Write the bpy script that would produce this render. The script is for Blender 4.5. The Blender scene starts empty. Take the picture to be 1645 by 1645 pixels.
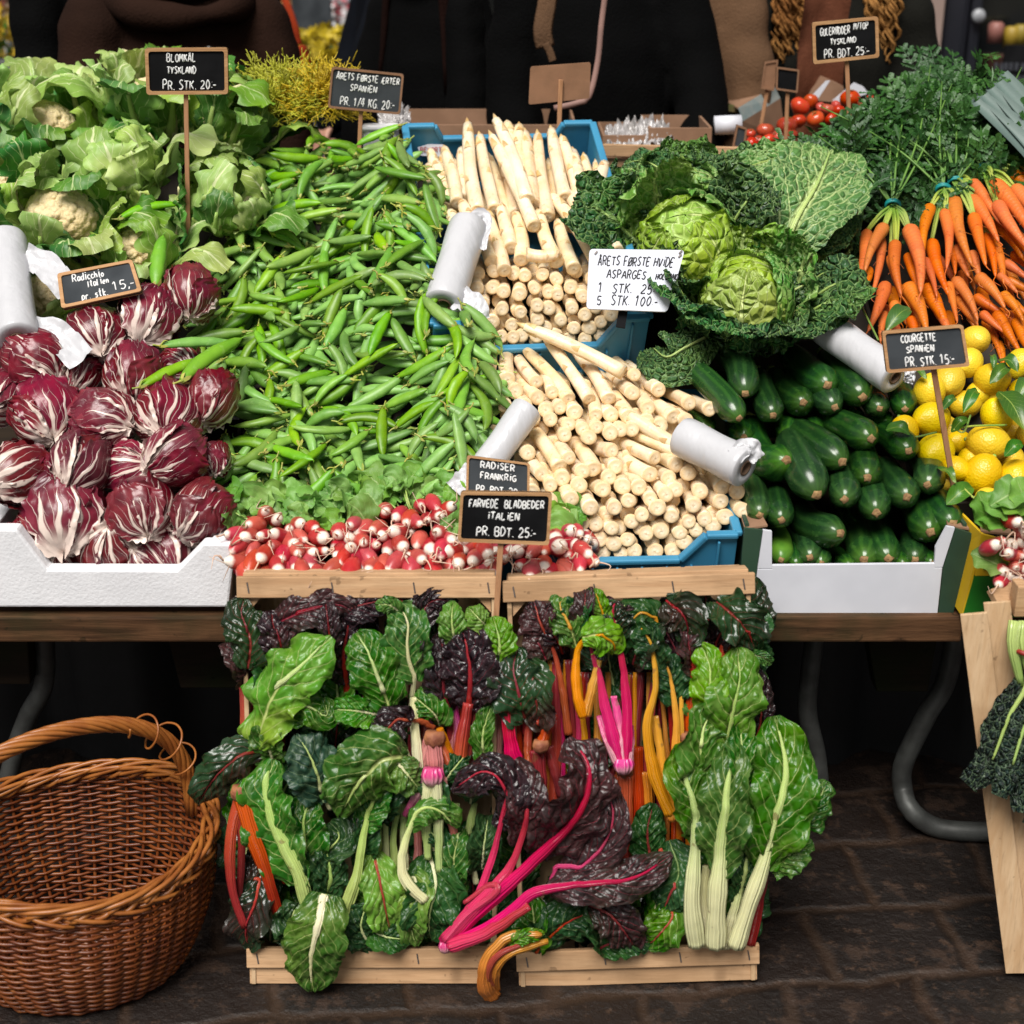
import bpy, math, random
import numpy as np
from mathutils import Vector, Matrix, noise
rnd = random.Random(7)
PI = math.pi
scene = bpy.context.scene
COL = scene.collection

# ------------------------------------------------------------------ camera
H, PITCH, F, CX = 1.56, math.radians(22.0), 2399.0, 822.5
cam = bpy.data.objects.new("camera", bpy.data.cameras.new("camera")); COL.objects.link(cam)
cam.location = (0, 0, H); cam.rotation_euler = (math.radians(90) - PITCH, 0, 0)
cam.data.sensor_width = 36; cam.data.lens = F / 1645 * 36; cam.data.clip_end = 400
cam.data.dof.use_dof = True; cam.data.dof.focus_distance = 2.55; cam.data.dof.aperture_fstop = 4.0
scene.camera = cam
# ------------------------------------------------------------------ light: overcast sky, soft high sun
SUN_EL, SUN_AZ = math.radians(58), math.radians(200)     # azimuth measured from +Y towards +X
w = bpy.data.worlds.new("World"); scene.world = w; w.use_nodes = True
nt = w.node_tree; bgn = nt.nodes["Background"]; sky = nt.nodes.new("ShaderNodeTexSky")
sky.sky_type = 'NISHITA'; sky.sun_disc = False; sky.sun_elevation = SUN_EL; sky.sun_rotation = SUN_AZ
sky.dust_density = 4.0; sky.air_density = 1.0; sky.ozone_density = 1.0
hs = nt.nodes.new("ShaderNodeHueSaturation"); hs.inputs['Saturation'].default_value = 0.25
nt.links.new(sky.outputs[0], hs.inputs['Color']); nt.links.new(hs.outputs[0], bgn.inputs[0]); bgn.inputs[1].default_value = 0.043
sun = bpy.data.objects.new("sun", bpy.data.lights.new("sun", 'SUN')); COL.objects.link(sun)
sun.data.energy = 3.3; sun.data.angle = math.radians(32); sun.data.color = (1, .965, .91)
sd = Vector((math.sin(SUN_AZ) * math.cos(SUN_EL), math.cos(SUN_AZ) * math.cos(SUN_EL), math.sin(SUN_EL)))
sun.rotation_euler = sd.to_track_quat('Z', 'Y').to_euler()
scene.view_settings.view_transform = 'Standard'; scene.view_settings.look = 'None'
scene.view_settings.exposure = 0.55; scene.view_settings.gamma = 1
scene.render.engine = 'CYCLES'
scene.cycles.max_bounces = 6; scene.cycles.transparent_max_bounces = 6; scene.cycles.use_denoising = True

# ------------------------------------------------------------------ picking points of the real surfaces
E_R = np.array([1., 0, 0]); E_F = np.array([0, math.cos(PITCH), -math.sin(PITCH)]); E_U = np.array([0, math.sin(PITCH), math.cos(PITCH)])
C0 = np.array([0, 0, H])
TH = math.radians(27.0)                                   # slope of the stepped display
DO = np.array([0, 2.15, 0.60]); E_S = np.array([0, math.cos(TH), math.sin(TH)]); E_N = np.array([0, -math.sin(TH), math.cos(TH)])
def ray(u, v): return E_F + (u - CX) / F * E_R - (v - CX) / F * E_U
def P(u, v, h=0.0):                                       # point of the sloping display, h above it
    d = ray(u, v); q = DO + h * E_N; t = np.dot(q - C0, E_N) / np.dot(d, E_N); return C0 + t * d
def T(u, v, Y):                                           # point of an upright plane at depth Y
    d = ray(u, v); return C0 + d * (Y / d[1])
def G(u, v, z=0.0):
    d = ray(u, v); return C0 + d * ((z - H) / d[2])
def DS(x, s, h=0.0): return DO + x * E_R + s * E_S + h * E_N
def pscale(p): return F / np.dot(np.asarray(p) - C0, E_F)  # picture pixels per metre at a point
def far_on_ray(p, u, v, L):
    d = ray(u, v); d = d / np.linalg.norm(d); m = C0 - p
    b = np.dot(m, d); c = np.dot(m, m) - L * L; D = b * b - c
    if D < 0: t = -b
    else: t = -b + math.sqrt(D)
    return C0 + t * d

# ------------------------------------------------------------------ mesh builder
def unit(v): v = np.asarray(v, float); return v / (np.linalg.norm(v) + 1e-12)
def spline(pts, n):
    pts = np.asarray(pts, float); m = len(pts)
    if m == 2: return pts[0] + np.linspace(0, 1, n)[:, None] * (pts[1] - pts[0])
    ext = np.vstack([2 * pts[0] - pts[1], pts, 2 * pts[-1] - pts[-2]])
    dl = np.linalg.norm(np.diff(pts, axis=0), axis=1); cum = np.concatenate([[0], np.cumsum(dl)])
    out = []
    for s in np.linspace(0, cum[-1], n):
        i = min(max(np.searchsorted(cum, s, side='right') - 1, 0), m - 2); t = (s - cum[i]) / max(dl[i], 1e-9)
        a, b, c, d = ext[i:i + 4]
        out.append(.5 * (2 * b + (c - a) * t + (2 * a - 5 * b + 4 * c - d) * t * t + (3 * b - a - 3 * c + d) * t ** 3))
    return np.array(out)
def frames(path, ref=None):
    path = np.asarray(path, float); Tn = np.gradient(path, axis=0); Tn /= (np.linalg.norm(Tn, axis=1)[:, None] + 1e-12)
    r = np.array([0, 0, 1.]) if ref is None else np.asarray(ref, float)
    if abs(np.dot(unit(r), Tn[0])) > .95: r = np.array([1., 0, 0]) if abs(Tn[0][0]) < .9 else np.array([0, 1., 0])
    A = []; a = unit(r - np.dot(r, Tn[0]) * Tn[0])
    for t in Tn:
        a = unit(a - np.dot(a, t) * t); A.append(a)
    A = np.array(A); return Tn, A, np.cross(Tn, A)
class MB:
    def __init__(s): s.V = []; s.F = []; s.U = []; s.M = []; s.n = 0
    def add(s, V, Fc, U=None, mat=0):
        V = np.asarray(V, float); o = s.n; s.V.append(V); s.n += len(V)
        s.U.append(np.asarray(U, float) if U is not None else np.zeros((len(V), 2)))
        for f in Fc: s.F.append(tuple(i + o for i in f))
        s.M += [mat] * len(Fc); return s
    def grid(s, Pt, U=None, mat=0, wrap=False, flip=False):
        a, b = Pt.shape[:2]; f = []
        for i in range(a - 1):
            for j in range(b if wrap else b - 1):
                k = (j + 1) % b; q = (i * b + j, i * b + k, (i + 1) * b + k, (i + 1) * b + j)
                f.append(q[::-1] if flip else q)
        if U is None:
            U = np.stack(np.meshgrid(np.linspace(0, 1, b), np.linspace(0, 1, a)), -1)
        return s.add(Pt.reshape(-1, 3), f, U.reshape(-1, 2), mat)
    def tube(s, path, rad, n=8, cap=True, mat=0, sq=1.0, ref=None, capmat=None, prof=None):
        path = np.asarray(path, float); m = len(path); rad = np.broadcast_to(np.asarray(rad, float), (m,))
        _, A, B = frames(path, ref); th = np.linspace(0, 2 * PI, n, endpoint=False)
        pr = np.ones(n) if prof is None else prof(th)
        Pt = path[:, None] + rad[:, None, None] * (A[:, None] * (np.cos(th) * pr)[None, :, None] * sq + B[:, None] * (np.sin(th) * pr)[None, :, None])
        U = np.stack(np.broadcast_arrays((th / 2 / PI)[None, :], np.linspace(0, 1, m)[:, None]), -1)
        o = s.n; s.grid(Pt, U, mat, wrap=True)
        if cap:
            s.F.append(tuple(o + i for i in range(n))[::-1]); s.F.append(tuple(o + (m - 1) * n + i for i in range(n)))
            s.M += [mat if capmat is None else capmat] * 2
        return s
    def box(s, c, size, R=None, mat=0):
        c = np.asarray(c, float); h = np.asarray(size, float) / 2
        V = np.array([[x, y, z] for x in (-1, 1) for y in (-1, 1) for z in (-1, 1)]) * h
        if R is not None: V = V @ np.asarray(R, float).T
        return s.add(V + c, [(0, 1, 3, 2), (4, 6, 7, 5), (0, 4, 5, 1), (2, 3, 7, 6), (0, 2, 6, 4), (1, 5, 7, 3)], None, mat)
    def prism(s, poly, d, mat=0):                         # polygon of 3D points extruded along d
        poly = np.asarray(poly, float); n = len(poly); d = np.asarray(d, float)
        V = np.vstack([poly, poly + d])
        f = [tuple(range(n)), tuple(range(2 * n - 1, n - 1, -1))] + [(i, i + n, (i + 1) % n + n, (i + 1) % n) for i in range(n)]
        return s.add(V, f, None, mat)
    def bar(s, a, b, wid, thk, up, mat=0):
        a = np.asarray(a, float); b = np.asarray(b, float); t = unit(b - a); x = unit(np.cross(up, t)); y = np.cross(t, x)
        return s.box((a + b) / 2, (np.linalg.norm(b - a), wid, thk), np.stack([t, x, y], 1), mat)
    def mesh(s, name, mats, smooth=True, org=(0, 0, 0)):
        V = np.vstack(s.V) - np.asarray(org, float); me = bpy.data.meshes.new(name)
        me.from_pydata(V.tolist(), [], s.F)
        uv = me.uv_layers.new(name="uv"); U = np.vstack(s.U)
        li = np.zeros(len(me.loops), dtype=np.int32); me.loops.foreach_get("vertex_index", li)
        uv.data.foreach_set("uv", U[li].astype(np.float32).ravel())
        for m in (mats if isinstance(mats, (list, tuple)) else [mats]): me.materials.append(m)
        me.polygons.foreach_set("material_index", np.array(s.M, dtype=np.int32))
        me.polygons.foreach_set("use_smooth", np.full(len(s.F), bool(smooth)))
        me.update(); return me
    def build(s, name, mats, parent=None, smooth=True, org=None, bevel=0, angle=None):
        if parent is not None: org = np.array(parent.location)
        elif org is None:
            V = np.vstack(s.V); org = np.array([(V[:, 0].min() + V[:, 0].max()) / 2, (V[:, 1].min() + V[:, 1].max()) / 2, V[:, 2].min()])
        if parent is not None and parent.parent is not None: org = org + np.array(parent.parent.location)
        ob = bpy.data.objects.new(name, s.mesh(name, mats, smooth, org)); COL.objects.link(ob)
        if parent is not None: ob.parent = parent
        else: ob.location = org
        if bevel:
            b = ob.modifiers.new("bevel", 'BEVEL'); b.width = bevel; b.segments = 2; b.limit_method = 'ANGLE'; b.angle_limit = .6
        return ob
def tag(o, label=None, cat=None, group=None, kind=None):
    if label: o['label'] = label
    if cat: o['category'] = cat
    if group: o['group'] = group
    if kind: o['kind'] = kind
    return o
def thing(name, label, cat, loc, group=None):
    o = bpy.data.objects.new(name, None); COL.objects.link(o); o.location = tuple(float(x) for x in loc); o.empty_display_size = .05
    return tag(o, label, cat, group)
def copy_tree(o, parent=None):
    c = o.copy(); COL.objects.link(c)
    if parent is not None: c.parent = parent
    for ch in o.children: copy_tree(ch, c)
    return c
def basis(org, x=None, y=None, z=None, s=1.0):            # matrix from two axes
    if z is not None and x is not None: z = unit(z); y = unit(np.cross(z, x)); x = np.cross(y, z)
    elif z is not None and y is not None: z = unit(z); x = unit(np.cross(y, z)); y = np.cross(z, x)
    elif x is not None and y is not None: x = unit(x); z = unit(np.cross(x, y)); y = np.cross(z, x)
    M = np.eye(4); M[:3, 0] = x * s; M[:3, 1] = y * s; M[:3, 2] = z * s; M[:3, 3] = org
    return Matrix(M.tolist())
ORD = ["first", "second", "third", "fourth", "fifth", "sixth", "seventh", "eighth", "ninth", "tenth", "eleventh", "twelfth", "thirteenth", "fourteenth", "fifteenth"]
def nz(p, f=1.0, o=0.0): return noise.noise(Vector((p[0] * f + o, p[1] * f + o * .7, p[2] * f - o)))
def sstep(a, b, x):
    t = np.clip((np.asarray(x, float) - a) / (b - a), 0, 1); return t * t * (3 - 2 * t)
# ------------------------------------------------------------------ materials
class NT:
    def __init__(s, name):
        s.m = bpy.data.materials.new(name); s.m.use_nodes = True; s.t = s.m.node_tree; s.b = s.t.nodes["Principled BSDF"]; s.out = s.t.nodes["Material Output"]
    def n(s, typ, **k):
        nd = s.t.nodes.new("ShaderNode" + typ)
        for a, b in k.items(): setattr(nd, a, b)
        return nd
    def l(s, a, b): s.t.links.new(a, b)
    def inp(s, sock, v):
        if isinstance(v, (int, float)): sock.default_value = v
        elif isinstance(v, tuple): sock.default_value = v + (1,) if len(v) == 3 and sock.type == 'RGBA' else v
        else: s.l(v, sock)
    def math(s, op, a, b=0.0, c=None, clamp=False):
        nd = s.n("Math", operation=op, use_clamp=clamp); s.inp(nd.inputs[0], a); s.inp(nd.inputs[1], b)
        if c is not None: s.inp(nd.inputs[2], c)
        return nd.outputs[0]
    def mix(s, f, a, b, typ='MIX'):
        nd = s.n("Mix", data_type='RGBA', blend_type=typ); s.inp(nd.inputs[0], f); s.inp(nd.inputs[6], a); s.inp(nd.inputs[7], b); return nd.outputs[2]
    def ss(s, a, b, x):
        nd = s.n("MapRange", interpolation_type='SMOOTHSTEP'); s.inp(nd.inputs[0], x); s.inp(nd.inputs[1], a); s.inp(nd.inputs[2], b); nd.inputs[3].default_value = 0; nd.inputs[4].default_value = 1
        return nd.outputs[0]
    def noise(s, scale, vec=None, detail=3, rough=.5, dist=0):
        nd = s.n("TexNoise"); nd.inputs['Scale'].default_value = scale; nd.inputs['Detail'].default_value = detail; nd.inputs['Roughness'].default_value = rough; nd.inputs['Distortion'].default_value = dist
        s.l(vec if vec is not None else s.obj(), nd.inputs['Vector']); return nd.outputs['Fac']
    def obj(s):
        if not hasattr(s, '_tc'): s._tc = s.n("TexCoord")
        return s._tc.outputs['Object']
    def uv(s):
        if not hasattr(s, '_uv'):
            nd = s.n("UVMap", uv_map="uv"); sp = s.n("SeparateXYZ"); s.l(nd.outputs[0], sp.inputs[0]); s._uvv = nd.outputs[0]; s._uv = (sp.outputs[0], sp.outputs[1])
        return s._uv
    def rand(s):
        if not hasattr(s, '_oi'): s._oi = s.n("ObjectInfo")
        return s._oi.outputs['Random']
    def bump(s, h, strength=.3, dist=.01):
        nd = s.n("Bump"); nd.inputs['Strength'].default_value = strength; nd.inputs['Distance'].default_value = dist; s.l(h, nd.inputs['Height']); s.l(nd.outputs[0], s.b.inputs['Normal']); return nd
    def hsv(s, col, h=.5, sat=1.0, val=1.0):
        nd = s.n("HueSaturation"); s.inp(nd.inputs['Hue'], h); s.inp(nd.inputs['Saturation'], sat); s.inp(nd.inputs['Value'], val); s.inp(nd.inputs['Color'], col); return nd.outputs[0]
    def vary(s, col, dh=.02, dv=.25, ds=.1):              # per-object natural variation
        r = s.rand(); r2 = s.math('FRACT', s.math('MULTIPLY', r, 17.31)); r3 = s.math('FRACT', s.math('MULTIPLY', r, 53.7))
        return s.hsv(col, s.math('MULTIPLY_ADD', r2, dh * 2, .5 - dh), s.math('MULTIPLY_ADD', r3, ds * 2, 1 - ds), s.math('MULTIPLY_ADD', r, dv * 2, 1 - dv))
    def done(s, col, rough=.5, spec=.5, sss=0, sssc=None, metal=0, coat=0, trans=0, transcol=None):
        s.inp(s.b.inputs['Base Color'], col); s.inp(s.b.inputs['Roughness'], rough); s.b.inputs['Specular IOR Level'].default_value = spec; s.b.inputs['Metallic'].default_value = metal
        if coat: s.b.inputs['Coat Weight'].default_value = coat; s.b.inputs['Coat Roughness'].default_value = .15
        if sss: s.b.inputs['Subsurface Weight'].default_value = sss; s.b.inputs['Subsurface Radius'].default_value = sssc or (.01, .008, .005); s.b.inputs['Subsurface Scale'].default_value = 1.0
        if trans:
            tr = s.n("BsdfTranslucent"); s.inp(tr.inputs[0], transcol if transcol is not None else col); mx = s.n("MixShader"); mx.inputs[0].default_value = trans
            s.l(s.b.outputs[0], mx.inputs[1]); s.l(tr.outputs[0], mx.inputs[2]); s.l(mx.outputs[0], s.out.inputs[0])
        return s.m
def plain(name, c1, c2=None, scale=8, rough=.5, bump=0, spec=.5, bscale=None, vary=0, metal=0, coat=0, detail=4):
    t = NT(name); f = t.noise(scale, detail=detail); col = t.mix(t.ss(.35, .65, f), c1, c2 or tuple(x * .75 for x in c1))
    if vary: col = t.vary(col, .01, vary, .08)
    if bump: t.bump(t.noise(bscale or scale * 4), bump, .004)
    return t.done(col, rough, spec, metal=metal, coat=coat)
def wood(name, c1, c2, axis=0, scale=1.0, rough=.65, knots=True, dirt=None):
    t = NT(name); mp = t.n("Mapping"); sc = [14 * scale] * 3; sc[axis] = 1.1 * scale; mp.inputs['Scale'].default_value = sc
    oi = t.n("ObjectInfo"); ad = t.n("VectorMath", operation='ADD'); t.l(t.obj(), ad.inputs[0]); t.l(oi.outputs['Random'], ad.inputs[1]); t.l(ad.outputs[0], mp.inputs[0])
    g = t.noise(3.0, mp.outputs[0], 6, .65, .8); g2 = t.noise(14.0, mp.outputs[0], 3, .6)
    col = t.mix(t.ss(.3, .7, g), c1, c2); col = t.mix(t.math('MULTIPLY', t.ss(.5, .75, g2), .35), col, tuple(x * .45 for x in c2))
    if knots:
        k = t.ss(.72, .78, t.noise(9 * scale, None, 1)); col = t.mix(t.math('MULTIPLY', k, .6), col, tuple(x * .35 for x in c2))
    if dirt: col = t.mix(t.math('MULTIPLY', t.ss(.45, .7, t.noise(7, ad.outputs[0], 5)), .8), col, dirt); col = t.mix(t.math('MULTIPLY', t.ss(.66, .70, t.noise(42, ad.outputs[0], 3)), .55), col, tuple(x * .4 for x in dirt))
    t.bump(g2, .25, .003); return t.done(col, rough, .15)
def leafmat(name, cols, vein, nv=9, slope=.35, vw=.16, mid=.05, rough=.38, net=0, netmix=.55, neth=1.6, trans=.22, spec=.5, veinmix=.8, bump=.35, edge=None, vary=(.015, .22), spots=None, patch=None, sharp=.0):
    """blade colours, vein colour; u across the leaf (0..1, rib at .5), v along it"""
    t = NT(name); u, v = t.uv(); n1 = t.noise(16, None, 4); n2 = t.noise(60, None, 3)
    a = t.math('ABSOLUTE', t.math('MULTIPLY_ADD', u, 2.0, -1.0))
    ad = t.math('ADD', a, t.math('MULTIPLY_ADD', n2, .10, -.05))
    col = t.mix(t.ss(.3, .7, n1), cols[0], cols[1])
    if len(cols) > 2: col = t.mix(t.ss(.5, .7, t.noise(7, None, 2)), col, cols[2])
    if edge: col = t.mix(t.math('MULTIPLY', t.ss(.55, .98, a), .85), col, edge)
    if patch: col = t.mix(t.math('MULTIPLY', t.ss(.55, .68, t.noise(5, None, 3)), .8), col, patch)
    col = t.vary(col, vary[0], vary[1], .1)
    w_ = t.math('MULTIPLY_ADD', v, -mid * .8, mid)
    m1 = t.math('SUBTRACT', 1.0, t.ss(w_, t.math('MULTIPLY', w_, 2.0), a), clamp=True)
    s_ = t.math('MULTIPLY', t.math('ADD', t.math('SUBTRACT', v, t.math('MULTIPLY', ad, slope)), t.math('MULTIPLY_ADD', n1, .08, -.04)), float(nv))
    fr = t.math('ABSOLUTE', t.math('MULTIPLY_ADD', t.math('FRACT', s_), 2.0, -1.0))
    vw2 = t.math('MULTIPLY', t.math('MULTIPLY_ADD', a, -.75, 1.0), vw)
    m2 = t.math('SUBTRACT', 1.0, t.ss(t.math('MULTIPLY', vw2, .35), vw2, fr), clamp=True)
    vm = t.math('MAXIMUM', m1, t.math('MULTIPLY', m2, .75))
    hh = t.math('MULTIPLY', n2, .5)
    if net:
        vo = t.n("TexVoronoi", feature='DISTANCE_TO_EDGE'); vo.inputs['Scale'].default_value = net; wv = t.n("VectorMath", operation='ADD')
        nn = t.n("TexNoise"); nn.inputs['Scale'].default_value = net * .6; t.l(t.obj(), nn.inputs['Vector']); sc = t.n("VectorMath", operation='SCALE'); t.l(nn.outputs['Color'], sc.inputs[0]); sc.inputs['Scale'].default_value = 1.0 / net
        t.l(t.obj(), wv.inputs[0]); t.l(sc.outputs[0], wv.inputs[1]); t.l(wv.outputs[0], vo.inputs['Vector'])
        d = vo.outputs['Distance']; m3 = t.math('SUBTRACT', 1.0, t.ss(.02, .13, d), clamp=True)
        vm = t.math('MAXIMUM', vm, t.math('MULTIPLY', m3, netmix)); hh = t.math('ADD', hh, t.math('MULTIPLY', t.ss(0, .35, d), neth))
    col = t.mix(t.math('MULTIPLY', vm, veinmix), col, vein)
    if spots: col = t.mix(t.math('MULTIPLY', t.ss(.62, .7, t.noise(30, None, 2)), .7), col, spots)
    t.bump(t.math('SUBTRACT', hh, t.math('MULTIPLY', vm, .6)), bump, .006)
    return t.done(col, rough, spec, trans=trans)
M = {}
M['chard_green'] = leafmat('chard_leaf_green', [(.034, .150, .007), (.013, .085, .006), (.080, .215, .009)], (.55, .62, .22), 8, .30, .13, .05, rough=.29, spec=.42, bump=.5, net=46, netmix=.10, neth=.45)
M['chard_light'] = leafmat('chard_leaf_light', [(.10, .275, .009), (.050, .185, .007), (.21, .33, .013)], (.55, .6, .22), 7, .30, .13, .05, rough=.31, spec=.40, bump=.5, net=40, netmix=.12, neth=.45)
M['chard_deep'] = leafmat('chard_leaf_deep', [(.018, .080, .018), (.009, .044, .012), (.032, .115, .02)], (.25, .36, .12), 8, .30, .12, .04, rough=.30, spec=.35, bump=.6, net=52, netmix=.06, neth=.6)
M['chard_blue'] = leafmat('chard_leaf_blue', [(.030, .085, .045), (.018, .055, .030)], (.30, .42, .20), 7, .32, .10, .04, rough=.42, bump=.45, net=45, netmix=.10, neth=.8)
M['chard_purple'] = leafmat('chard_leaf_purple', [(.022, .012, .014), (.010, .008, .010), (.03, .02, .016)], (.16, .015, .03), 8, .32, .11, .05, rough=.27, trans=.06, bump=.7, net=50, netmix=.05, neth=1.0)
M['chard_plum'] = leafmat('chard_leaf_plum', [(.040, .019, .018), (.018, .011, .011), (.026, .030, .014)], (.26, .02, .04), 9, .34, .13, .05, rough=.36, trans=.06, bump=.6, net=60, netmix=.07, neth=.5)
M['chard_redgreen'] = leafmat('chard_leaf_redgreen', [(.016, .045, .014), (.010, .022, .010), (.03, .014, .012)], (.22, .02, .02), 8, .30, .10, .05, rough=.25, trans=.1, bump=.6)
M['kale'] = leafmat('kale_leaf', [(.010, .030, .022), (.006, .018, .015)], (.12, .19, .09), 10, .2, .1, .06, rough=.5, net=90, trans=.05, bump=1.0)
M['savoy_dark'] = leafmat('savoy_leaf_dark', [(.048, .150, .040), (.026, .095, .030), (.075, .20, .04)], (.34, .50, .13), 7, .55, .14, .05, rough=.42, net=75, trans=.1, bump=1.0, veinmix=.45)
M['savoy_mid'] = leafmat('savoy_leaf_mid', [(.15, .34, .050), (.085, .24, .042), (.25, .40, .06)], (.54, .66, .24), 6, .65, .16, .08, rough=.42, net=56, netmix=.38, neth=1.1, trans=.15, bump=.8)
M['savoy_heart'] = leafmat('savoy_heart', [(.36, .52, .060), (.25, .41, .05), (.46, .56, .08)], (.66, .74, .28), 6, .6, .16, .07, rough=.40, net=46, netmix=.32, neth=.9, trans=.18, bump=.9)
M['savoy_vein'] = leafmat('savoy_leaf_veined', [(.085, .235, .045), (.050, .165, .035), (.13, .29, .05)], (.52, .64, .26), 6, .62, .34, .10, rough=.42, net=48, netmix=.34, neth=1.1, trans=.15, bump=.8, veinmix=.95)
M['cauli_leaf'] = leafmat('cauliflower_leaf', [(.075, .215, .026), (.034, .135, .030), (.15, .31, .034)], (.56, .66, .30), 6, .5, .13, .08, rough=.48, trans=.2, bump=.35)
M['cauli_pale'] = leafmat('cauliflower_pale_leaf', [(.33, .49, .10), (.22, .39, .075), (.46, .57, .15)], (.74, .78, .44), 6, .5, .15, .12, rough=.45, trans=.25, bump=.3)
M['radish_leaf'] = leafmat('radish_leaf', [(.20, .40, .065), (.12, .29, .05), (.29, .46, .09)], (.38, .52, .19), 6, .5, .10, .05, rough=.5, trans=.3, bump=.3)
M['lemon_leaf'] = leafmat('lemon_leaf', [(.06, .18, .018), (.035, .12, .014), (.16, .26, .02)], (.30, .40, .08), 9, .3, .07, .04, rough=.3, trans=.2, bump=.2)
M['leek_leaf'] = leafmat('leek_leaf', [(.060, .105, .095), (.035, .070, .066)], (.12, .17, .15), 2, .0, .02, .0, rough=.5, trans=.05, bump=.1)
M['courgette_leaf'] = M['lemon_leaf']
def stalk(name, c1, c2, rough=.3, fl=26):
    t = NT(name); u, v = t.uv(); wv = t.math('SINE', t.math('MULTIPLY', u, 2 * PI * fl / 2)); n = t.noise(25, None, 3)
    col = t.mix(t.ss(.25, .75, v), c1, c2); col = t.mix(t.math('MULTIPLY', t.ss(.2, .9, wv), .28), col, tuple(min(1, x * 1.5 + .03) for x in c1))
    col = t.mix(t.math('MULTIPLY', t.ss(.55, .75, n), .35), col, tuple(x * .55 for x in c1)); col = t.vary(col, .008, .12, .05)
    col = t.mix(t.math('MULTIPLY', t.ss(.66, .72, t.noise(38, None, 3)), .6), col, (.16, .07, .03)); t.bump(t.math('ADD', wv, t.math('MULTIPLY', n, 1.5)), .4, .003); return t.done(col, rough, .5, sss=.12)
M['st_pale'] = stalk('stalk_pale', (.62, .60, .34), (.42, .56, .16))
M['st_green'] = stalk('stalk_green', (.45, .55, .17), (.35, .5, .13))
M['st_white'] = stalk('stalk_white', (.72, .66, .42), (.66, .62, .30))
M['st_red'] = stalk('stalk_red', (.42, .055, .012), (.28, .012, .014))
M['st_darkred'] = stalk('stalk_dark_red', (.24, .012, .012), (.14, .008, .014))
M['st_orange'] = stalk('stalk_orange', (.58, .16, .008), (.50, .20, .01))
M['st_yellow'] = stalk('stalk_amber', (.62, .23, .008), (.58, .28, .02))
M['st_magenta'] = stalk('stalk_magenta', (.56, .014, .105), (.36, .012, .030))
M['st_pink'] = stalk('stalk_pink', (.66, .30, .36), (.58, .03, .20))
M['st_rose'] = stalk('stalk_rose', (.48, .17, .16), (.40, .10, .08))
M['root'] = plain('chard_root', (.34, .13, .05), (.20, .06, .03), 40, .7, .5)
# peas
t = NT('pea_pod'); u, v = t.uv(); n = t.noise(45, None, 4)
c = t.mix(t.ss(.3, .7, n), (.178, .345, .042), (.118, .265, .030)); c = t.mix(t.math('MULTIPLY', t.ss(.62, .74, t.noise(90, None, 2)), .5), c, (.24, .40, .09)); c = t.vary(c, .016, .30, .15)
c = t.mix(t.math('MULTIPLY', t.ss(.70, .78, t.noise(22, None, 3)), .25), c, (.30, .33, .10)); t.bump(n, .12, .003); M['pea'] = t.done(c, .42, .45, sss=.1, sssc=(.006, .008, .002))
M['pea_cap'] = plain('pea_calyx', (.26, .36, .055), (.36, .34, .07), 60, .5, vary=.15)
# asparagus
t = NT('asparagus_body'); u, v = t.uv(); n = t.noise(30, None, 4); n2 = t.noise(110, None, 2)
c = t.mix(t.ss(.35, .7, n), (.85, .70, .49), (.77, .57, .33)); c = t.mix(t.math('MULTIPLY', t.ss(.58, .72, n2), .4), c, (.56, .32, .12)); c = t.vary(c, .008, .1, .12)
wv = t.math('SINE', t.math('MULTIPLY', u, 60.0)); t.bump(t.math('ADD', wv, n2), .06, .002); M['asp'] = t.done(c, .38, .45, sss=.2, sssc=(.012, .008, .004))
M['asp_tip'] = plain('asparagus_bract', (.70, .52, .28), (.56, .34, .13), 60, .42, .15, vary=.1)
t = NT('asparagus_cut'); u, v = t.uv(); rr = t.math('SINE', t.math('MULTIPLY', v, 16.0)); n = t.noise(120, None, 3)
c = t.mix(t.ss(.1, .95, v), (.85, .73, .54), (.75, .55, .31)); c = t.mix(t.math('MULTIPLY', t.ss(.52, .66, n), .5), c, (.62, .42, .2)); c = t.mix(t.math('MULTIPLY', t.ss(.5, 1, rr), .18), c, (.6, .42, .22)); t.bump(n, .3, .002); M['asp_cut'] = t.done(c, .6, .3)
# courgette
t = NT('courgette_skin'); u, v = t.uv(); n = t.noise(26, None, 3); n2 = t.noise(160, None, 2)
st = t.math('SINE', t.math('MULTIPLY', t.math('ADD', u, t.math('MULTIPLY', n, .06)), 2 * PI * 10))
c = t.mix(t.ss(-.4, 1, st), (.009, .040, .009), (.018, .068, .012)); c = t.mix(t.math('MULTIPLY', t.ss(.60, .70, n2), .35), c, (.05, .13, .025))
c = t.mix(t.ss(.735, .76, t.noise(24, None, 1)), c, (.38, .50, .05)); c = t.mix(t.math('MULTIPLY', t.ss(.90, 1.0, v), .4), c, (.07, .17, .02)); c = t.vary(c, .01, .3, .1); t.bump(t.math('ADD', st, n2), .05, .003); M['courgette'] = t.done(c, .24, .5)
M['courgette_light'] = plain('courgette_light_skin', (.09, .22, .02), (.05, .15, .015), 30, .3, .1)
M['scar'] = plain('courgette_scar', (.36, .22, .09), (.22, .12, .05), 120, .8, .6)
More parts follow.
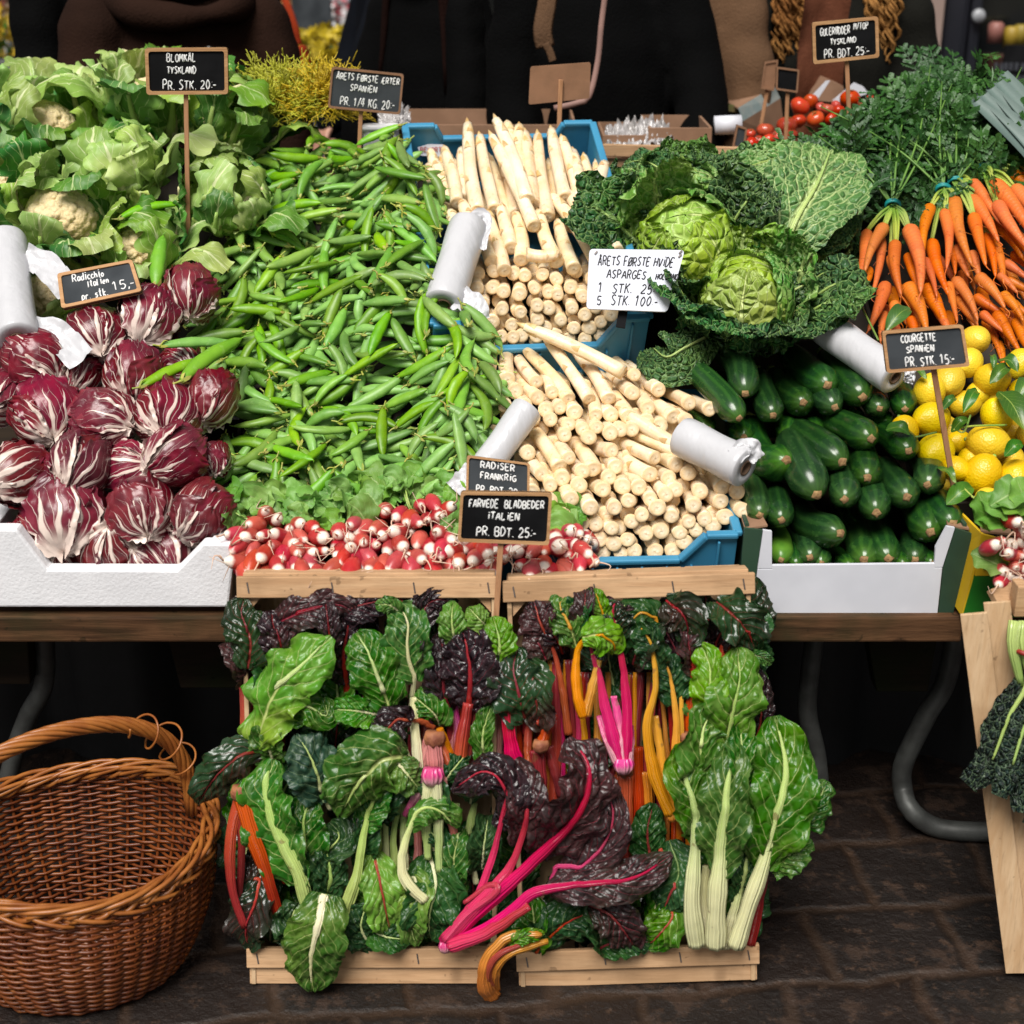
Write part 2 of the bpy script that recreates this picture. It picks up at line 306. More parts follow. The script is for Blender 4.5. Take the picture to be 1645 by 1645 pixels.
# carrot
t = NT('carrot_skin'); u, v = t.uv(); n = t.noise(20, None, 3); rg = t.math('SINE', t.math('ADD', t.math('MULTIPLY', v, 120.0), t.math('MULTIPLY', n, 22.0)))
c = t.mix(t.ss(.3, .7, n), (.62, .155, .012), (.54, .115, .010)); c = t.mix(t.math('MULTIPLY', t.ss(.72, 1, rg), .28), c, (.34, .06, .008)); c = t.mix(t.math('MULTIPLY', t.ss(.72, .8, t.noise(35, None, 2)), .4), c, (.2, .07, .02)); c = t.vary(c, .008, .14, .05); t.bump(rg, .12, .002); M['carrot'] = t.done(c, .45, .4, sss=.12, sssc=(.01, .004, .001))
M['carrot_stem'] = stalk('carrot_stem', (.36, .44, .07), (.13, .27, .035), .45)
M['carrot_green'] = plain('carrot_green', (.042, .130, .018), (.020, .078, .013), 12, .5, vary=.25)
M['band'] = plain('teal_band', (.01, .25, .24), (.01, .17, .18), 30, .4)
# lemon
t = NT('lemon_skin'); n = t.noise(14, None, 3); vo = t.n("TexVoronoi"); vo.inputs['Scale'].default_value = 260; t.l(t.obj(), vo.inputs['Vector'])
c = t.mix(t.ss(.3, .7, n), (.76, .54, .016), (.70, .46, .010)); c = t.vary(c, .010, .12, .05); t.bump(vo.outputs['Distance'], .25, .003); M['lemon'] = t.done(c, .38, .5, sss=.1, sssc=(.01, .006, .001))
# tomato, radish
M['tomato'] = plain('tomato_skin', (.50, .035, .010), (.42, .06, .012), 6, .2, vary=.15)
t = NT('radish_skin'); u, v = t.uv(); n = t.noise(50, None, 3); e = t.math('MULTIPLY_ADD', n, .22, t.math('MULTIPLY_ADD', t.rand(), .20, .66))
c = t.mix(t.ss(.35, .65, n), (.46, .050, .044), (.36, .028, .030)); c = t.vary(c, .012, .15, .06); c = t.mix(t.ss(t.math('SUBTRACT', e, .07), t.math('ADD', e, .05), v), c, (.80, .70, .60)); t.bump(n, .1, .002); M['radish'] = t.done(c, .33, .5, sss=.12, sssc=(.008, .003, .003))
M['radish_root'] = plain('radish_root', (.70, .52, .40), (.6, .38, .27), 60, .6)
# radicchio
def radicchio(name, base, k):
    t = NT(name); u, v = t.uv(); n = t.noise(14, None, 3); n2 = t.noise(40, None, 3); r = t.rand()
    uu = t.math('ADD', u, t.math('MULTIPLY_ADD', n, .34, -.17)); red = t.mix(t.ss(.3, .7, n2), (.175, .009, .020), (.088, .005, .013)); red = t.mix(t.math('MULTIPLY', t.ss(.5, .7, n), .5), red, (.18, .018, .032))
    red = t.vary(red, .008, .25, .08)
    def rib(N, w0, w1, off, warp):
        s_ = t.math('ADD', t.math('MULTIPLY', t.math('ADD', uu, t.math('MULTIPLY', t.math('MULTIPLY', v, v), warp)), float(N)), off)
        fr = t.math('ABSOLUTE', t.math('MULTIPLY_ADD', t.math('FRACT', s_), 2.0, -1.0)); ww = t.math('MULTIPLY_ADD', v, w1 - w0, w0); ww = t.math('MAXIMUM', ww, .0005)
        return t.math('SUBTRACT', 1.0, t.ss(t.math('MULTIPLY', ww, .55), ww, fr), clamp=True)
    m = t.math('MAXIMUM', rib(4, .62 * k, -.22, .5, .12), t.math('MULTIPLY', rib(9, .22 * k, -.05, .2, .35), .6)); a_ = t.math('ABSOLUTE', t.math('MULTIPLY_ADD', uu, 2.0, -1.0)); f_ = t.math('ABSOLUTE', t.math('MULTIPLY_ADD', t.math('FRACT', t.math('MULTIPLY', t.math('ADD', t.math('SUBTRACT', v, t.math('MULTIPLY', a_, .8)), t.math('MULTIPLY', n2, .16)), 5.0)), 2.0, -1.0)); m = t.math('MAXIMUM', m, t.math('MULTIPLY', t.math('SUBTRACT', 1.0, t.ss(.02, .10, f_), clamp=True), t.math('MULTIPLY', t.ss(.52, .66, n2), .5)))
    m = t.math('MAXIMUM', m, t.math('SUBTRACT', 1.0, t.ss(base * .4, base, t.math('ADD', v, t.math('MULTIPLY_ADD', n2, .14, -.07))), clamp=True))
    c = t.mix(m, red, (.70, .57, .50)); t.bump(t.math('ADD', m, t.math('MULTIPLY', n2, .6)), .45, .006); return t.done(c, .30, .5, trans=.06)
M['radicchio'] = radicchio('radicchio_leaf', .16, 1.0); M['radicchio_white'] = radicchio('radicchio_white_leaf', .42, 1.7)
# cauliflower curd
t = NT('curd'); vo = t.n("TexVoronoi"); vo.inputs['Scale'].default_value = 110; t.l(t.obj(), vo.inputs['Vector']); n = t.noise(9, None, 3)
c = t.mix(t.ss(.3, .7, n), (.72, .60, .36), (.66, .50, .26)); t.bump(t.math('SUBTRACT', 1.0, vo.outputs['Distance']), .7, .006); M['curd'] = t.done(c, .65, .3, sss=.15, sssc=(.01, .008, .004))
# made things
M['crate_wood'] = wood('poplar_crate_wood', (.56, .36, .205), (.43, .25, .13), 0, 1.2, dirt=(.30, .18, .095))
M['crate_wood_v'] = wood('poplar_crate_wood_upright', (.58, .41, .25), (.46, .29, .155), 2, 1.2, dirt=(.34, .21, .11))
M['table_wood'] = wood('weathered_table_wood', (.115, .056, .026), (.036, .017, .008), 0, 1.3, .7, True, (.020, .022, .008))
M['beam_wood'] = wood('mossy_beam_wood', (.022, .014, .008), (.012, .008, .005), 0, .8, .8, True, (.010, .015, .004))
M['stick_wood'] = wood('sign_stick_wood', (.44, .23, .12), (.34, .17, .085), 2, 2, .6, False)
M['frame_wood'] = wood('sign_frame_wood', (.50, .29, .14), (.38, .2, .09), 0, 2, .55, False)
M['kraft'] = plain('brown_fibreboard', (.25, .125, .065), (.20, .10, .05), 18, .8, .15)
M['cardboard'] = plain('brown_cardboard', (.26, .145, .085), (.21, .115, .065), 14, .85, .1)
M['slate'] = plain('chalk_slate_black', (.004, .004, .0045), (.008, .008, .009), 14, .85, .1, spec=.12)
M['slate_grey'] = plain('chalk_slate_dusty', (.050, .056, .062), (.026, .030, .034), 9, .85, .1, spec=.15)
M['chalk'] = plain('white_chalk', (.80, .80, .78), (.6, .6, .6), 160, .9)
M['ink'] = plain('black_marker', (.012, .012, .016), None, 60, .6)
M['paper'] = plain('white_paper', (.68, .70, .78), (.64, .66, .74), 8, .75)
M['foam'] = plain('white_foam', (.76, .76, .78), (.70, .70, .72), 12, .7, .25, bscale=220)
M['white_card'] = plain('white_cardboard', (.62, .63, .68), (.56, .57, .62), 9, .6, .06)
M['green_card'] = plain('dark_green_cardboard', (.020, .055, .030), (.016, .042, .024), 14, .6, .08)
M['yellow_card'] = plain('yellow_cardboard', (.66, .42, .012), (.60, .37, .01), 10, .5)
M['lime_card'] = plain('green_printed_cardboard', (.012, .16, .012), (.01, .13, .01), 10, .5)
M['blue'] = plain('blue_crate_plastic', (.045, .24, .40), (.035, .20, .35), 7, .42, .06)
t = NT('bag_film'); n = t.noise(9, None, 4, .6, 1.0); c = t.mix(n, (.55, .55, .57), (.46, .46, .48)); mp = t.n("Mapping"); mp.inputs['Scale'].default_value = (30, 30, 3); t.l(t.obj(), mp.inputs[0]); t.bump(t.noise(1.2, mp.outputs[0], 3), .35, .010); M['film'] = t.done(c, .30, .5)
M['tube_card'] = plain('cardboard_tube', (.16, .09, .055), (.12, .07, .04), 30, .8)
M['metal'] = plain('table_leg_metal', (.075, .078, .073), (.045, .046, .043), 22, .5, .1, metal=.3)
M['staple'] = plain('staple_wire', (.16, .14, .13), None, 50, .45, metal=.7)
M['wicker'] = NT('wicker'); t = M['wicker']; n = t.noise(22, None, 4); c = t.mix(t.ss(.3, .7, n), (.180, .046, .008), (.105, .023, .0055)); c = t.mix(t.math('MULTIPLY', t.ss(.58, .75, t.noise(60, None, 2)), .6), c, (.30, .105, .024)); M['wicker'] = t.done(c, .38, .45)
M['wicker_light'] = NT('wicker_light'); t = M['wicker_light']; n = t.noise(30, None, 4); c = t.mix(t.ss(.3, .7, n), (.34, .120, .024), (.22, .064, .013)); M['wicker_light'] = t.done(c, .36, .45)
# ------------------------------------------------------------------ setting: pavement of dark wet setts
def setts():
    t = NT('stone_setts'); mp = t.n("Mapping"); mp.inputs['Rotation'].default_value = (0, 0, math.radians(-6)); mp.inputs['Location'].default_value = (.13, .06, 0)
    nn = t.n("TexNoise"); nn.inputs['Scale'].default_value = 5; nn.inputs['Detail'].default_value = 3; t.l(t.obj(), nn.inputs['Vector'])
    sc = t.n("VectorMath", operation='SCALE'); sc.inputs['Scale'].default_value = .08; t.l(nn.outputs['Color'], sc.inputs[0])
    ad = t.n("VectorMath", operation='ADD'); t.l(t.obj(), ad.inputs[0]); t.l(sc.outputs[0], ad.inputs[1]); t.l(ad.outputs[0], mp.inputs[0])
    br = t.n("TexBrick"); t.l(mp.outputs[0], br.inputs['Vector']); br.inputs['Scale'].default_value = 1; br.inputs['Brick Width'].default_value = .22; br.inputs['Row Height'].default_value = .175
    br.inputs['Mortar Size'].default_value = .017; br.inputs['Mortar Smooth'].default_value = .9; br.offset = .43
    br.inputs['Color1'].default_value = (.0060, .0044, .0036, 1); br.inputs['Color2'].default_value = (.0125, .0068, .0046, 1); br.inputs['Mortar'].default_value = (.028, .0155, .009, 1)
    n = t.noise(11, None, 6, .65); n2 = t.noise(60, None, 5, .7)
    c = t.mix(t.math('MULTIPLY', t.ss(.54, .62, n), .75), br.outputs['Color'], (.038, .021, .013)); c = t.mix(t.math('MULTIPLY', t.ss(.55, .66, t.noise(32, None, 7, .7)), .7), c, (.060, .034, .021)); c = t.mix(t.math('MULTIPLY', t.ss(.60, .68, t.noise(85, None, 4, .7)), .5), c, (.004, .003, .003)); c = t.mix(t.math('MULTIPLY', t.ss(.6, .75, t.noise(4, None, 3)), .5), c, (.028, .010, .007))
    h = t.math('ADD', t.math('MULTIPLY', br.outputs['Fac'], -.45), t.math('ADD', t.math('MULTIPLY', n, .8), t.math('MULTIPLY', n2, .6))); t.bump(h, .7, .012)
    return t.done(c, t.math('MULTIPLY_ADD', n, .5, .3), .4)
M['setts'] = setts()
b = MB(); g = np.array([[[x, y, 0.0] for x in np.linspace(-60, 60, 25)] for y in np.linspace(-20, 100, 25)]); b.grid(g)
tag(b.build('pavement', M['setts'], org=(0, 0, 0)), kind='structure')

# ------------------------------------------------------------------ trestle table
TZ, TY = .525, 2.12
xl, xr = -1.35, T(1548, 1000, TY)[0]
tab = thing('trestle_table', 'long weathered wooden trestle table with a mossy front board carrying the vegetable boxes', 'table', (0, 2.6, 0))
b = MB(); b.box(((xl + xr) / 2, TY + .09, TZ - .0225), (xr - xl, .18, .045)); b.build('front_board', M['table_wood'], tab, False, bevel=.004)
b = MB()
for k in range(6): b.box(((xl + xr) / 2, TY + .29 + k * .19, TZ - .0225), (xr - xl, .18, .045))
b.build('top_board', M['table_wood'], tab, False, bevel=.004)
def tubeleg(pts, par, r=.017):
    b = MB(); b.tube(spline(pts, 40), r, 12); return b.build('leg', M['metal'], par)
Yl = 2.30
for sgn, us in ((1, [(1312, 1030), (1300, 1090), (1298, 1150), (1312, 1215), (1318, 1290)]), (-1, [(78, 1030), (72, 1090), (45, 1150), (22, 1215), (8, 1290)])):
    p = [T(u, v, Yl) for u, v in us]; p[0][2] = TZ - .047; e = p[-1].copy(); e[2] = .017; e[1] += .02; p.append(e); tubeleg(p, tab)
p = [T(u, v, 2.34) for u, v in [(1535, 1030), (1522, 1085), (1488, 1150), (1452, 1225), (1450, 1265)]] ; p[0][2] = TZ - .047
q = [G(1462, 1300, .05), G(1500, 1328, .02), G(1560, 1336, .018), G(1640, 1334, .018), G(1720, 1332, .018)]  # dark clothes, coloured darker still in place of awning shade over the shoppers
tubeleg(p + q, tab, .018)
for (u0, u1, v0, v1, Y) in ((-60, 58, 1036, 1100, 2.26), (283, 400, 1036, 1106, 2.26), (1395, 1500, 1040, 1112, 2.30)):
    a = T(u0, v0, Y); c = T(u1, v1, Y); bt = MB(); zt = TZ - .049
    x0, x1, z1 = a[0], c[0], c[2]; sl = .022
    bt.prism([(x0 + sl * (u0 > 1000), Y, z1), (x1 - .01, Y, z1), (x1, Y, zt), (x0 - sl, Y, zt)], (0, .05, 0)); bt.build('beam', M['beam_wood'], tab, False, bevel=.003)
# neighbouring table to the right
t2 = thing('trestle_table', 'second weathered wooden table top starting behind the pale slatted crate at the right edge', 'table', (1.2, 2.6, 0))
xa = T(1556, 1000, TY)[0]; b = MB(); b.box((xa + .5, TY + .55, TZ - .02), (1.0, 1.05, .05)); b.build('top_board', M['table_wood'], t2, False, bevel=.004)
for (x, y) in ((xa + .1, 2.6), (xa + .9, 2.3), (xa + .9, 3.0), (xa + .1, 3.0)):
    b = MB(); b.tube([(x, y, 0), (x, y, TZ - .046)], .02, 10); b.build('leg', M['metal'], t2)
# stepped riser under the display (wood coloured dark to stand for shade in gaps), the boxes rest on it
b = MB(); sl = -.115
p0 = DS(-1.35, .10, sl); p1 = DS(1.75, .10, sl); p2 = DS(1.75, 1.14, sl); p3 = DS(-1.35, 1.14, sl)
b.prism([(p0[0], p0[1], TZ + .001), p0, p3, (p3[0], p3[1], TZ + .001)], (3.1, 0, 0))
tag(b.build('display_riser', M['beam_wood'], smooth=False), 'dark sloping wooden riser under the vegetable boxes on the table', 'riser')

# ------------------------------------------------------------------ boxes on the table
def poly(pts, Y): return [T(u, v, Y) for u, v in pts]
Yf = 2.125
fb = thing('foam_box', 'white foam box with a cut-away front wall full of radicchio heads', 'box', (-.65, 2.35, TZ))
fr = poly([(-34, 976), (367, 976), (379, 874), (326, 873), (284, 916), (76, 915), (26, 850), (-34, 850)], Yf)
for q in fr: q[2] = max(q[2], TZ + .002)
b = MB(); b.prism(fr, (0, .028, 0)); b.build('front_wall', M['foam'], fb, False, bevel=.004)
xR, xL = fr[1][0], fr[0][0]; zt = fr[2][2]
for xq, dq in ((xR - .012, 0), (xL + .012, .01)): b = MB(); b.box((xq, Yf + .25, (TZ + zt) / 2 + dq), (.024, .43, zt - TZ - .004)); b.build('side_wall', M['foam'], fb, False, bevel=.003)
b = MB(); b.box(((xL + xR) / 2, Yf + .25, TZ + .016), (xR - xL - .05, .43, .024)); b.build('floor_panel', M['foam'], fb, False)
b = MB(); b.box(((xL + xR) / 2, Yf + .477, TZ + .10), (xR - xL, .024, .19)); b.build('back_wall', M['foam'], fb, False, bevel=.003)

cb = thing('cardboard_box', 'white and dark green cardboard box with a low cut front full of courgettes', 'box', (.27, 2.35, TZ))
Yc = 2.135
fw = poly([(1209, 985), (1506, 987), (1514, 912), (1502, 912), (1502, 905), (1240, 908), (1240, 914), (1217, 914)], Yc)
b = MB(); b.prism(fw, (0, .006, 0)); b.build('front_panel', M['white_card'], cb, False, bevel=.001)
for pl in ([(1217, 913), (1240, 913), (1240, 854), (1226, 852), (1222, 880)], [(1501, 911), (1514, 911), (1534, 848), (1521, 846), (1503, 880)]): b = MB(); b.prism(poly(pl, Yc), (0, .006, 0)); b.build('corner_strip', M['white_card'], cb, False)
for pl in ([(1188, 985), (1208, 985), (1216, 913), (1221, 880), (1225, 852), (1196, 849), (1192, 890)], [(1507, 987), (1531, 986), (1563, 858), (1535, 849), (1515, 912)]):
    b = MB(); b.prism(poly(pl, Yc + .001), (0, .006, 0)); b.build('corner_panel', M['green_card'], cb, False)
xa, xb = T(1190, 980, Yc)[0], T(1558, 870, Yc)[0]
for xq in (xa + .004, xb - .006): b = MB(); b.box((xq, Yc + .21, TZ + .077), (.006, .39, .14)); b.build('side_panel', M['green_card'], cb, False)
b = MB(); b.box(((xa + xb) / 2, Yc + .21, TZ + .006), (xb - xa - .02, .39, .006)); b.build('floor_panel', M['cardboard'], cb, False)
b = MB(); b.box(((xa + xb) / 2, Yc + .41, TZ + .08), (xb - xa, .006, .14)); b.build('back_panel', M['cardboard'], cb, False)
for x0, u0 in ((xa, 1), (xb, -1)):                        # torn brown flaps at the corners
    b = MB(); z = T(1200, 852, Yc)[2]; o = np.array([x0, Yc + .01, z - .004]); b.prism([o, o + (u0 * .035, 0, .006), o + (u0 * .03, .03, .012), o + (u0 * .016, .05, .004), o + (0, .06, .004)], (0, .0, .003)); b.build('torn_flap', M['cardboard'], cb, False)
yb = thing('cardboard_box', 'yellow and green printed cardboard box under the lemons beside the courgette box', 'box', (.62, 2.3, TZ))
Yy = 2.10
b = MB(); b.prism(poly([(1578, 858), (1614, 868), (1606, 925), (1566, 925)], Yy), (0, .006, 0)); b.prism(poly([(1614, 868), (1740, 872), (1740, 925), (1606, 925)], Yy), (0, .006, 0)); b.build('upper_panel', M['yellow_card'], yb, False)
b = MB(); b.prism(poly([(1565, 926), (1740, 926), (1740, 992), (1546, 992)], Yy), (0, .006, 0)); b.prism(poly([(1583, 898), (1600, 898), (1598, 915), (1580, 915)], Yy - .003), (0, .002, 0)); b.build('lower_panel', M['lime_card'], yb, False)
a1, a2 = T(1578, 858, Yy), T(1546, 990, Yy)
b = MB(); b.prism([a1 + (-.001, .001, 0), a2 + (-.001, .001, 0), a2 + (-.004, .2, 0), a1 + (-.02, .2, .0)], (.004, 0, 0)); b.build('side_panel', M['yellow_card'], yb, False)
b = MB(); b.prism([a1 + (0, .008, -.001), a1 + (.05, .008, -.006), a1 + (.055, .04, -.01), a1 + (.01, .05, .0)], (0, 0, .003)); b.build('flap', M['cardboard'], yb, False)

def blue_crate(label, cu, cv, right_u, width, length, h, tilt, Yoff=0.0, low=.055, yaw=0.0):
    """open plastic crate: local x right, y back along its floor, z up; front wall cut to a low rim"""
    d = ray(cu, cv); p = P(cu, cv, 0); xr_ = P(right_u, cv, 0)[0]
    th, ya = math.radians(tilt), math.radians(yaw); ex = np.array([math.cos(ya), math.sin(ya), 0]); hy = np.array([-math.sin(ya), math.cos(ya), 0]); ey = hy * math.cos(th) + np.array([0, 0, math.sin(th)]); ez = np.cross(ex, ey)
    o = np.array([xr_, p[1] + Yoff, p[2]]) - ex * width / 2 - ez * low
    L = lambda x, y, z: o + x * ex + y * ey + z * ez
    R = np.stack([ex, ey, ez], 1)
    root = thing('plastic_crate', label, 'crate', o)
    W = width / 2; k = .055
    fp = [(-W, 0), (W, 0), (W, h), (W - .052, h), (W - .052 - .036, low), (-W + .052 + .036, low), (-W + .052, h), (-W, h)]
    b = MB(); b.prism([L(x, 0, z) for x, z in fp], ey * .006); 
    for x in np.linspace(-W + .03, W - .03, 9):           # stiffening ribs
        hz = h if abs(x) > W - .056 else low
        b.box(L(x, -.0045, hz / 2 - .003), (.004, .009, hz - .012), R)
    b.box(L(0, -.0035, .018), (2 * W - .014, .006, .005), R)
    b.build('front_wall', M['blue'], root, False, bevel=.0012)
    b = MB(); b.prism([L(x, length, z) for x, z in [(-W, 0), (W, 0), (W, h), (W - .06, h), (W - .075, h - .03), (-W + .075, h - .03), (-W + .06, h), (-W, h)]], ey * .006)
    b.build('back_wall', M['blue'], root, False, bevel=.0012)
    for s in (-1, 1):
        b = MB(); b.box(L(s * (W - .003), length / 2 + .003, h / 2), (.006, length - .01, h - .004), R)
        for y in np.linspace(.05, length - .05, 9): b.box(L(s * (W + .004), y, h / 2 - .006), (.007, .004, h - .02), R)
        b.build('side_wall', M['blue'], root, False, bevel=.0012)
    b = MB(); b.box(L(0, length / 2 + .003, .004), (2 * W - .02, length - .02, .006), R); b.build('crate_floor', M['blue'], root, False)
    b = MB(); rr = .007                                    # rolled rim following the cut-outs
    fl = [L(x, .0, z) for x, z in [(-W, h), (-W + .050, h), (-W + .088, low), (W - .088, low), (W - .050, h), (W, h)]]
    bk = [L(x, length + .004, z) for x, z in [(W, h), (W - .06, h), (W - .075, h - .03), (-W + .075, h - .03), (-W + .06, h), (-W, h)]]
    loop = fl + bk
    for i in range(len(loop)):
        a, c = loop[i], loop[(i + 1) % len(loop)]; b.bar(a, c, .015, .010, ez if abs((c - a)[2]) < .03 or True else ey)
    b.build('rim', M['blue'], root, False, bevel=.003)
    return root, L, R
lower_crate, LCL, LCR = blue_crate('blue plastic crate at the table front under the lower heap of white asparagus', 1080, 897, 1181, .375, .42, .115, 14, 0.0, .068, 3)
upper_crate, UCL, UCR = blue_crate('blue plastic crate set higher at the back with tall white asparagus leaning in it', 900, 552, 1037, .385, .62, .135, 25, 0.0, .075, 8)

def tray(label, u0, u1, v0, v1, hf, mat):
    x0, x1 = P(u0, (v0 + v1) / 2)[0], P(u1, (v0 + v1) / 2)[0]; s0, s1 = np.dot(P(u0, v0) - DO, E_S), np.dot(P(u0, v1) - DO, E_S); R = np.stack([E_R, E_S, E_N], 1); root = thing('cardboard_tray', label, 'tray', DS((x0 + x1) / 2, s0, -.113)); hb = -.113; hm = (hf + hb) / 2
    b = MB(); b.box(DS((x0 + x1) / 2, (s0 + s1) / 2, hf), (x1 - x0 - .012, s1 - s0 - .012, .006), R); b.build('floor_panel', M[mat], root, False)
    for x in (x0, x1): b = MB(); b.box(DS(x, (s0 + s1) / 2, hm), (.006, s1 - s0 - .008, hf - hb + .012), R); b.build('side_panel', M[mat], root, False)
    for s in (s0, s1): b = MB(); b.box(DS((x0 + x1) / 2, s, hm), (x1 - x0 + .006, .006, hf - hb + .012), R); b.build('end_panel', M[mat], root, False)
M['gap_shade_card'] = plain('gap_shade_cardboard', (.030, .022, .015), (.02, .015, .010), 12, .85)  # cardboard coloured dark to stand in for shade in gaps below the produce
tray('dark tray under the heap of lemons', 1478, 1760, 800, 540, -.016, 'gap_shade_card')
tray('dark tray under the bunches of carrots', 1400, 1760, 520, 300, -.040, 'gap_shade_card')
tray('dark tray under the savoy cabbages', 1062, 1385, 520, 290, -.045, 'gap_shade_card')
tray('dark tray under the cauliflowers', -60, 395, 470, 200, -.065, 'gap_shade_card')
tray('dark tray under the heap of pea pods', 402, 668, 770, 250, -.062, 'gap_shade_card')
# ------------------------------------------------------------------ wooden crates stood on end against the table
CS = unit((0, .150, .614)); CN = np.array([0, -CS[2], CS[1]]); CO = np.array([0, 1.88, .004])
def PC(u, v, h=0.0):
    d = ray(u, v); q = CO + h * CN; t = np.dot(q - C0, CN) / np.dot(d, CN); return C0 + t * d
def CRV(u, v, h=0.0):                                     # pixel -> crate coords (x, s)
    p = PC(u, v, h); return p[0], float(np.dot(p - CO, CS))
def wood_crate(label, x0, x1, s0, s1, dep=.095, O=CO, S=CS, N=CN, X=np.array([1., 0, 0])):
    L = lambda x, s, n: O + x * X + s * S + n * N
    R = np.stack([X, S, N], 1); root = thing('wooden_crate', label, 'crate', L((x0 + x1) / 2, s0, -dep))
    W = x1 - x0; cx = (x0 + x1) / 2; Hh = s1 - s0; wm = [M['crate_wood']]; wv = [M['crate_wood_v']]
    b = MB()
    for k in range(4): b.box(L(x0 + W * (k + .5) / 4, (s0 + s1) / 2, -dep + .003), (W / 4 - .006, Hh, .005), R)
    b.build('floor_slat', wv, root, False, bevel=.001)
    for sx, x in ((1, x0), (-1, x1)):
        b = MB()
        for n0, n1 in ((-.004, -.040), (-.050, -dep + .004)): b.box(L(x + sx * .0035, (s0 + s1) / 2, (n0 + n1) / 2), (.007, Hh - .002, abs(n1 - n0)), R)
        b.build('side_slat', wv, root, False, bevel=.001)
    for sy, s in ((1, s0), (-1, s1)):
        so = .046 if sy > 0 else .012; b = MB(); b.box(L(cx, s + sy * so, -.004), (W + .012, .032, .011), R); b.build('end_rail', wm, root, False, bevel=.0015)
        b = MB()
        if sy > 0: b.box(L(cx, s + .014, -.013), (W + .006, .027, .012), R); b.box(L(cx, s + .004, -.06), (W - .004, .008, .07), R)
        else: b.box(L(cx, s - sy * .004, -.029), (W - .004, .008, .034), R)
        b.build('end_slat', wm, root, False, bevel=.001)
        for sx, x in ((1, x0), (-1, x1)):
            b = MB(); b.prism([L(x + sx * .008, s + sy * .028, -.010), L(x + sx * .030, s + sy * .028, -.010), L(x + sx * .008, s + sy * .052, -.010)], -N * (dep - .016)); b.build('corner_post', wm, root, False)
        b = MB()
        for fx in (.03, .36, .68, .97):
            p = L(x0 + W * fx, s + sy * so, .0022); b.box(p, (.002, .016, .0016), R @ np.array([[1, .15, 0], [-.15, 1, 0], [0, 0, 1]]).T)
        b.build('staple', M['staple'], root, False)
    return root
xA, sT = CRV(386, 931); xB, _ = CRV(797, 931); xC, _ = CRV(814, 931); xD, _ = CRV(1207, 931)
wood_crate('pale wooden crate stood on end, left one of the pair filled with green chard', xA, xB, 0, sT)
wood_crate('pale wooden crate stood on end, right one of the pair, with amber and white chard', -(xD - xC) / 2, (xD - xC) / 2, 0, sT, O=CO + np.array([(xC + xD) / 2 + .022, 0, 0]), S=unit(CS - np.array([.035, 0, 0])), X=unit(np.array([1, 0, 0]) + .035 * CS))
b = MB(); g = []  # black sheet added behind the legs to stand in for shade under the table
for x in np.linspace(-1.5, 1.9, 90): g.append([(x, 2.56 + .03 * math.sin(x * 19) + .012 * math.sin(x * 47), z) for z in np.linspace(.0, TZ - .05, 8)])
M['under_shade'] = plain('black_shade_sheet', (.0035, .0035, .004), None, 12, .6, .2); b.grid(np.array(g)); tag(b.build('shade_sheet', M['under_shade']), 'added black sheet under the table behind its legs, standing in for deep shade', 'shade_sheet')
# right-hand leaning crate with kale, seen edge on
rp = [T(1602, 955, 1.98), G(1668, 1570, .01)]
S3 = unit(rp[0] - rp[1]); X3 = unit(np.cross(S3, np.array([.55, -.83, .25]))); 
if X3[0] < 0: X3 = -X3
N3 = np.cross(X3, S3)
rc = thing('wooden_crate', 'pale slatted wooden crate leaning at the right edge with dark kale hanging out', 'crate', rp[1])
Ls = np.linalg.norm(rp[0] - rp[1])
b = MB()
for a_, b_ in ((0, .040), (.044, .082)):
    q0 = [T(1564 + a_ * 850, 985 - a_ * 420, 1.97 + a_ * .3), G(1636 + a_ * 620, 1562, .012)]
    b.bar(q0[0], q0[1], .038, .007, unit((-.3, -.9, .3)))
b.build('side_slat', M['crate_wood_v'], rc, False, bevel=.001)
b = MB(); b.bar(T(1598, 968, 2.0), T(1760, 905, 2.10), .04, .012, unit((0, -.8, .6))); b.build('end_rail', M['crate_wood'], rc, False, bevel=.001)
b = MB(); b.box(T(1636, 960, 1.99), (.016, .03, .05)); b.build('corner_post', M['crate_wood'], rc, False, bevel=.002)
b = MB(); b.bar(T(1700, 980, 2.06), G(1780, 1560, .01), .1, .007, unit((-.3, -.9, .3))); b.build('floor_slat', M['crate_wood_v'], rc, False)
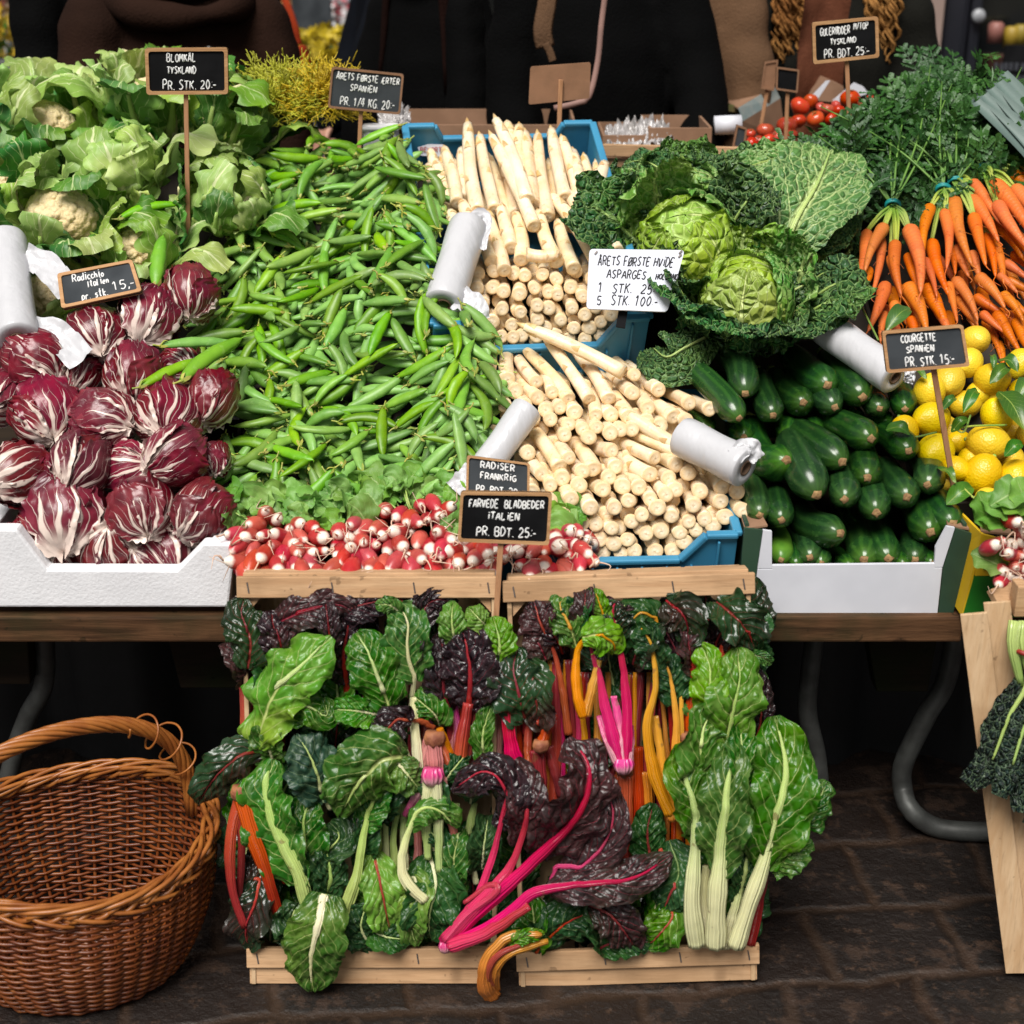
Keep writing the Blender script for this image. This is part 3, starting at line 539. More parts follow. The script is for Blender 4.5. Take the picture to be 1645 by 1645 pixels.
# ------------------------------------------------------------------ peas: dropped one by one on a height field
def pod_mesh(L, wd, curve, seed):
    r = random.Random(seed); n = 15; t = np.linspace(0, 1, n); x = (t - .5) * L
    y = curve * L * (1 - (2 * t - 1) ** 2); path = np.stack([x, y, 0 * x + .12 * curve * L * np.sin(t * PI * r.uniform(1, 2))], 1)
    w_ = wd / 2 * np.clip(np.sin(PI * np.clip(t, .02, .985)) ** .42, .12, 1) * (1 + .05 * np.sin(t * 2 * PI * 3.5 + seed)); w_[-1] = .0008
    b = MB(); th = np.linspace(0, 2 * PI, 10, endpoint=False); _, A, B = frames(path, (0, 0, 1))
    Pt = path[:, None] + w_[:, None, None] * (A[:, None] * (np.cos(th) * .66)[None, :, None] + B[:, None] * (np.sin(th))[None, :, None])
    b.grid(Pt, np.stack(np.broadcast_arrays((th / 2 / PI)[None, :], t[:, None]), -1), 0, wrap=True)
    b.F.append(tuple(range(10))[::-1]); b.M.append(0)
    tail = spline([path[-1], path[-1] + (.004, -.002, .001), path[-1] + (.006, -.006, .002)], 4); b.tube(tail, [.0009, .0007, .0005, .0003], 4)
    c = MB(); p0 = path[0]; st = spline([p0, p0 + (-.006, .001, .001), p0 + (-.012, r.uniform(-.004, .004), .002)], 5); c.tube(st, [.0022, .0016, .0013, .0013, .0016], 6)
    for k in range(5):                                    # calyx sepals curling back
        a = 2 * PI * k / 5; d = np.array([0, math.cos(a), math.sin(a)]); s_ = np.array([0, -math.sin(a), math.cos(a)]); e = r.uniform(.7, 1.3)
        c.add([p0 + (-.002, 0, 0) + s_ * .0022, p0 + (-.002, 0, 0) - s_ * .0022, p0 + (.005, 0, 0) + d * .0068 * e - s_ * .0022, p0 + (.005, 0, 0) + d * .0068 * e + s_ * .0022, p0 + (.010 * e, 0, 0) + d * .0075 * e], [(0, 1, 2, 3), (3, 2, 4)])
    return b, c, path, w_
PODS = [pod_mesh(L, wd, cv * 1.1, i) for i, (L, wd, cv) in enumerate([(.104, .0205, .05), (.112, .020, .10), (.094, .0215, .02), (.106, .0195, .14), (.084, .0200, .08), (.116, .021, .04), (.098, .0205, -.03), (.076, .0190, .12)])]
PEA_POLY = [(430, 212), (550, 218), (622, 258), (660, 300), (700, 350), (684, 400), (676, 480), (720, 522), (772, 560), (770, 610), (785, 665), (760, 720), (720, 775), (600, 785), (500, 800), (370, 790), (345, 740), (395, 640), (300, 620), (275, 540), (330, 470), (385, 410), (330, 385), (345, 350), (420, 330), (405, 260)]
pp = np.array([[P(u, v, .03)[0], np.dot(P(u, v, .03) - DO, E_S)] for u, v in PEA_POLY])
def inside(x, y, pl):
    c = False; j = len(pl) - 1
    for i in range(len(pl)):
        if (pl[i][1] > y) != (pl[j][1] > y) and x < (pl[j][0] - pl[i][0]) * (y - pl[i][1]) / (pl[j][1] - pl[i][1]) + pl[i][0]: c = not c
        j = i
    return c
RES = .004; X0, S0 = pp[:, 0].min() - .1, pp[:, 1].min() - .1; NX, NS = int((np.ptp(pp[:, 0]) + .2) / RES), int((np.ptp(pp[:, 1]) + .2) / RES)
HF = np.full((NX, NS), -.055)
cellx = X0 + RES * (np.arange(NX) + .5); cells = S0 + RES * (np.arange(NS) + .5)
for i_, x_ in enumerate(cellx):
    HF[i_, :] += np.maximum(.098 * sstep(-.34, -.205, x_) * sstep(.36, .54, cells), .095 * sstep(-.20, -.07, x_) * (1 - sstep(.46, .60, cells)))
HB_ = HF.copy()
INS = np.array([[inside(x, s, pp) for s in cells[::4]] for x in cellx[::4]])
def idx(x, s): return np.clip(((x - X0) / RES).astype(int), 0, NX - 1), np.clip(((s - S0) / RES).astype(int), 0, NS - 1)
def drop(k, x, s, a):
    _, _, path, wr = PODS[k]; ca, sa = math.cos(a), math.sin(a)
    sel = np.arange(1, 14); px = x + path[sel, 0] * ca - path[sel, 1] * sa; ps = s + path[sel, 0] * sa + path[sel, 1] * ca
    hmax = np.full(len(sel), -9.); T_ = path[sel, 0]
    for o in (-.7, 0, .7):
        ix, is_ = idx(px - sa * wr[sel] * o, ps + ca * wr[sel] * o); hmax = np.maximum(hmax, HF[ix, is_] - (wr[sel] * .66 * (1 - math.sqrt(1 - o * o))))
    Am = np.stack([T_, np.ones_like(T_)], 1); sl, c0 = np.linalg.lstsq(Am, hmax, rcond=None)[0]; sl = float(np.clip(sl, -.55, .55))
    res = hmax - sl * T_; c0 = np.sort(res)[-2] - .002
    h = c0 + wr * .66 + 0.0
    top = c0 + sl * T_ + 2 * wr[sel] * .66
    for o in (-.8, -.4, 0, .4, .8):
        ix, is_ = idx(px - sa * wr[sel] * o, ps + ca * wr[sel] * o); np.maximum.at(HF, (ix, is_), top - wr[sel] * .66 * (1 - math.sqrt(1 - o * o)))
    return c0 + max(wr) * .66, sl
pods = []; tries = 0
INSP = np.argwhere(INS)
while len(pods) < 730:
    best = None
    for _ in range(7):
        i, j = INSP[rnd.randrange(len(INSP))]; x = X0 + RES * (4 * i + rnd.uniform(0, 4)); s = S0 + RES * (4 * j + rnd.uniform(0, 4))
        ix_, is_ = max(4, int((x - X0) / RES)), max(4, int((s - S0) / RES)); hh = (HF[ix_ - 4:ix_ + 5, is_ - 4:is_ + 5] - HB_[ix_ - 4:ix_ + 5, is_ - 4:is_ + 5]).mean() + .03 * (max(0, abs(x + .2) - .18))
        if best is None or hh < best[0]: best = (hh, x, s)
    _, x, s = best; ang = rnd.uniform(0, 2 * PI)
    ang = noise.noise(Vector((x * 7, s * 7, 3.1))) * 5 + rnd.gauss(0, .9) + (PI if rnd.random() < .5 else 0)
    k = rnd.randrange(len(PODS)); h, sl = drop(k, x, s, ang); pods.append((k, x, s, h, ang, sl, rnd.uniform(-.6, .6)))
def podM(p):
    k, x, s, h, a, sl, roll = p
    M3 = np.stack([E_R, E_S, E_N], 1) @ np.array(Matrix.Rotation(a, 3, 'Z') @ Matrix.Rotation(-math.atan(sl), 3, 'Y') @ Matrix.Rotation(roll, 3, 'X'))
    Mm = np.eye(4); Mm[:3, :3] = M3; Mm[:3, 3] = DS(x, s, h); return Mm
# buried layers: one mass
b = MB()
for p in pods[:-298]:
    Mm = podM(p)
    for part, mi in ((PODS[p[0]][0], 0), (PODS[p[0]][1], 1)):
        V = np.vstack(part.V) @ Mm[:3, :3].T + Mm[:3, 3]; b.add(V, part.F, np.vstack(part.U), mi)
M['pea_cap_m'] = M['pea_cap']
tag(b.build('pea_pods', [M['pea'], M['pea_cap']]), 'deeper layers of green pea pods showing between the top pods of the heap', 'pea pods', kind='stuff')
podmesh = [(p[0].mesh('pea_pod', M['pea']), p[1].mesh('calyx', M['pea_cap'])) for p in PODS]
def place_pod(k, Mm, label, group='green pea pods in the large heap'):
    o = bpy.data.objects.new('pea_pod', podmesh[k][0]); COL.objects.link(o); o.matrix_world = Matrix(Mm.tolist()); tag(o, label, 'pea pod', group)
    c = bpy.data.objects.new('calyx', podmesh[k][1]); COL.objects.link(c); c.parent = o
    return o
for p in pods[-298:]: place_pod(p[0], podM(p), 'fresh green pea pod lying in the large heap of peas between the radicchio and asparagus')
# strays on other produce
def pod_px(u0, v0, u1, v1, h0, h1, k, label):
    a, c = P(u0, v0, h0), P(u1, v1, h1); x = unit(c - a); Mm = np.array(basis((a + c) / 2, x=x, y=unit(np.cross(E_N, x)), s=np.linalg.norm(c - a) / PODS[k][2][:, 0].ptp() if hasattr(PODS[k][2], 'ptp') else np.linalg.norm(c - a) / np.ptp(PODS[k][2][:, 0])))
    return place_pod(k, Mm, label, 'stray green pea pods')
pod_px(225, 622, 330, 575, .115, .10, 5, 'stray pea pod lying lowest across the radicchio heads')
pod_px(292, 612, 388, 543, .12, .095, 0, 'long stray pea pod tilted over the right edge of the radicchio pile')
pod_px(258, 556, 375, 550, .115, .085, 5, 'stray pea pod pointing left above the radicchio with white ribs')
pod_px(250, 462, 262, 378, .07, .09, 2, 'single pea pod standing on end beside the dusty radicchio slate')
pod_px(190, 352, 288, 328, .10, .09, 1, 'stray pea pod lying across the cauliflower leaves left of the sign stick')
pod_px(335, 226, 408, 218, .06, .06, 1, 'stray pea pod among the leaves right of the cauliflower sign stick')
# ------------------------------------------------------------------ white asparagus
def spear(seed, L=.215, r=.0132):
    rr = random.Random(seed); n = 16; t = np.linspace(0, 1, n); tt = t ** .9
    path = np.stack([rr.uniform(-.0045, .0045) * np.sin(t * PI) + .0012 * np.sin(t * 5 + seed), rr.uniform(-.0045, .0045) * np.sin(t * PI), t * L], 1)
    rad = r * (1.0 - .16 * t) * (1 + .03 * np.sin(t * 9 + seed)); rad[-4:] *= np.array([.98, .94, .86, .74])
    b = MB(); b.tube(path, rad, 14, cap=True, ref=(1, 0, 0), prof=lambda th: 1 + .05 * np.cos(2 * th + seed) + .03 * np.cos(3 * th + 2 * seed))
    tip = MB(); e = path[-1]
    tip.tube(spline([path[-4], path[-2], e + (0, 0, .010), e + (0, 0, .020)], 9), r * np.array([.55, .60, .62, .62, .58, .50, .38, .23, .05]), 10, ref=(1, 0, 0))
    def bract(z, a, h, wd):
        i = min(n - 1, max(1, int(round(z * (n - 1))))); c = path[i]; R0 = rad[i]; sc_ = 1.0; g = []
        for vv in np.linspace(0, 1, 6):
            row = []
            for uu in np.linspace(-1, 1, 5):
                an = a + uu * wd * (1 - vv) ** .7; rr_ = R0 * (1.05 - .10 * vv) + .0007; k = min(1, z + vv * h / L); j = np.array([np.interp(k, t, path[:, q]) for q in range(3)]); rk = np.interp(k, t, rad) * 1.02 + .0005
                row.append(j + np.array([math.cos(an) * rk, math.sin(an) * rk, 0]))
            g.append(row)
        tip.grid(np.array(g))
    for z, a in ((.80, .3), (.86, 2.3), (.90, 4.4), (.62, 5.2), (.66, 1.5), (.45, 3.4), (.28, .8)): bract(z, a + seed, .024 if z > .7 else .017, .8 if z > .7 else .55)
    cut = MB(); rings = [0, .35, .7, .93, 1.0]; th = np.linspace(0, 2 * PI, 16, endpoint=False); g = []
    for q in rings: g.append([[math.cos(a) * r * max(q, .02) * 1.0 * (1 + .04 * math.cos(2 * a + seed)) + path[0][0], math.sin(a) * r * max(q, .02) * (1 + .04 * math.cos(2 * a + seed)) + path[0][1], -.0018 + (.0016 if q == 1 else 0) + .0010 * math.sin(seed + q * 7 + a * 2) * (q < .95)] for a in th])
    cut.grid(np.array(g), np.stack(np.broadcast_arrays((th / 2 / PI)[None, :], np.array(rings)[:, None]), -1), wrap=True, flip=True)
    return b.mesh('asparagus_spear', M['asp']), tip.mesh('tip', M['asp_tip']), cut.mesh('cut_end', M['asp_cut'])
SP = [spear(i) for i in range(7)]; spn = [0]
def put_spear(butt, tipdir, label, group, s=1.0, rs=1.0, roll=None):
    k = spn[0] % 7; spn[0] += 1; z = unit(tipdir); x0 = np.array([math.cos(spn[0] * 2.1), math.sin(spn[0] * 2.1), .3])
    Mx = np.array(basis(butt, x=x0 - np.dot(x0, z) * z, z=z)); Mx[:3, 0] *= rs; Mx[:3, 1] *= rs; Mx[:3, 2] *= s
    o = bpy.data.objects.new('asparagus_spear', SP[k][0]); COL.objects.link(o); o.matrix_world = Matrix(Mx.tolist()); tag(o, label, 'asparagus', group)
    for nm, me in (('tip', SP[k][1]), ('cut_end', SP[k][2])):
        c = bpy.data.objects.new(nm, me); COL.objects.link(c); c.parent = o
    return o
def z6(x, y): return x / 2.742 + 680, y / 2.742 + 330
def z2(x, y): return x / 2.991 + 500, y / 2.991
def span_spear(butt, tip, hb, ht, label, group, rs=1.0):
    a, c = P(*butt, hb), P(*tip, ht); L = np.linalg.norm(c - a); put_spear(a, c - a, label, group, L / .235, rs * 1.04)
# upper crate, tall ones leaning on the back
LU = 'tall thick white asparagus spear leaning with its tip up in the upper blue crate'
GU = 'white asparagus in the upper crate'
tall = [((745, 565), (800, 1010)), ((875, 545), (1040, 960)), ((850, 625), (1068, 1085)), ((640, 695), (700, 975)), ((805, 630), (880, 1005)), ((940, 575), (985, 820)), ((995, 585), (1012, 900)), ((1022, 610), (1068, 980)), ((1085, 620), (1135, 1040)), ((1150, 600), (1222, 950)), ((1200, 645), (1292, 960)), ((1255, 725), (1325, 970)), ((1412, 765), (1370, 1015)), ((720, 700), (730, 960)), ((600, 765), (640, 1000)), ((560, 780), (590, 1000))]
for i, (a, c) in enumerate(tall):
    span_spear(z2(*c), z2(*a), .055 + .022 * (i in (1, 2)) - .02 * (i in (13, 14, 15)), .045 + .015 * (i in (1, 2)) - .02 * (i in (13, 14, 15)), LU, GU, 1.02)
row2 = [((720, 955), (790, 1180)), ((790, 985), (865, 1255)), ((845, 1005), (925, 1300)), ((900, 970), (960, 1190)), ((985, 1010), (1010, 1250)), ((1080, 1000), (1180, 1260)), ((1140, 915), (1370, 1250)), ((1205, 890), (1410, 1220)), ((1300, 920), (1470, 1210)), ((1180, 1050), (1260, 1290)), ((670, 1010), (690, 1130))]
for a, c in row2: span_spear(z2(*c), z2(*a), .062, .05, 'white asparagus spear lying lengthwise across the middle of the upper crate heap', GU, 1.02)
def pile(cuts, default, L, h, label, group, ymin=0):
    for q in cuts:
        u, v = z6(q[0], q[1]); bt = P(u, v, h); hh = h
        while ymin and bt[1] < ymin and hh > -.05: hh -= .004; bt = P(u, v, hh)
        if len(q) > 2: dx, dy = q[2] - q[0], q[3] - q[1]
        else: dx, dy = default
        n_ = math.hypot(dx, dy); ext = 1.55 if len(q) > 2 else 1
        Ls = L * rnd.uniform(.93, 1.05)
        tgt = far_on_ray(bt, u + dx * ext / 2.742 + rnd.gauss(0, 3), v + dy * ext / 2.742 + rnd.gauss(0, 3), Ls)
        put_spear(bt, tgt - bt, label, group, Ls / .235, rnd.uniform(.86, 1.02))
cu = [(240, 300), (310, 290), (395, 300), (450, 312), (525, 305), (590, 325), (670, 288), (235, 365), (305, 362), (355, 382), (425, 392), (490, 365), (550, 380), (590, 392), (650, 362), (702, 400), (265, 432), (345, 457), (430, 472, 390, 430), (500, 440), (555, 452), (605, 505), (655, 452), (710, 482), (305, 515), (390, 527, 350, 490), (435, 572), (500, 502), (540, 537), (500, 577), (665, 542), (732, 542), (782, 512), (342, 577), (710, 587), (830, 482), (585, 570), (760, 450), (740, 320), (640, 590), (395, 578), (190, 405), (250, 490), (780, 570)]
pile(cu, (-12, -62), .20, .045, 'white asparagus cut end facing out of the stacked heap in the upper blue crate', GU, 2.64)
pile([(x + 14 * (k % 3), y) for k, y in enumerate(range(290, 600, 44)) for x in range(250, 800, 78)], (-12, -62), .20, .012, 'white asparagus deep in the stacked heap of the upper blue crate', GU, 2.66)
for k in range(15): span_spear((722 + k * 18, 345 + 10 * (k % 3)), (690 + k * 19, 235 + 9 * (k % 4)), .02, .012, 'white asparagus under the tall spears in the upper blue crate', GU)
put_spear(P(*z6(455, 215), .075), P(*z6(610, 222), .075) - P(*z6(455, 215), .075), 'short white asparagus piece lying crosswise in the upper blue crate', GU, .28, 1.0)
GL = 'white asparagus in the lower heap'
pile([(x + 20 * (k % 3), y) for k, y in enumerate(range(800, 1500, 62)) for x in range(330 + max(0, k - 3) * 32, 1000 + min(k, 6) * 50, 95)], (-45, -75), .20, .02, 'white asparagus buried in the lower heap', GL, 2.20)
mid = [(290, 745, 290, 650), (370, 765, 370, 680), (315, 818), (405, 820), (362, 882), (503, 845, 420, 765), (500, 775, 430, 700), (565, 822, 530, 745), (640, 852, 515, 700), (730, 852, 590, 650), (820, 852, 710, 710), (880, 740, 570, 590), (930, 747, 860, 690), (1035, 812, 930, 720), (925, 825, 850, 770), (990, 892, 900, 820), (905, 932, 850, 840), (1100, 932, 970, 820), (1170, 872, 1060, 810), (1262, 897, 1150, 855), (1160, 947, 1080, 890), (760, 922, 730, 820), (825, 922, 790, 880), (540, 902, 510, 850), (600, 892, 560, 840), (670, 912, 640, 870), (560, 942, 530, 900), (640, 962, 600, 920), (700, 985, 670, 940), (765, 977, 690, 920), (825, 1002, 760, 960), (985, 950, 950, 910), (1040, 972, 1000, 930), (730, 1022, 690, 980), (620, 1010, 590, 970), (870, 985, 830, 950), (920, 985, 890, 950), (450, 880, 420, 840), (400, 940, 370, 900), (480, 940, 450, 900)]
pile(mid, (-45, -75), .20, .055, 'white asparagus spear lying in the middle heap just below the upper blue crate', GL)
low = [(600, 1152, 480, 980), (525, 1182, 450, 1100), (612, 1200, 560, 1130), (640, 1112, 560, 1010), (750, 1162, 650, 1050), (830, 1082, 700, 1050), (850, 1152, 800, 1115), (1020, 1112, 840, 1020), (1000, 1182, 880, 1110), (1110, 1142, 1030, 1090), (1160, 1102, 890, 1000), (1250, 1152, 980, 980), (1170, 1182, 1130, 1130), (1080, 1202, 1000, 1150), (702, 1172, 650, 1120), (815, 1197, 760, 1155), (690, 1232, 640, 1180), (560, 1232, 520, 1170), (650, 1292, 600, 1205), (790, 1252, 720, 1195), (880, 1242, 840, 1185), (950, 1242, 890, 1180), (1070, 1272, 1020, 1215), (1000, 1292, 950, 1235), (1110, 1252, 1070, 1200), (1190, 1322, 1150, 1260), (1220, 1262, 1180, 1200), (1320, 1242, 1250, 1170), (1382, 1262, 1340, 1210), (1310, 1302, 1240, 1240), (1402, 1342, 1330, 1295), (1330, 1372, 1270, 1315), (1240, 1382, 1190, 1325), (740, 1332, 670, 1265), (840, 1332, 790, 1285), (905, 1302, 860, 1250), (960, 1362, 930, 1320), (920, 1392, 870, 1345), (760, 1402, 720, 1350), (830, 1422, 790, 1370), (1030, 1332, 1000, 1290), (1095, 1372, 1060, 1300), (1170, 1392, 1130, 1340), (1050, 1432, 1000, 1385), (980, 1442, 940, 1395), (1130, 1442, 1090, 1395), (900, 1472, 860, 1425), (840, 1492, 800, 1445), (780, 1472, 740, 1425), (930, 1522, 890, 1475), (1020, 1522, 980, 1470), (1095, 1522, 1060, 1475), (1150, 1482, 1110, 1435), (870, 1532, 830, 1490), (1280, 1412, 1240, 1370), (700, 1400, 660, 1350), (480, 1260, 440, 1200), (560, 1300, 520, 1240), (620, 1360, 580, 1300), (1200, 1430, 1160, 1390), (460, 1090, 420, 1040), (790, 1530, 760, 1480), (720, 1490, 690, 1440)]
pile(low, (-55, -65), .20, .055, 'white asparagus cut end facing out of the low heap in the front blue crate', GL, 2.19)
# ------------------------------------------------------------------ courgettes
def courgette(seed, bend):
    n = 22; t = np.linspace(0, 1, n); L = .19; r = .0265
    path = np.stack([bend * L * np.sin(t * PI) * .5, 0 * t, t * L], 1)
    rad = r * np.clip(1 - np.abs(1 - t * 1.0) ** 1 * .0, 0, 1) * (1 - .22 * (1 - t) ** 2.0); rad *= np.sqrt(np.clip(1 - ((t - .5) / .502) ** 8, .03, 1)); rad[0] = r * .42
    rad[-1] = r * .28; rad[-2] = min(rad[-2], r * .62); rad[-3] = min(rad[-3], r * .82)
    b = MB(); b.tube(path, rad, 20, ref=(1, 0, 0), prof=lambda th: 1 + .022 * np.cos(5 * th + seed))
    e = path[-1]; c = MB(); c.tube([e + (0, 0, -.002), e + (0, 0, .0012), e + (0, 0, .0028), e + (0, 0, .003)], [.0062, .0068, .0052, .001], 9, ref=(1, 0, 0), prof=lambda th: 1 + .22 * np.cos(5 * th))
    a = path[0]; d = MB(); d.tube([a + (0, 0, .003), a + (0, 0, -.008), a + (0, 0, -.018)], [r * .42, r * .34, r * .36], 9, ref=(1, 0, 0), prof=lambda th: 1 + .12 * np.cos(5 * th))
    return b, c, d
CG = [courgette(i, bd) for i, bd in enumerate((.05, .18, -.12, .0, .30))]
CGm = [(b.mesh('courgette', M['courgette']), c.mesh('blossom_scar', M['scar']), d.mesh('stem_end', M['carrot_stem'])) for b, c, d in CG]
def z7(x, y): return x / 2.571 + 1030, y / 2.571 + 360
rows = {
 'back row of courgettes under the savoy cabbage': [(430, 700, 330, 540, 62), (770, 665, 600, 520, 70), (915, 715, 760, 540, 68), (405, 802, 200, 580, 56)],
 'second courgette row from the back': [(545, 790, 485, 615, 56), (670, 737, 545, 610, 60), (800, 757, 735, 630, 58), (985, 762, 920, 680, 50), (1090, 764, 1050, 650, 52)],
 'sunken middle row of courgettes, half hidden': [(280, 850, 230, 780, 52), (425, 880, 380, 800, 52), (600, 880, 560, 800, 52), (720, 850, 680, 780, 54), (330, 1010, 290, 900, 50), (880, 820, 830, 740, 50), (1010, 830, 960, 770, 50), (440, 1010, 380, 930, 54)],
 'raised middle row of large courgettes': [(600, 975, 450, 810, 74), (830, 982, 620, 850, 72), (950, 887, 745, 790, 66), (1105, 937, 975, 850, 60)],
 'third courgette row from the front of the box': [(725, 1117, 620, 890, 80), (840, 1137, 760, 980, 62), (935, 1047, 905, 920, 64), (1098, 1127, 990, 990, 66), (1182, 1077, 1100, 920, 62), (1288, 1237, 1190, 1040, 66)],
 'second courgette row from the front of the box': [(490, 1202, 450, 1040, 56), (580, 1222, 565, 1090, 57), (822, 1277, 650, 1150, 68), (972, 1192, 925, 1075, 66), (1195, 1272, 1110, 1110, 72)],
 'front row of courgettes at the low box wall': [(578, 1387, 545, 1250, 50), (697, 1377, 620, 1230, 57), (920, 1387, 830, 1180, 70), (1022, 1382, 1000, 1200, 70), (1132, 1387, 1130, 1270, 58), (745, 1400, 715, 1310, 44), (1205, 1400, 1190, 1330, 40), (860, 1410, 800, 1350, 40), (640, 1410, 610, 1350, 40), (1080, 1405, 1060, 1340, 40)]}
hrow = [.075, .06, .015, .085, .075, .060, .045]
cn = 0
for (rn, lst), hh in zip(rows.items(), hrow):
    for i, q in enumerate(sorted(lst)):
        u, v = z7(q[0], q[1]); tip = P(u, v, hh); h2 = hh
        while tip[1] < 2.155 and h2 > -.04: h2 -= .004; tip = P(u, v, h2)
        sc = 1.1 * q[4] / 2.571 / pscale(tip) / .0265
        L = .19 * min(1.25, max(.75, sc * 1.05)); fu, fv = z7(q[2], q[3]); far = far_on_ray(tip, fu, fv, L)
        k = 4 if q[:2] == (600, 975) else cn % 4; z = unit(tip - far); x0 = E_R * math.cos(cn) + E_N * math.sin(cn)
        Mx = np.array(basis(far, x=x0 - np.dot(x0, z) * z, z=z)); Mx[:3, 0] *= sc; Mx[:3, 1] *= sc; Mx[:3, 2] *= L / .19
        light = q[:2] == (578, 1387)
        o = bpy.data.objects.new('courgette', CGm[k][0].copy() if light else CGm[k][0]); COL.objects.link(o); o.matrix_world = Matrix(Mx.tolist())
        if light: o.data.materials[0] = M['courgette_light']
        tag(o, ('lighter green courgette in the left corner of the box' if light else f'{ORD[i]} from the left in the {rn}'), 'courgette', 'dark green courgettes in the white box')
        for nm, me in (('blossom_scar', CGm[k][1]), ('stem_end', CGm[k][2])):
            c = bpy.data.objects.new(nm, me); COL.objects.link(c); c.parent = o
        cn += 1
# ------------------------------------------------------------------ lemons
def leaf(mb, path, width, nu=9, nv=22, cup=.15, ruffle=0, rfreq=3, puff=0, nside=7, slope=.3, prof=None, N=None, side=None, seed=0, lobe=0, mat=0, edge_curl=0, rough=0, nf=22, droop=0):
    """one leaf blade along a path: cupped, ruffled at the edge, quilted between its side veins"""
    pc = spline(path, nv); Tn = np.gradient(pc, axis=0); Tn /= np.linalg.norm(Tn, axis=1)[:, None] + 1e-12
    if side is not None: sd_ = np.broadcast_to(np.asarray(side, float), pc.shape).copy(); sd_ = sd_ - (sd_ * Tn).sum(1)[:, None] * Tn
    else: sd_ = np.cross(Tn, np.asarray(N, float)[None])
    sd_ /= np.linalg.norm(sd_, axis=1)[:, None] + 1e-12; Nn = np.cross(sd_, Tn)
    v = np.linspace(0, 1, nv)[:, None]; u = np.linspace(-1, 1, nu)[None, :]
    pf = prof(v) if prof else np.sin(PI * np.clip(v, 0, 1) ** .8) ** .7
    hw = width / 2 * pf; o = seed * 7.31
    if lobe:
        nb = np.array([[noise.noise(Vector((vv * 9 + o, sg * 3 + o, .3))) + .45 * noise.noise(Vector((vv * 27 + o, sg * 5, o))) for sg in (-1, 1)] for vv in v[:, 0]])
        hw = hw * (1 + lobe * np.where(u < 0, nb[:, :1], nb[:, 1:]))
    ph = o; a = np.abs(u)
    z = cup * width * .5 * u ** 2 * pf - edge_curl * width * np.clip(a - .6, 0, 1) ** 2
    if ruffle: z = z + ruffle * (a ** 2.2) * np.sin(v * 2 * PI * rfreq + ph + np.where(u < 0, 1.7, 0)) * np.minimum(1, 4 * pf)
    if puff:
        fr = np.abs(((v - a * slope) * nside) % 1 * 2 - 1); z = z + puff * np.sqrt(np.clip(1 - fr ** 3, 0, 1)) * np.clip(a * 6, 0, 1) * pf - puff * .6 * np.exp(-(a / .07) ** 2)
    if rough:
        z = z + rough * np.array([[noise.noise(Vector((vv * nf * .5 + o, uu * nf * .25, o))) for uu in u[0]] for vv in v[:, 0]])
    Pt = pc[:, None] + sd_[:, None] * (hw * u)[..., None] + Nn[:, None] * z[..., None]
    mb.grid(Pt, np.stack(np.broadcast_arrays(u * .5 + .5, v), -1), mat); return pc, Nn
lem = MB(); n, m_ = 26, 18; ph = np.linspace(0, PI, m_); rr_ = np.sin(ph) ** .92; zz = -np.cos(ph) * 1.13; zz[-4:] += [.02, .07, .12, .15]; zz[0] -= .04
path = np.stack([0 * zz, 0 * zz, zz * .032], 1); lem.tube(path, np.maximum(rr_ * .032, .0016), 24, ref=(1, 0, 0), prof=lambda th: 1 + .02 * np.cos(3 * th))
lemm = lem.mesh('lemon', M['lemon']); nub = MB(); nub.tube([(0, 0, -.034), (0, 0, -.0385), (0, 0, -.040)], [.004, .0035, .001], 8, ref=(1, 0, 0)); nubm = nub.mesh('stem_button', M['carrot_stem'])
lemons = [(1380, 478, 60, 'top lemon beside the upper right corner of the courgette slate'), (1350, 572, 62, 'lemon tucked behind the right edge of the courgette slate'), (1272, 645, 66, 'lemon under the courgette slate right of its stick'), (1190, 695, 66, 'lemon under the lower left corner of the courgette slate'), (1200, 805, 72, 'lemon left of the slate stick with a dark twig below'), (1450, 640, 68, 'lemon half covered by two raised leaves'), (1335, 745, 58, 'shaded lemon between the stick and the leafy lemons'), (1468, 790, 66, 'dull lemon in the middle of the lemon pile'), (1090, 850, 56, 'lemon at the courgettes with a curled leaf on it'), (1218, 938, 76, 'large lemon crossed by the slate stick'), (1432, 905, 78, 'large smooth lemon with its nipple to the right'), (1300, 1010, 52, 'small lemon just right of the lower stick'), (1408, 1030, 76, 'round lemon facing the viewer low in the pile'), (1548, 1040, 66, 'lemon at the right edge above the radish leaves'), (1565, 575, 56, 'lemon at the right edge below the carrots'), (1575, 690, 54, 'lemon at the right edge beneath the big leaf'), (1432, 1135, 48, 'lowest lemon above the yellow box'), (1530, 860, 56, 'deep lemon behind the large leaf'), (1310, 900, 50, 'deep lemon between the stick and the large lemon'), (1480, 730, 50, 'hidden lemon under the leaves'), (1620, 860, 60, 'lemon outside right of the leaf'), (1250, 1060, 45, 'deep lemon at the courgette edge'), (1500, 1120, 48, 'deep lemon over the yellow box'), (1260, 850, 56, 'deep lemon under the twig right of the slate stick'), (1360, 980, 54, 'deep lemon behind the round lemon facing the viewer'), (1520, 960, 54, 'deep lemon right of the large smooth lemon'), (1400, 700, 54, 'deep lemon left of the big leaf'), (1300, 560, 52, 'deep lemon under the courgette slate board')]
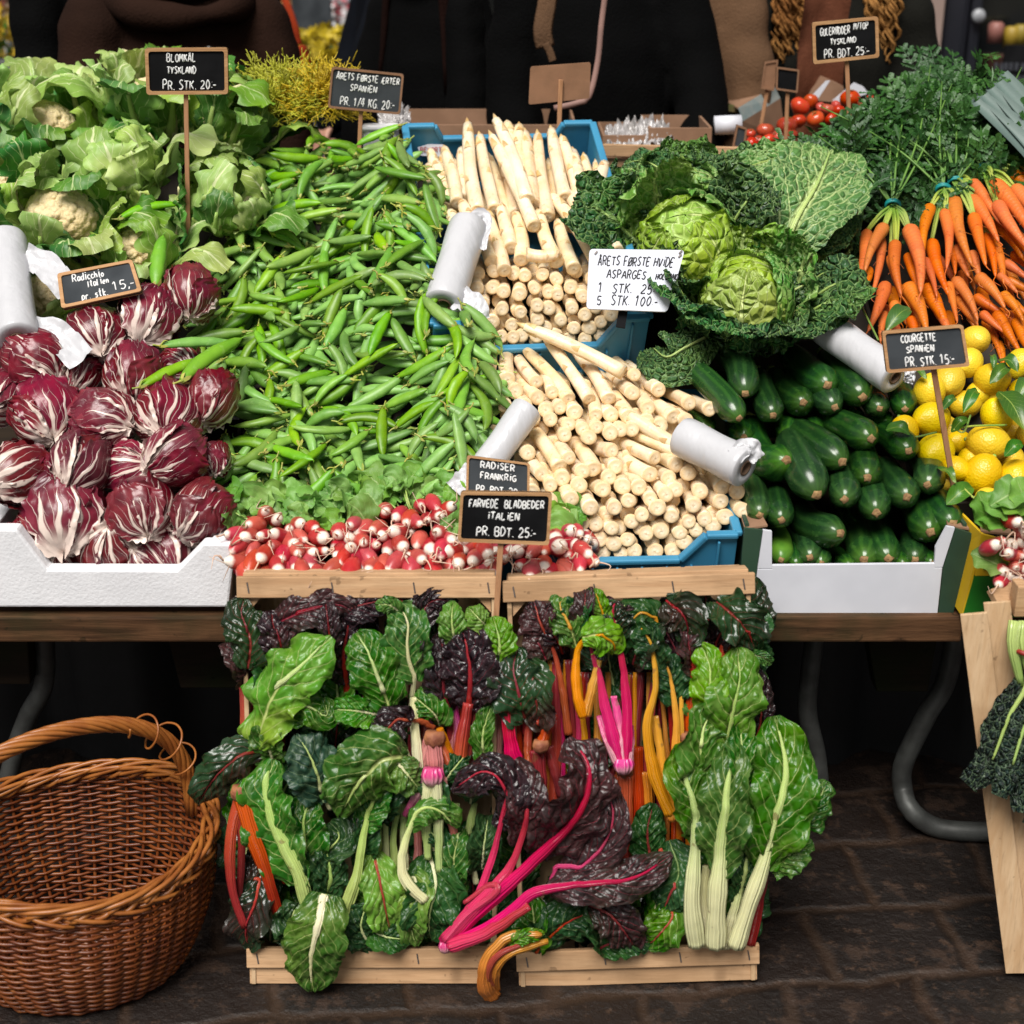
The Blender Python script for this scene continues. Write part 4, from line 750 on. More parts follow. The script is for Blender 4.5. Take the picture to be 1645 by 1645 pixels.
for i, (x, y, r, lb) in enumerate(lemons):
    c = P(*z7(x, y), .05 if 'deep' not in lb and 'hidden' not in lb and 'shaded' not in lb else .02); sc = r / 2.571 / pscale(c) / .032
    z = unit(np.array([rnd.gauss(0, 1), -abs(rnd.gauss(0.6, .6)), rnd.gauss(0, .8)])); 
    if i == 0: z = unit(np.array([.1, -.9, .2]))
    if i == 10: z = unit(np.array([1, -.3, -.1]))
    o = bpy.data.objects.new('lemon', lemm); COL.objects.link(o); o.matrix_world = basis(c, x=np.cross(z, [.3, .2, .9]), z=z, s=sc); tag(o, lb, 'lemon', 'yellow lemons on the right')
    q = bpy.data.objects.new('stem_button', nubm); COL.objects.link(q); q.parent = o
ll = [((1330, 780), (1385, 680), 46, .08, 'upright pale lemon leaf right of the slate stick'), ((1475, 560), (1555, 610), 50, .09, 'lemon leaf on the half covered lemon'), ((1440, 660), (1520, 590), 50, .09, 'narrow lemon leaf pointing up right'), ((1475, 690), (1581, 850), 96, .09, 'large dark lemon leaf at the right edge'), ((1010, 850), (1110, 870), 50, .09, 'curled lemon leaf on the courgette side of the lemons'), ((1220, 1010), (1300, 1070), 36, .08, 'small lemon leaf behind the lower stick'), ((1090, 600), (1180, 640), 34, .07, 'lemon leaf under the bag roll end'), ((1500, 960), (1575, 910), 50, .09, 'lemon leaf beside the right edge lemon'), ((1240, 770), (1300, 720), 34, .08, 'leaf tip behind the stick'), ((1440, 540), (1455, 610), 24, .08, 'thin lemon leaf under the slate'), ((1470, 1150), (1530, 1060), 50, .08, 'lemon leaf above the yellow box'), ((1010, 440), (1110, 345), 66, .11, 'bright leaf sticking up above the courgette slate'), ((1550, 730), (1600, 640), 60, .08, 'lemon leaf beside the right border'), ((1280, 860), (1350, 810), 40, .08, 'dark lemon leaf in the middle of the lemons'), ((1260, 1160), (1370, 1090), 70, .07, 'leaf bridging the courgettes and lemons')]
for i, (a, c, wd, h, lb) in enumerate(ll):
    A, B = P(*z7(*a), h), P(*z7(*c), h + rnd.uniform(0, .02)); mid = (A + B) / 2 + E_N * .012
    b = MB(); leaf(b, [A, mid, B], wd / 2.571 / pscale(A) * 1.15, cup=.35, ruffle=.002, rfreq=2, N=E_N - .5 * E_F, seed=i, prof=lambda v: np.sin(PI * np.clip(v, 0, 1)) ** .75)
    o = b.build('lemon_leaf', M['lemon_leaf']); tag(o, lb, 'leaf', 'loose lemon leaves')
for i, pts in enumerate([[(1040, 840), (1110, 880), (1220, 860)], [(1290, 850), (1360, 835), (1510, 830)], [(1330, 1090), (1390, 1140), (1450, 1130)], [(850, 230), (900, 320), (980, 480)], [(1280, 830), (1330, 860), (1360, 790)]]):
    b = MB(); b.tube(spline([P(*z7(*p), .085) for p in pts], 12), .0018, 6); tag(b.build('lemon_twig', M['carrot_stem']), ['dark twig below the lemon left of the stick', 'thin green twig across the middle lemons', 'twig over the lowest lemon', 'bent green twig hanging beside the leftmost carrot', 'short twig right of the slate stick'][i], 'twig', 'lemon twigs')
# ------------------------------------------------------------------ carrots
def zc(x, y): return x / 4.570 + 1340, y / 4.570 + 240
def carrot_mesh(mb, a, c, r, seed, tail=.02):
    rr = random.Random(seed); a, c = np.asarray(a), np.asarray(c); ax = c - a; L = np.linalg.norm(ax); n = 16; t = np.linspace(0, 1, n)
    s1 = unit(np.cross(ax, E_N)); path = a + ax * t[:, None] + s1 * (rr.uniform(-.05, .05) * L * np.sin(t * PI))[:, None] + E_N * (.03 * L * np.sin(t * PI))[:, None]
    rad = r * (1 - .80 * np.clip(t, 0, 1) ** 1.35) * (1 + .035 * np.sin(t * 17 + seed)); rad[0] *= .45; rad[1] *= .90; rad[-1] = r * .06
    mb.tube(path, rad, 14)
    e = path[-1]; d = unit(path[-1] - path[-3]); tl = tail * rr.uniform(.5, 1.6)
    mb.tube(spline([e - d * .002, e + d * tl * .5 + s1 * rr.uniform(-.006, .006), e + d * tl + s1 * rr.uniform(-.012, .012)], 7), np.linspace(r * .10, .0004, 7), 5)
    for k in range(2):
        i = rr.randrange(4, 14); q = path[i]; mb.tube(spline([q + E_N * rad[i] * .8, q + E_N * (rad[i] + .003) + s1 * rr.uniform(-.012, .012), q + E_N * (rad[i] + .002) + s1 * rr.uniform(-.02, .02) + d * .012], 5), .0004, 3)
def frond_template(seed):
    r = random.Random(seed); V = []; Fc = []
    def leaflet(p, d, n_, L, wd):
        s_ = np.cross(d, n_); o = len(V); V.extend([p - s_ * wd * .12, p + s_ * wd * .12, p + d * L * .55 + s_ * wd * .62 + n_ * L * .08, p + d * L, p + d * L * .55 - s_ * wd * .62 + n_ * L * .05]); Fc.append((o, o + 1, o + 2, o + 3, o + 4))
    def sub(p, d, n_, L, dep):
        m = 5 if dep else 6
        for i in range(1, m + 1):
            q = p + d * L * i / m
            for sg in (-1, 1):
                dd = unit(d * .75 + sg * np.cross(d, n_) * .8 + n_ * r.uniform(-.35, .35)); ll = L * (.42 if dep else .34) * (1.05 - .6 * i / m) * r.uniform(.7, 1.3)
                if dep: sub(q, dd, unit(n_ + .3 * np.array([r.gauss(0, 1) for _ in range(3)])), ll, dep - 1)
                else: leaflet(q, dd, n_, max(ll, .006), .0060 * r.uniform(.7, 1.3))
        leaflet(p + d * L * .9, d, n_, L * .3, .005)
        o = len(V); s_ = np.cross(d, n_) * .0006; V.extend([p - s_, p + s_, p + d * L + s_, p + d * L - s_]); Fc.append((o, o + 1, o + 2, o + 3))
    sub(np.zeros(3), np.array([0, 1., 0]), np.array([0, 0, 1.]), .10, 1)
    return np.array(V), Fc
FR = [frond_template(i) for i in range(5)]
def frond(mb, p, d, n_, L, seed, mat=0):
    V, Fc = FR[seed % 5]; d = unit(d); n_ = unit(n_ - np.dot(n_, d) * d); x = np.cross(d, n_); s = L / .12
    bend = V[:, 1] ** 2 * 3.0
    W = p + s * (V[:, :1] * x + V[:, 1:2] * d + (V[:, 2:3] - bend[:, None]) * n_); mb.add(W, Fc, None, mat)
bunches = [  # tie pixel, carrots (shoulder x,y -> tip x,y, half width) in zoom px, green spread box
 ((430, 415), [(375, 560, 225, 900, 58), (545, 570, 635, 1060, 74), (450, 680, 495, 1080, 58), (240, 600, 150, 1060, 60), (345, 640, 275, 1085, 46), (410, 780, 490, 1100, 44), (540, 770, 640, 1085, 46), (660, 800, 755, 1090, 40), (250, 880, 205, 1060, 50)], (1345, 300, 1470, 160), 'carrot bunch with a teal tie, leftmost, hanging beside the savoy leaf'),
 ((800, 300), [(710, 415, 655, 785, 56), (805, 450, 825, 880, 54), (880, 355, 1015, 860, 68), (715, 670, 850, 1085, 62), (905, 600, 965, 820, 50), (860, 740, 890, 920, 36), (900, 720, 990, 940, 54), (1010, 760, 1075, 960, 50)], (1480, 285, 1490, 130), 'carrot bunch left of centre tied with a blue green band under the dill green tops'),
 ((890, 250), [(1010, 235, 1215, 545, 56), (1000, 350, 1210, 685, 62), (1020, 480, 1115, 860, 60), (1110, 480, 1390, 815, 64), (1120, 620, 1185, 940, 50), (1180, 700, 1245, 990, 48), (1150, 640, 1230, 840, 36)], (1530, 280, 1540, 145), 'middle carrot bunch with two scuffed carrots lying over the others'),
 ((1100, 150), [(1160, 240, 1480, 680, 76), (1320, 275, 1560, 620, 66), (1190, 390, 1450, 760, 62), (1290, 180, 1560, 380, 60), (1380, 180, 1640, 330, 50), (1250, 540, 1520, 890, 60)], (1590, 250, 1600, 160), 'uppermost carrot bunch with the bright teal band at the right'),
 ((420, 900), [(380, 985, 245, 1340, 62), (450, 1130, 420, 1310, 52), (530, 1000, 680, 1340, 76), (670, 1010, 840, 1330, 76), (370, 1200, 340, 1420, 44), (560, 1240, 600, 1430, 50), (760, 1160, 880, 1400, 50)], None, 'lower carrot bunch cut off by the courgette slate'),
 ((820, 880), [(880, 950, 1055, 1260, 54), (840, 980, 905, 1275, 40), (1050, 930, 1255, 1170, 60), (1030, 1080, 1290, 1235, 50), (910, 1080, 1060, 1300, 52), (1080, 1200, 1270, 1360, 44), (1190, 1200, 1370, 1500, 58), (1100, 1250, 1230, 1560, 42)], None, 'lower middle carrot bunch hanging above the lemons'),
 ((1180, 900), [(1210, 920, 1350, 1060, 40), (1230, 1060, 1390, 1265, 50), (1250, 830, 1430, 960, 46), (1260, 960, 1480, 1080, 50), (1300, 1120, 1480, 1260, 44), (1340, 1250, 1480, 1560, 60), (1310, 760, 1540, 950, 50), (1200, 1420, 1240, 1580, 40)], None, 'right-hand lower carrot bunch at the photo edge')]
gi = 0; M['st_top'] = plain('carrot_top_stalk', (.13, .26, .045), (.08, .18, .03), 30, .5)
for bi, (tie, cs, box, lb) in enumerate(bunches):
    tp = P(*zc(*tie), .075 if bi < 4 else .035); root = thing('carrot_bunch', lb, 'carrots', tp, 'bunches of carrots with green tops')
    if bi >= 4:
        for q in range(9): x0 = tie[0] + rnd.uniform(-120, 330); y0 = tie[1] + rnd.uniform(-250, 330); cs.append((x0, y0, x0 + rnd.uniform(60, 190), y0 + rnd.uniform(230, 330), rnd.uniform(44, 60)))
    for k, (x0, y0, x1, y1, hw) in enumerate(cs):
        h = (.072 if k < 3 else .045) if bi < 4 else (.045 if k < 3 else (.022 if k < 7 else -.012))
        if bi == 3: h += .012
        a = P(*zc(x0, y0), h); c = P(*zc(x1, y1), h + .004); b = MB(); carrot_mesh(b, a, c, .9 * hw / 4.57 / pscale(a), bi * 20 + k); b.build('carrot', M['carrot'], root)
        if k < 6 and bi < 4:
            s_ = MB(); ax = unit(c - a)
            for j in range(5):
                jx = np.array([rnd.gauss(0, .004) for _ in range(3)]); s_.tube(spline([a + ax * .003 + jx * .4, (a * .55 + tp * .45) + jx + E_N * .008, tp + jx * .6], 8), np.linspace(.0030, .0022, 8), 6)
            s_.build('leaf_stalk', M['carrot_stem'], root)
    if bi < 4:
        b = MB(); th = np.linspace(0, 2 * PI, 17); dd = unit(P(*zc(tie[0], tie[1] - 60), .08) - tp); _x = unit(np.cross(dd, E_N)); ring = [tp + (_x * math.cos(q) * 1.15 + E_N * math.sin(q)) * .0115 for q in th]
        b.tube(ring, .0028, 6, cap=False); b.tube([q + dd * .004 for q in ring], .0024, 6, cap=False); b.build('band', M['band'], root)
        g = MB(); st = MB(); u0, v0, u1, v1 = box
        for k in range(95):
            f = rnd.random() ** .75; uu = u0 + (u1 - u0) * f + rnd.gauss(0, 30 + 48 * f); vv = v0 + (v1 - v0) * f + rnd.gauss(0, 22)
            vv = max(vv, 318 - (uu - 1215) * .62)
            p = P(uu, vv, .045 + .045 * rnd.random() + .02 * f); d = unit(p - tp + .06 * np.array([rnd.gauss(0, 1) for _ in range(3)])); d = unit(d + .5 * np.array([rnd.gauss(0, 1), rnd.gauss(0, .6), rnd.gauss(0, .5)]) + .25 * E_S)
            frond(g, p - d * .04, d, unit(E_N - .6 * E_F + .6 * np.array([rnd.gauss(0, 1) for _ in range(3)])), rnd.uniform(.07, .125), gi); gi += 1
            if k % 14 == 0: st.tube(spline([tp, (tp + p) / 2 + E_N * .02, p + d * .05], 9), np.linspace(.0026, .0011, 9), 5)
        g.build('feathery_top', M['carrot_green'], root, smooth=False); st.build('top_stalk', M['st_top'], root)
# extra loose tops lying behind, up to the price sign
for bi, (u0, v0, su, sv, nn_, lb) in enumerate([(1505, 200, 58, 32, 150, 'heap of feathery carrot tops rising highest behind the carrot price sign'), (1395, 228, 42, 22, 100, 'feathery carrot tops spreading left behind the savoy leaf and tomatoes'), (1560, 235, 50, 40, 110, 'feathery carrot tops at the right beside the leeks'), (1430, 265, 60, 40, 110, 'feathery carrot tops hanging just above the leftmost carrots')]):
    g = MB(); o0 = P(u0, v0, .03)
    for k in range(nn_):
        uu, vv = u0 + rnd.gauss(0, su), v0 + rnd.gauss(0, sv); vv = max(vv, 318 - (uu - 1215) * .62); p = P(uu, vv, .02 + .075 * rnd.random()); d = unit(np.array([rnd.gauss(-.0, 1), rnd.gauss(0, .8), rnd.gauss(.35, .6)]))
        frond(g, p - d * .04, d, unit(E_N - .6 * E_F + .7 * np.array([rnd.gauss(0, 1) for _ in range(3)])), rnd.uniform(.07, .13), gi); gi += 1
    if bi == 0:
        for q in ((1500, 60), (1535, 95), (1478, 88), (1570, 130), (1450, 110)):
            for k in range(6): frond(g, P(q[0] + rnd.gauss(0, 12), q[1] + 88 + rnd.gauss(0, 14), .03), np.array([rnd.gauss(.1, .5), .4, 1.]), -E_F + .4 * np.array([rnd.gauss(0, 1) for _ in range(3)]), .10, gi); gi += 1
    b_ = g.build('feathery_greens', M['carrot_green'], smooth=False); tag(b_, lb, 'carrot tops', 'loose feathery carrot tops')
    b = MB()
    for k in range(3): p = P(u0 + rnd.gauss(0, su), v0 + rnd.gauss(0, sv), .04); q = P(u0 + rnd.gauss(0, su) , v0 - 40 + rnd.gauss(0, sv), .09); b.tube(spline([p, (p + q) / 2 + E_N * .02, q], 8), .0014, 5)
    b.build('stalk', M['st_top'], b_)
# ------------------------------------------------------------------ leafy heads
def sphere_leaf(mb, R, phi, span, th1, lift=.10, rough=.05, seed=0, nu=22, nv=26, th0=.03, ell=1.0, mat=0, puff=0, nside=6, narrow=.35, wrinkle=0, crumple=0):
    """leaf wrapped round a ball, from the base pole (-z) over the side; u turns round the axis"""
    o = seed * 5.17; g = []; U = []
    for v in np.linspace(0, 1, nv):
        th = th0 + (th1 - th0) * v; row = []; ur = []
        wv = span * (1 - narrow * v ** 3) * (1 - (.75 if narrow else 0) * max(0, v - .86) / .14 * .6)
        for u in np.linspace(-1, 1, nu):
            az = phi + u * wv + .05 * noise.noise(Vector((v * 6 + o, u * 2, o)))
            e = max(abs(u) ** 5, max(0, v - .8) * 5 * .8)
            rr = R * (1 + lift * e + rough * noise.noise(Vector((u * 1.6 + o, v * 2.3, o))) + .02 * seed % .01)
            thh = th + .06 * noise.noise(Vector((u * 4 + o, 3.3, o))) * v
            if puff:
                fr = abs(((v - abs(u) * .55) * nside) % 1 * 2 - 1); rr += puff * R * (math.sqrt(max(0, 1 - fr ** 3)) * min(1, abs(u) * 6) - .6 * math.exp(-(u / .06) ** 2))
            if wrinkle: rr += wrinkle * R * noise.noise(Vector((u * 8 + o, v * 11, o)))
            if crumple: rr += crumple * R * e * noise.noise(Vector((u * 7 + o, v * 13, 2 + o)))
            row.append((rr * math.sin(thh) * math.cos(az), rr * math.sin(thh) * math.sin(az), -rr * math.cos(thh) * ell)); ur.append((u * .5 + .5, v))
        g.append(row); U.append(ur)
    mb.grid(np.array(g), np.array(U), mat)
def radicchio_head(seed):
    r = random.Random(seed); R = .045; parts = []
    c = MB(); sphere_leaf(c, R * .93, 0, PI, 3.1, 0, .04, seed, 34, 24, ell=1.12, narrow=0); parts.append(('heart', c, 'radicchio'))
    ph = r.uniform(0, 6)
    for k in range(5):
        b = MB(); sphere_leaf(b, R * (.96 + .025 * k), ph + k * 2.4 + r.uniform(-.3, .3), r.uniform(.95, 1.35), r.uniform(2.0, 2.7) if k < 4 else r.uniform(1.5, 2.1), r.uniform(.04, .16), .06, seed * 7 + k, 30, 30, ell=1.12, wrinkle=.022, crumple=.20)
        parts.append(('leaf', b, 'radicchio' if (k + seed) % 3 else 'radicchio_white'))
    return [(n, b.mesh(n, M[m])) for n, b, m in parts]
RH = [radicchio_head(i + 1) for i in range(6)]
rad = [(55, 577, 57, (.8, -.6), 'radicchio with a torn top leaf at the upper left under the bag roll'), (155, 537, 48, (.3, -.6), 'radicchio directly below the left half of the dusty slate'), (238, 510, 52, (-.1, -1), 'radicchio with broad white ribs right of the top pair, below the slate corner'), (305, 472, 47, (.1, -.8), 'topmost dark radicchio touching the peas'), (130, 606, 36, (-.3, -.8), 'small radicchio wedged behind the upper left heads'), (215, 602, 52, (.1, -.9), 'radicchio with a white base under the upper pair'), (292, 588, 38, (.6, -.2), 'shaded radicchio behind the stray pea pods'), (75, 662, 60, (.4, -.8), 'wide radicchio in the left middle with folded top leaf'), (167, 672, 53, (.9, -.3), 'round radicchio in the middle of the pile with fine white veins'), (268, 667, 57, (.1, -.5), 'radicchio with a flat cap leaf over its white base'), (338, 637, 48, (-.3, -1), 'radicchio leaning on the peas with its white base down'), (28, 762, 54, (-.7, -.2), 'radicchio at the left photo edge above the foam box'), (128, 747, 55, (-.2, -.8), 'radicchio with mostly white ribs above the big front head'), (205, 752, 44, (.9, .1), 'dark radicchio hidden between the white ribbed heads'), (284, 732, 54, (-.8, -.5), 'radicchio with a split white and red face right of centre'), (343, 735, 30, (.1, -.9), 'small radicchio tucked against the lower peas'), (108, 825, 70, (.1, -1), 'largest radicchio at the front, veins fanning from its bottom'), (230, 815, 57, (.3, -.9), 'radicchio with a white fan shaped base at the front'), (325, 820, 54, (-.6, -.8), 'radicchio at the front right corner of the foam box'), (55, 868, 48, (.4, -.4), 'shaded radicchio behind the high left wall of the foam box'), (176, 880, 60, (.1, .3), 'radicchio lowest in the middle against the cut-away wall'), (272, 885, 50, (.4, -.7), 'low radicchio behind the slanted wall of the foam box'), (0, 640, 45, (-.5, -.5), 'radicchio cut by the left photo border'), (90, 905, 40, (.2, .4), 'dark radicchio bottom left behind the foam wall'), (235, 905, 44, (-.2, .4), 'dark radicchio bottom right of centre behind the foam wall')]
for i, (u, v, r, bd, lb) in enumerate(rad):
    h = .075 - (.03 if r < 46 else 0) - (.03 if v > 860 else 0); c = P(u, v, h)
    while c[1] - .9 * r / pscale(c) < 2.155 and h > -.08: h -= .004; c = P(u, v, h)
    sc = r / pscale(c) / .050
    z = -unit(bd[0] * E_R + bd[1] * E_U - E_F * (.45 + .3 * ((i * 7) % 5) / 5)); q = i % 6
    root = thing('radicchio', lb, 'radicchio', c, 'heads of red radicchio in the foam box'); a = i * 1.7
    x = E_R * math.cos(a) + E_N * math.sin(a); x = x - np.dot(x, z) * z
    Mw = basis(c, x=x, z=z, s=sc); root.matrix_world = Mw
    for nm, me in RH[q]:
        o = bpy.data.objects.new(nm, me); COL.objects.link(o); o.parent = root
# ---------------- cauliflower
def curd_mesh(seed):
    r = random.Random(seed); n = 70; k = np.arange(n) + .5; ph = np.arccos(1 - 2 * k / n * .62); az = PI * (1 + 5 ** .5) * k
    C = np.stack([np.cos(az) * np.sin(ph), np.sin(az) * np.sin(ph), np.cos(ph)], 1) + np.random.RandomState(seed).normal(0, .05, (n, 3)); C /= np.linalg.norm(C, axis=1)[:, None]
    a, b = 60, 110; th = np.linspace(.01, 2.0, a); az2 = np.linspace(0, 2 * PI, b, endpoint=False); D = np.stack([np.sin(th)[:, None] * np.cos(az2), np.sin(th)[:, None] * np.sin(az2), np.repeat(np.cos(th)[:, None], b, 1)], -1).reshape(-1, 3)
    dot = np.clip(D @ C.T, -1, 1); an = np.arccos(dot); d1 = an.min(1); bump = np.sqrt(np.clip(1 - (d1 / .23) ** 2, 0, 1))
    fine = np.array([noise.noise(Vector(tuple(p * 17))) for p in D]) * .018 + np.array([noise.noise(Vector(tuple(p * 34))) for p in D]) * .012
    Rr = .062 * (.86 + .13 * bump + fine); mb = MB(); mb.grid((D * Rr[:, None] * np.array([1, 1, .8])).reshape(a, b, 3), wrap=True); return mb.mesh('curd', M['curd'])
CD = [curd_mesh(3), curd_mesh(8)]
def cauliflower(lb, u, v, h, Rpx, axis, show, seed, nleaf=15, pale=5):
    r = random.Random(seed); c = P(u, v, h); s = Rpx / pscale(c) / .085; root = thing('cauliflower', lb, 'cauliflower', c, 'leafy cauliflowers at the left')
    z = unit(axis[0] * E_R + axis[1] * E_U - axis[2] * E_F)
    if show:
        o = bpy.data.objects.new('curd', CD[seed % 2]); COL.objects.link(o); o.parent = root; o.location = (0, 0, -.004)
    for k in range(nleaf):
        pal = k < pale; a = k * 2.39996 + r.uniform(-.3, .3) + seed; e = np.array([math.cos(a), math.sin(a), 0]); sdv = np.array([-math.sin(a), math.cos(a), 0]); Z = np.array([0, 0, 1.])
        L = r.uniform(.9, 1.25); op = r.uniform(.0, .35) if pal else r.uniform(.25, 1.0); top = .062 if pal else .05
        inn = (1.0 if not show else .55) * (1 - op)
        pth = [e * .025 - Z * .055, e * .060 - Z * .035, e * (.078 + .02 * op) + Z * .005, e * (.082 + .05 * op - .02 * inn) + Z * (.04 * L), e * (.085 + .085 * op - .055 * inn) + Z * (.072 * L - .03 * op), e * (.09 + .13 * op - .10 * inn) + Z * (.085 * L - .07 * op)]
        b = MB(); leaf(b, pth, .088 * r.uniform(.85, 1.25), nu=13, nv=30, cup=-.35 + .5 * op, ruffle=.009, rfreq=r.uniform(2.5, 4), puff=.0025, nside=6, slope=.5, side=sdv, seed=seed * 31 + k, lobe=.5, rough=.006, prof=lambda t: .34 + .66 * np.sin(PI * np.clip(t * .93 + .02, 0, 1)) ** .8)
        b.build('leaf', M['cauli_pale' if (pal or r.random() < .38) else 'cauli_leaf'], root)
        rp = spline(pth, 16)[:12] + e * .003; q = MB(); q.tube(rp, np.linspace(.0125, .0035, 12) * r.uniform(.8, 1.15), 8, sq=.7, ref=e); q.build('leaf_rib', M['st_green'] if k % 3 else M['st_white'], root)
        for ob in root.children[-2:]: pass
    for ob in root.children:                              # children were built round the root's own origin
        if ob.name.split('.')[0] in ('leaf', 'leaf_rib'):
            ob.data.transform(Matrix.Translation(Vector(root.location)))
    x = E_R - np.dot(E_R, z) * z; root.matrix_world = basis(c, x=x, z=z, s=s)
cauliflower('cauliflower with a cream curd at the far left, behind the other one', 72, 205, .055, 78, (.25, .8, .6), True, 1)
cauliflower('cauliflower with the largest bare cream curd, above the dusty slate', 100, 345, .065, 82, (.15, .55, .8), True, 2, 12, 4)
cauliflower('cauliflower cut by the left photo border above the bag roll', 5, 315, .05, 60, (.3, .5, .7), True, 3, 12)
cauliflower('cauliflower behind the black price sign, its curd peeping out below the board', 262, 165, .06, 84, (.1, .8, .5), True, 4, 16)
cauliflower('closed leafy cauliflower in the middle with no curd showing', 185, 285, .06, 78, (-.2, .8, .5), False, 5, 17, 7)
cauliflower('tightly curled pale cauliflower right of the sign stick beside the peas', 362, 322, .055, 66, (.2, .5, .8), False, 6, 15, 9)
cauliflower('cauliflower behind the sign stick, above the slate corner', 225, 395, .03, 66, (.1, .6, .7), True, 7, 14)
cauliflower('dark leaved cauliflower at the back right of the sign stick', 358, 205, .02, 74, (.3, .9, .3), False, 8, 18, 3)
cauliflower('cauliflower hidden under the bag roll and the slate', 75, 480, .01, 66, (.2, .6, .7), True, 9, 13)
cauliflower('dark leafy cauliflower at the very back left', 150, 175, .0, 60, (0, .9, .3), False, 10, 14, 2)
# ---------------- savoy cabbage
def savoy(lb, u, v, h, Rpx, axis, nout, seed, heart='savoy_heart', spread=1.0, outer='savoy_dark', ph0=None):
    r = random.Random(seed); c = P(u, v, h); s = Rpx / pscale(c) / .07; root = thing('savoy_cabbage', lb, 'cabbage', c, 'crinkled savoy cabbages')
    z = unit(axis[0] * E_R + axis[1] * E_U - axis[2] * E_F); off = Matrix.Translation(Vector(root.location))
    def add(b, nm, m): o = b.build(nm, M[m], root); o.data.transform(off)
    b = MB(); sphere_leaf(b, .062, 0, PI, 3.13, 0, .03, seed, 60, 50, wrinkle=.03, puff=.0, narrow=0); add(b, 'heart', heart)
    for k in range(4):
        b = MB(); sphere_leaf(b, .0645 + .0022 * k, seed + k * 1.75, r.uniform(.95, 1.25), r.uniform(2.55, 2.9), .05, .03, seed * 9 + k, 40, 46, puff=.035, nside=6, wrinkle=.03, crumple=.12); add(b, 'head_leaf', heart if k < 3 else 'savoy_mid')
    for k in range(nout):
        a = (k * 2.39996 + seed if ph0 is None else ph0 + k * 2 * PI / nout * 1.0) + r.uniform(-.2, .2); e = np.array([math.cos(a), math.sin(a), 0]); sdv = np.array([-math.sin(a), math.cos(a), 0]); Z = np.array([0, 0, 1.])
        op = min(1, (.05 + .95 * (k / max(1, nout - 1)))) * spread * r.uniform(.8, 1.1); L = r.uniform(.95, 1.15)
        pth = [e * .015 - Z * .066, e * .055 - Z * .048, e * (.078 + .012 * op) - Z * .008, e * (.086 + .045 * op) + Z * (.034 * L - .008 * op), e * (.084 + .085 * op) + Z * (.062 * L - .030 * op), e * (.078 + .115 * op) + Z * (.078 * L - .062 * op)]
        b = MB(); leaf(b, pth, .155 * r.uniform(.9, 1.15), nu=40, nv=52, cup=-.30 + .30 * op, ruffle=.010, rfreq=r.uniform(2.5, 4.5), puff=.0035, nside=7, slope=.55, side=sdv, seed=seed * 17 + k, lobe=.22, rough=.009, nf=46, edge_curl=.35 * op, prof=lambda t: .25 + .75 * np.sin(PI * np.clip(t * .90 + .03, 0, 1)) ** .7 * (1 - .0 * t))
        add(b, 'outer_leaf', 'savoy_mid' if k < max(1, nout // 4) else outer)
        rp = spline(pth, 20)[:15] - e * .0; q = MB(); q.tube(rp + unit(-e * .6 + Z * .5) * .0015, np.linspace(.0055, .0014, 15), 6); add(q, 'leaf_rib', 'st_green')
    x = E_R - np.dot(E_R, z) * z; root.matrix_world = basis(c, x=x, z=z, s=s)
savoy('savoy cabbage in front with a bright yellow green heart and crinkled dark outer leaves', 1196, 480, .075, 77, (.0, .72, .62), 13, 1, spread=.95, ph0=.4)
savoy('pale savoy cabbage behind the white paper price sheet', 1102, 388, .085, 78, (-.1, .4, .8), 4, 2, 'savoy_heart', .85)
savoy('savoy cabbage in the middle row with a raised dark rim', 1108, 325, .045, 62, (-.1, .7, .6), 5, 3, 'savoy_mid', .75)
savoy('savoy cabbage at the back beside the asparagus crate', 1052, 305, .02, 48, (-.2, .8, .4), 5, 4, 'savoy_mid', .8)
savoy('savoy cabbage between the front head and the big veined leaf', 1205, 352, .03, 60, (.1, .6, .6), 5, 5, 'savoy_mid', .7)
savoy('savoy cabbage to the right below the carrot tops', 1290, 412, .0, 48, (.3, .6, .6), 5, 6, 'savoy_mid', .8)
def free_leaf(name, lb, cat, pts, wd, h, m, grp, rib=None, N=None, **k):
    pth = [P(u, v, hh) for (u, v), hh in zip(pts, h)]; b = MB(); W = wd / pscale(pth[0]); Nn = E_N - .7 * E_F if N is None else N
    pc, nn = leaf(b, pth, W, N=Nn, **k); root = thing(name, lb, cat, pth[0], grp); b.build('leaf_blade', M[m], root)
    if rib:
        q = MB(); q.tube(pc[:-3] + nn[:-3] * .0035, np.linspace(W * .030, W * .008, len(pc) - 3), 7); q.build('leaf_rib', M[rib], root)
wide = lambda t: .30 + .70 * np.sin(PI * np.clip(t * .92 + .04, 0, 1)) ** .65
sk = dict(nu=44, nv=56, puff=.004, nside=7, slope=.55, lobe=.12, ruffle=.006, rough=.007, nf=46, prof=wide)
free_leaf('cabbage_leaf', 'large upright savoy leaf showing a fan of pale veins under the carrot sign', 'leaf', [(1262, 398), (1280, 352), (1312, 297), (1335, 240)], 165, [.085, .12, .135, .12], 'savoy_vein', 'single savoy leaves', 'st_green', seed=3, cup=.12, **sk)
free_leaf('cabbage_leaf', 'folded savoy leaf pointing right towards the tomatoes', 'leaf', [(1290, 262), (1260, 255), (1225, 262), (1184, 276)], 74, [.10, .115, .115, .09], 'savoy_vein', 'single savoy leaves', 'st_green', seed=4, cup=.15, **sk)
free_leaf('cabbage_leaf', 'dark savoy leaf at the back next to the blue crate corner', 'leaf', [(1085, 300), (1058, 272), (1030, 260), (1002, 266)], 72, [.07, .09, .085, .06], 'savoy_dark', 'single savoy leaves', 'st_green', seed=5, cup=-.2, **sk)
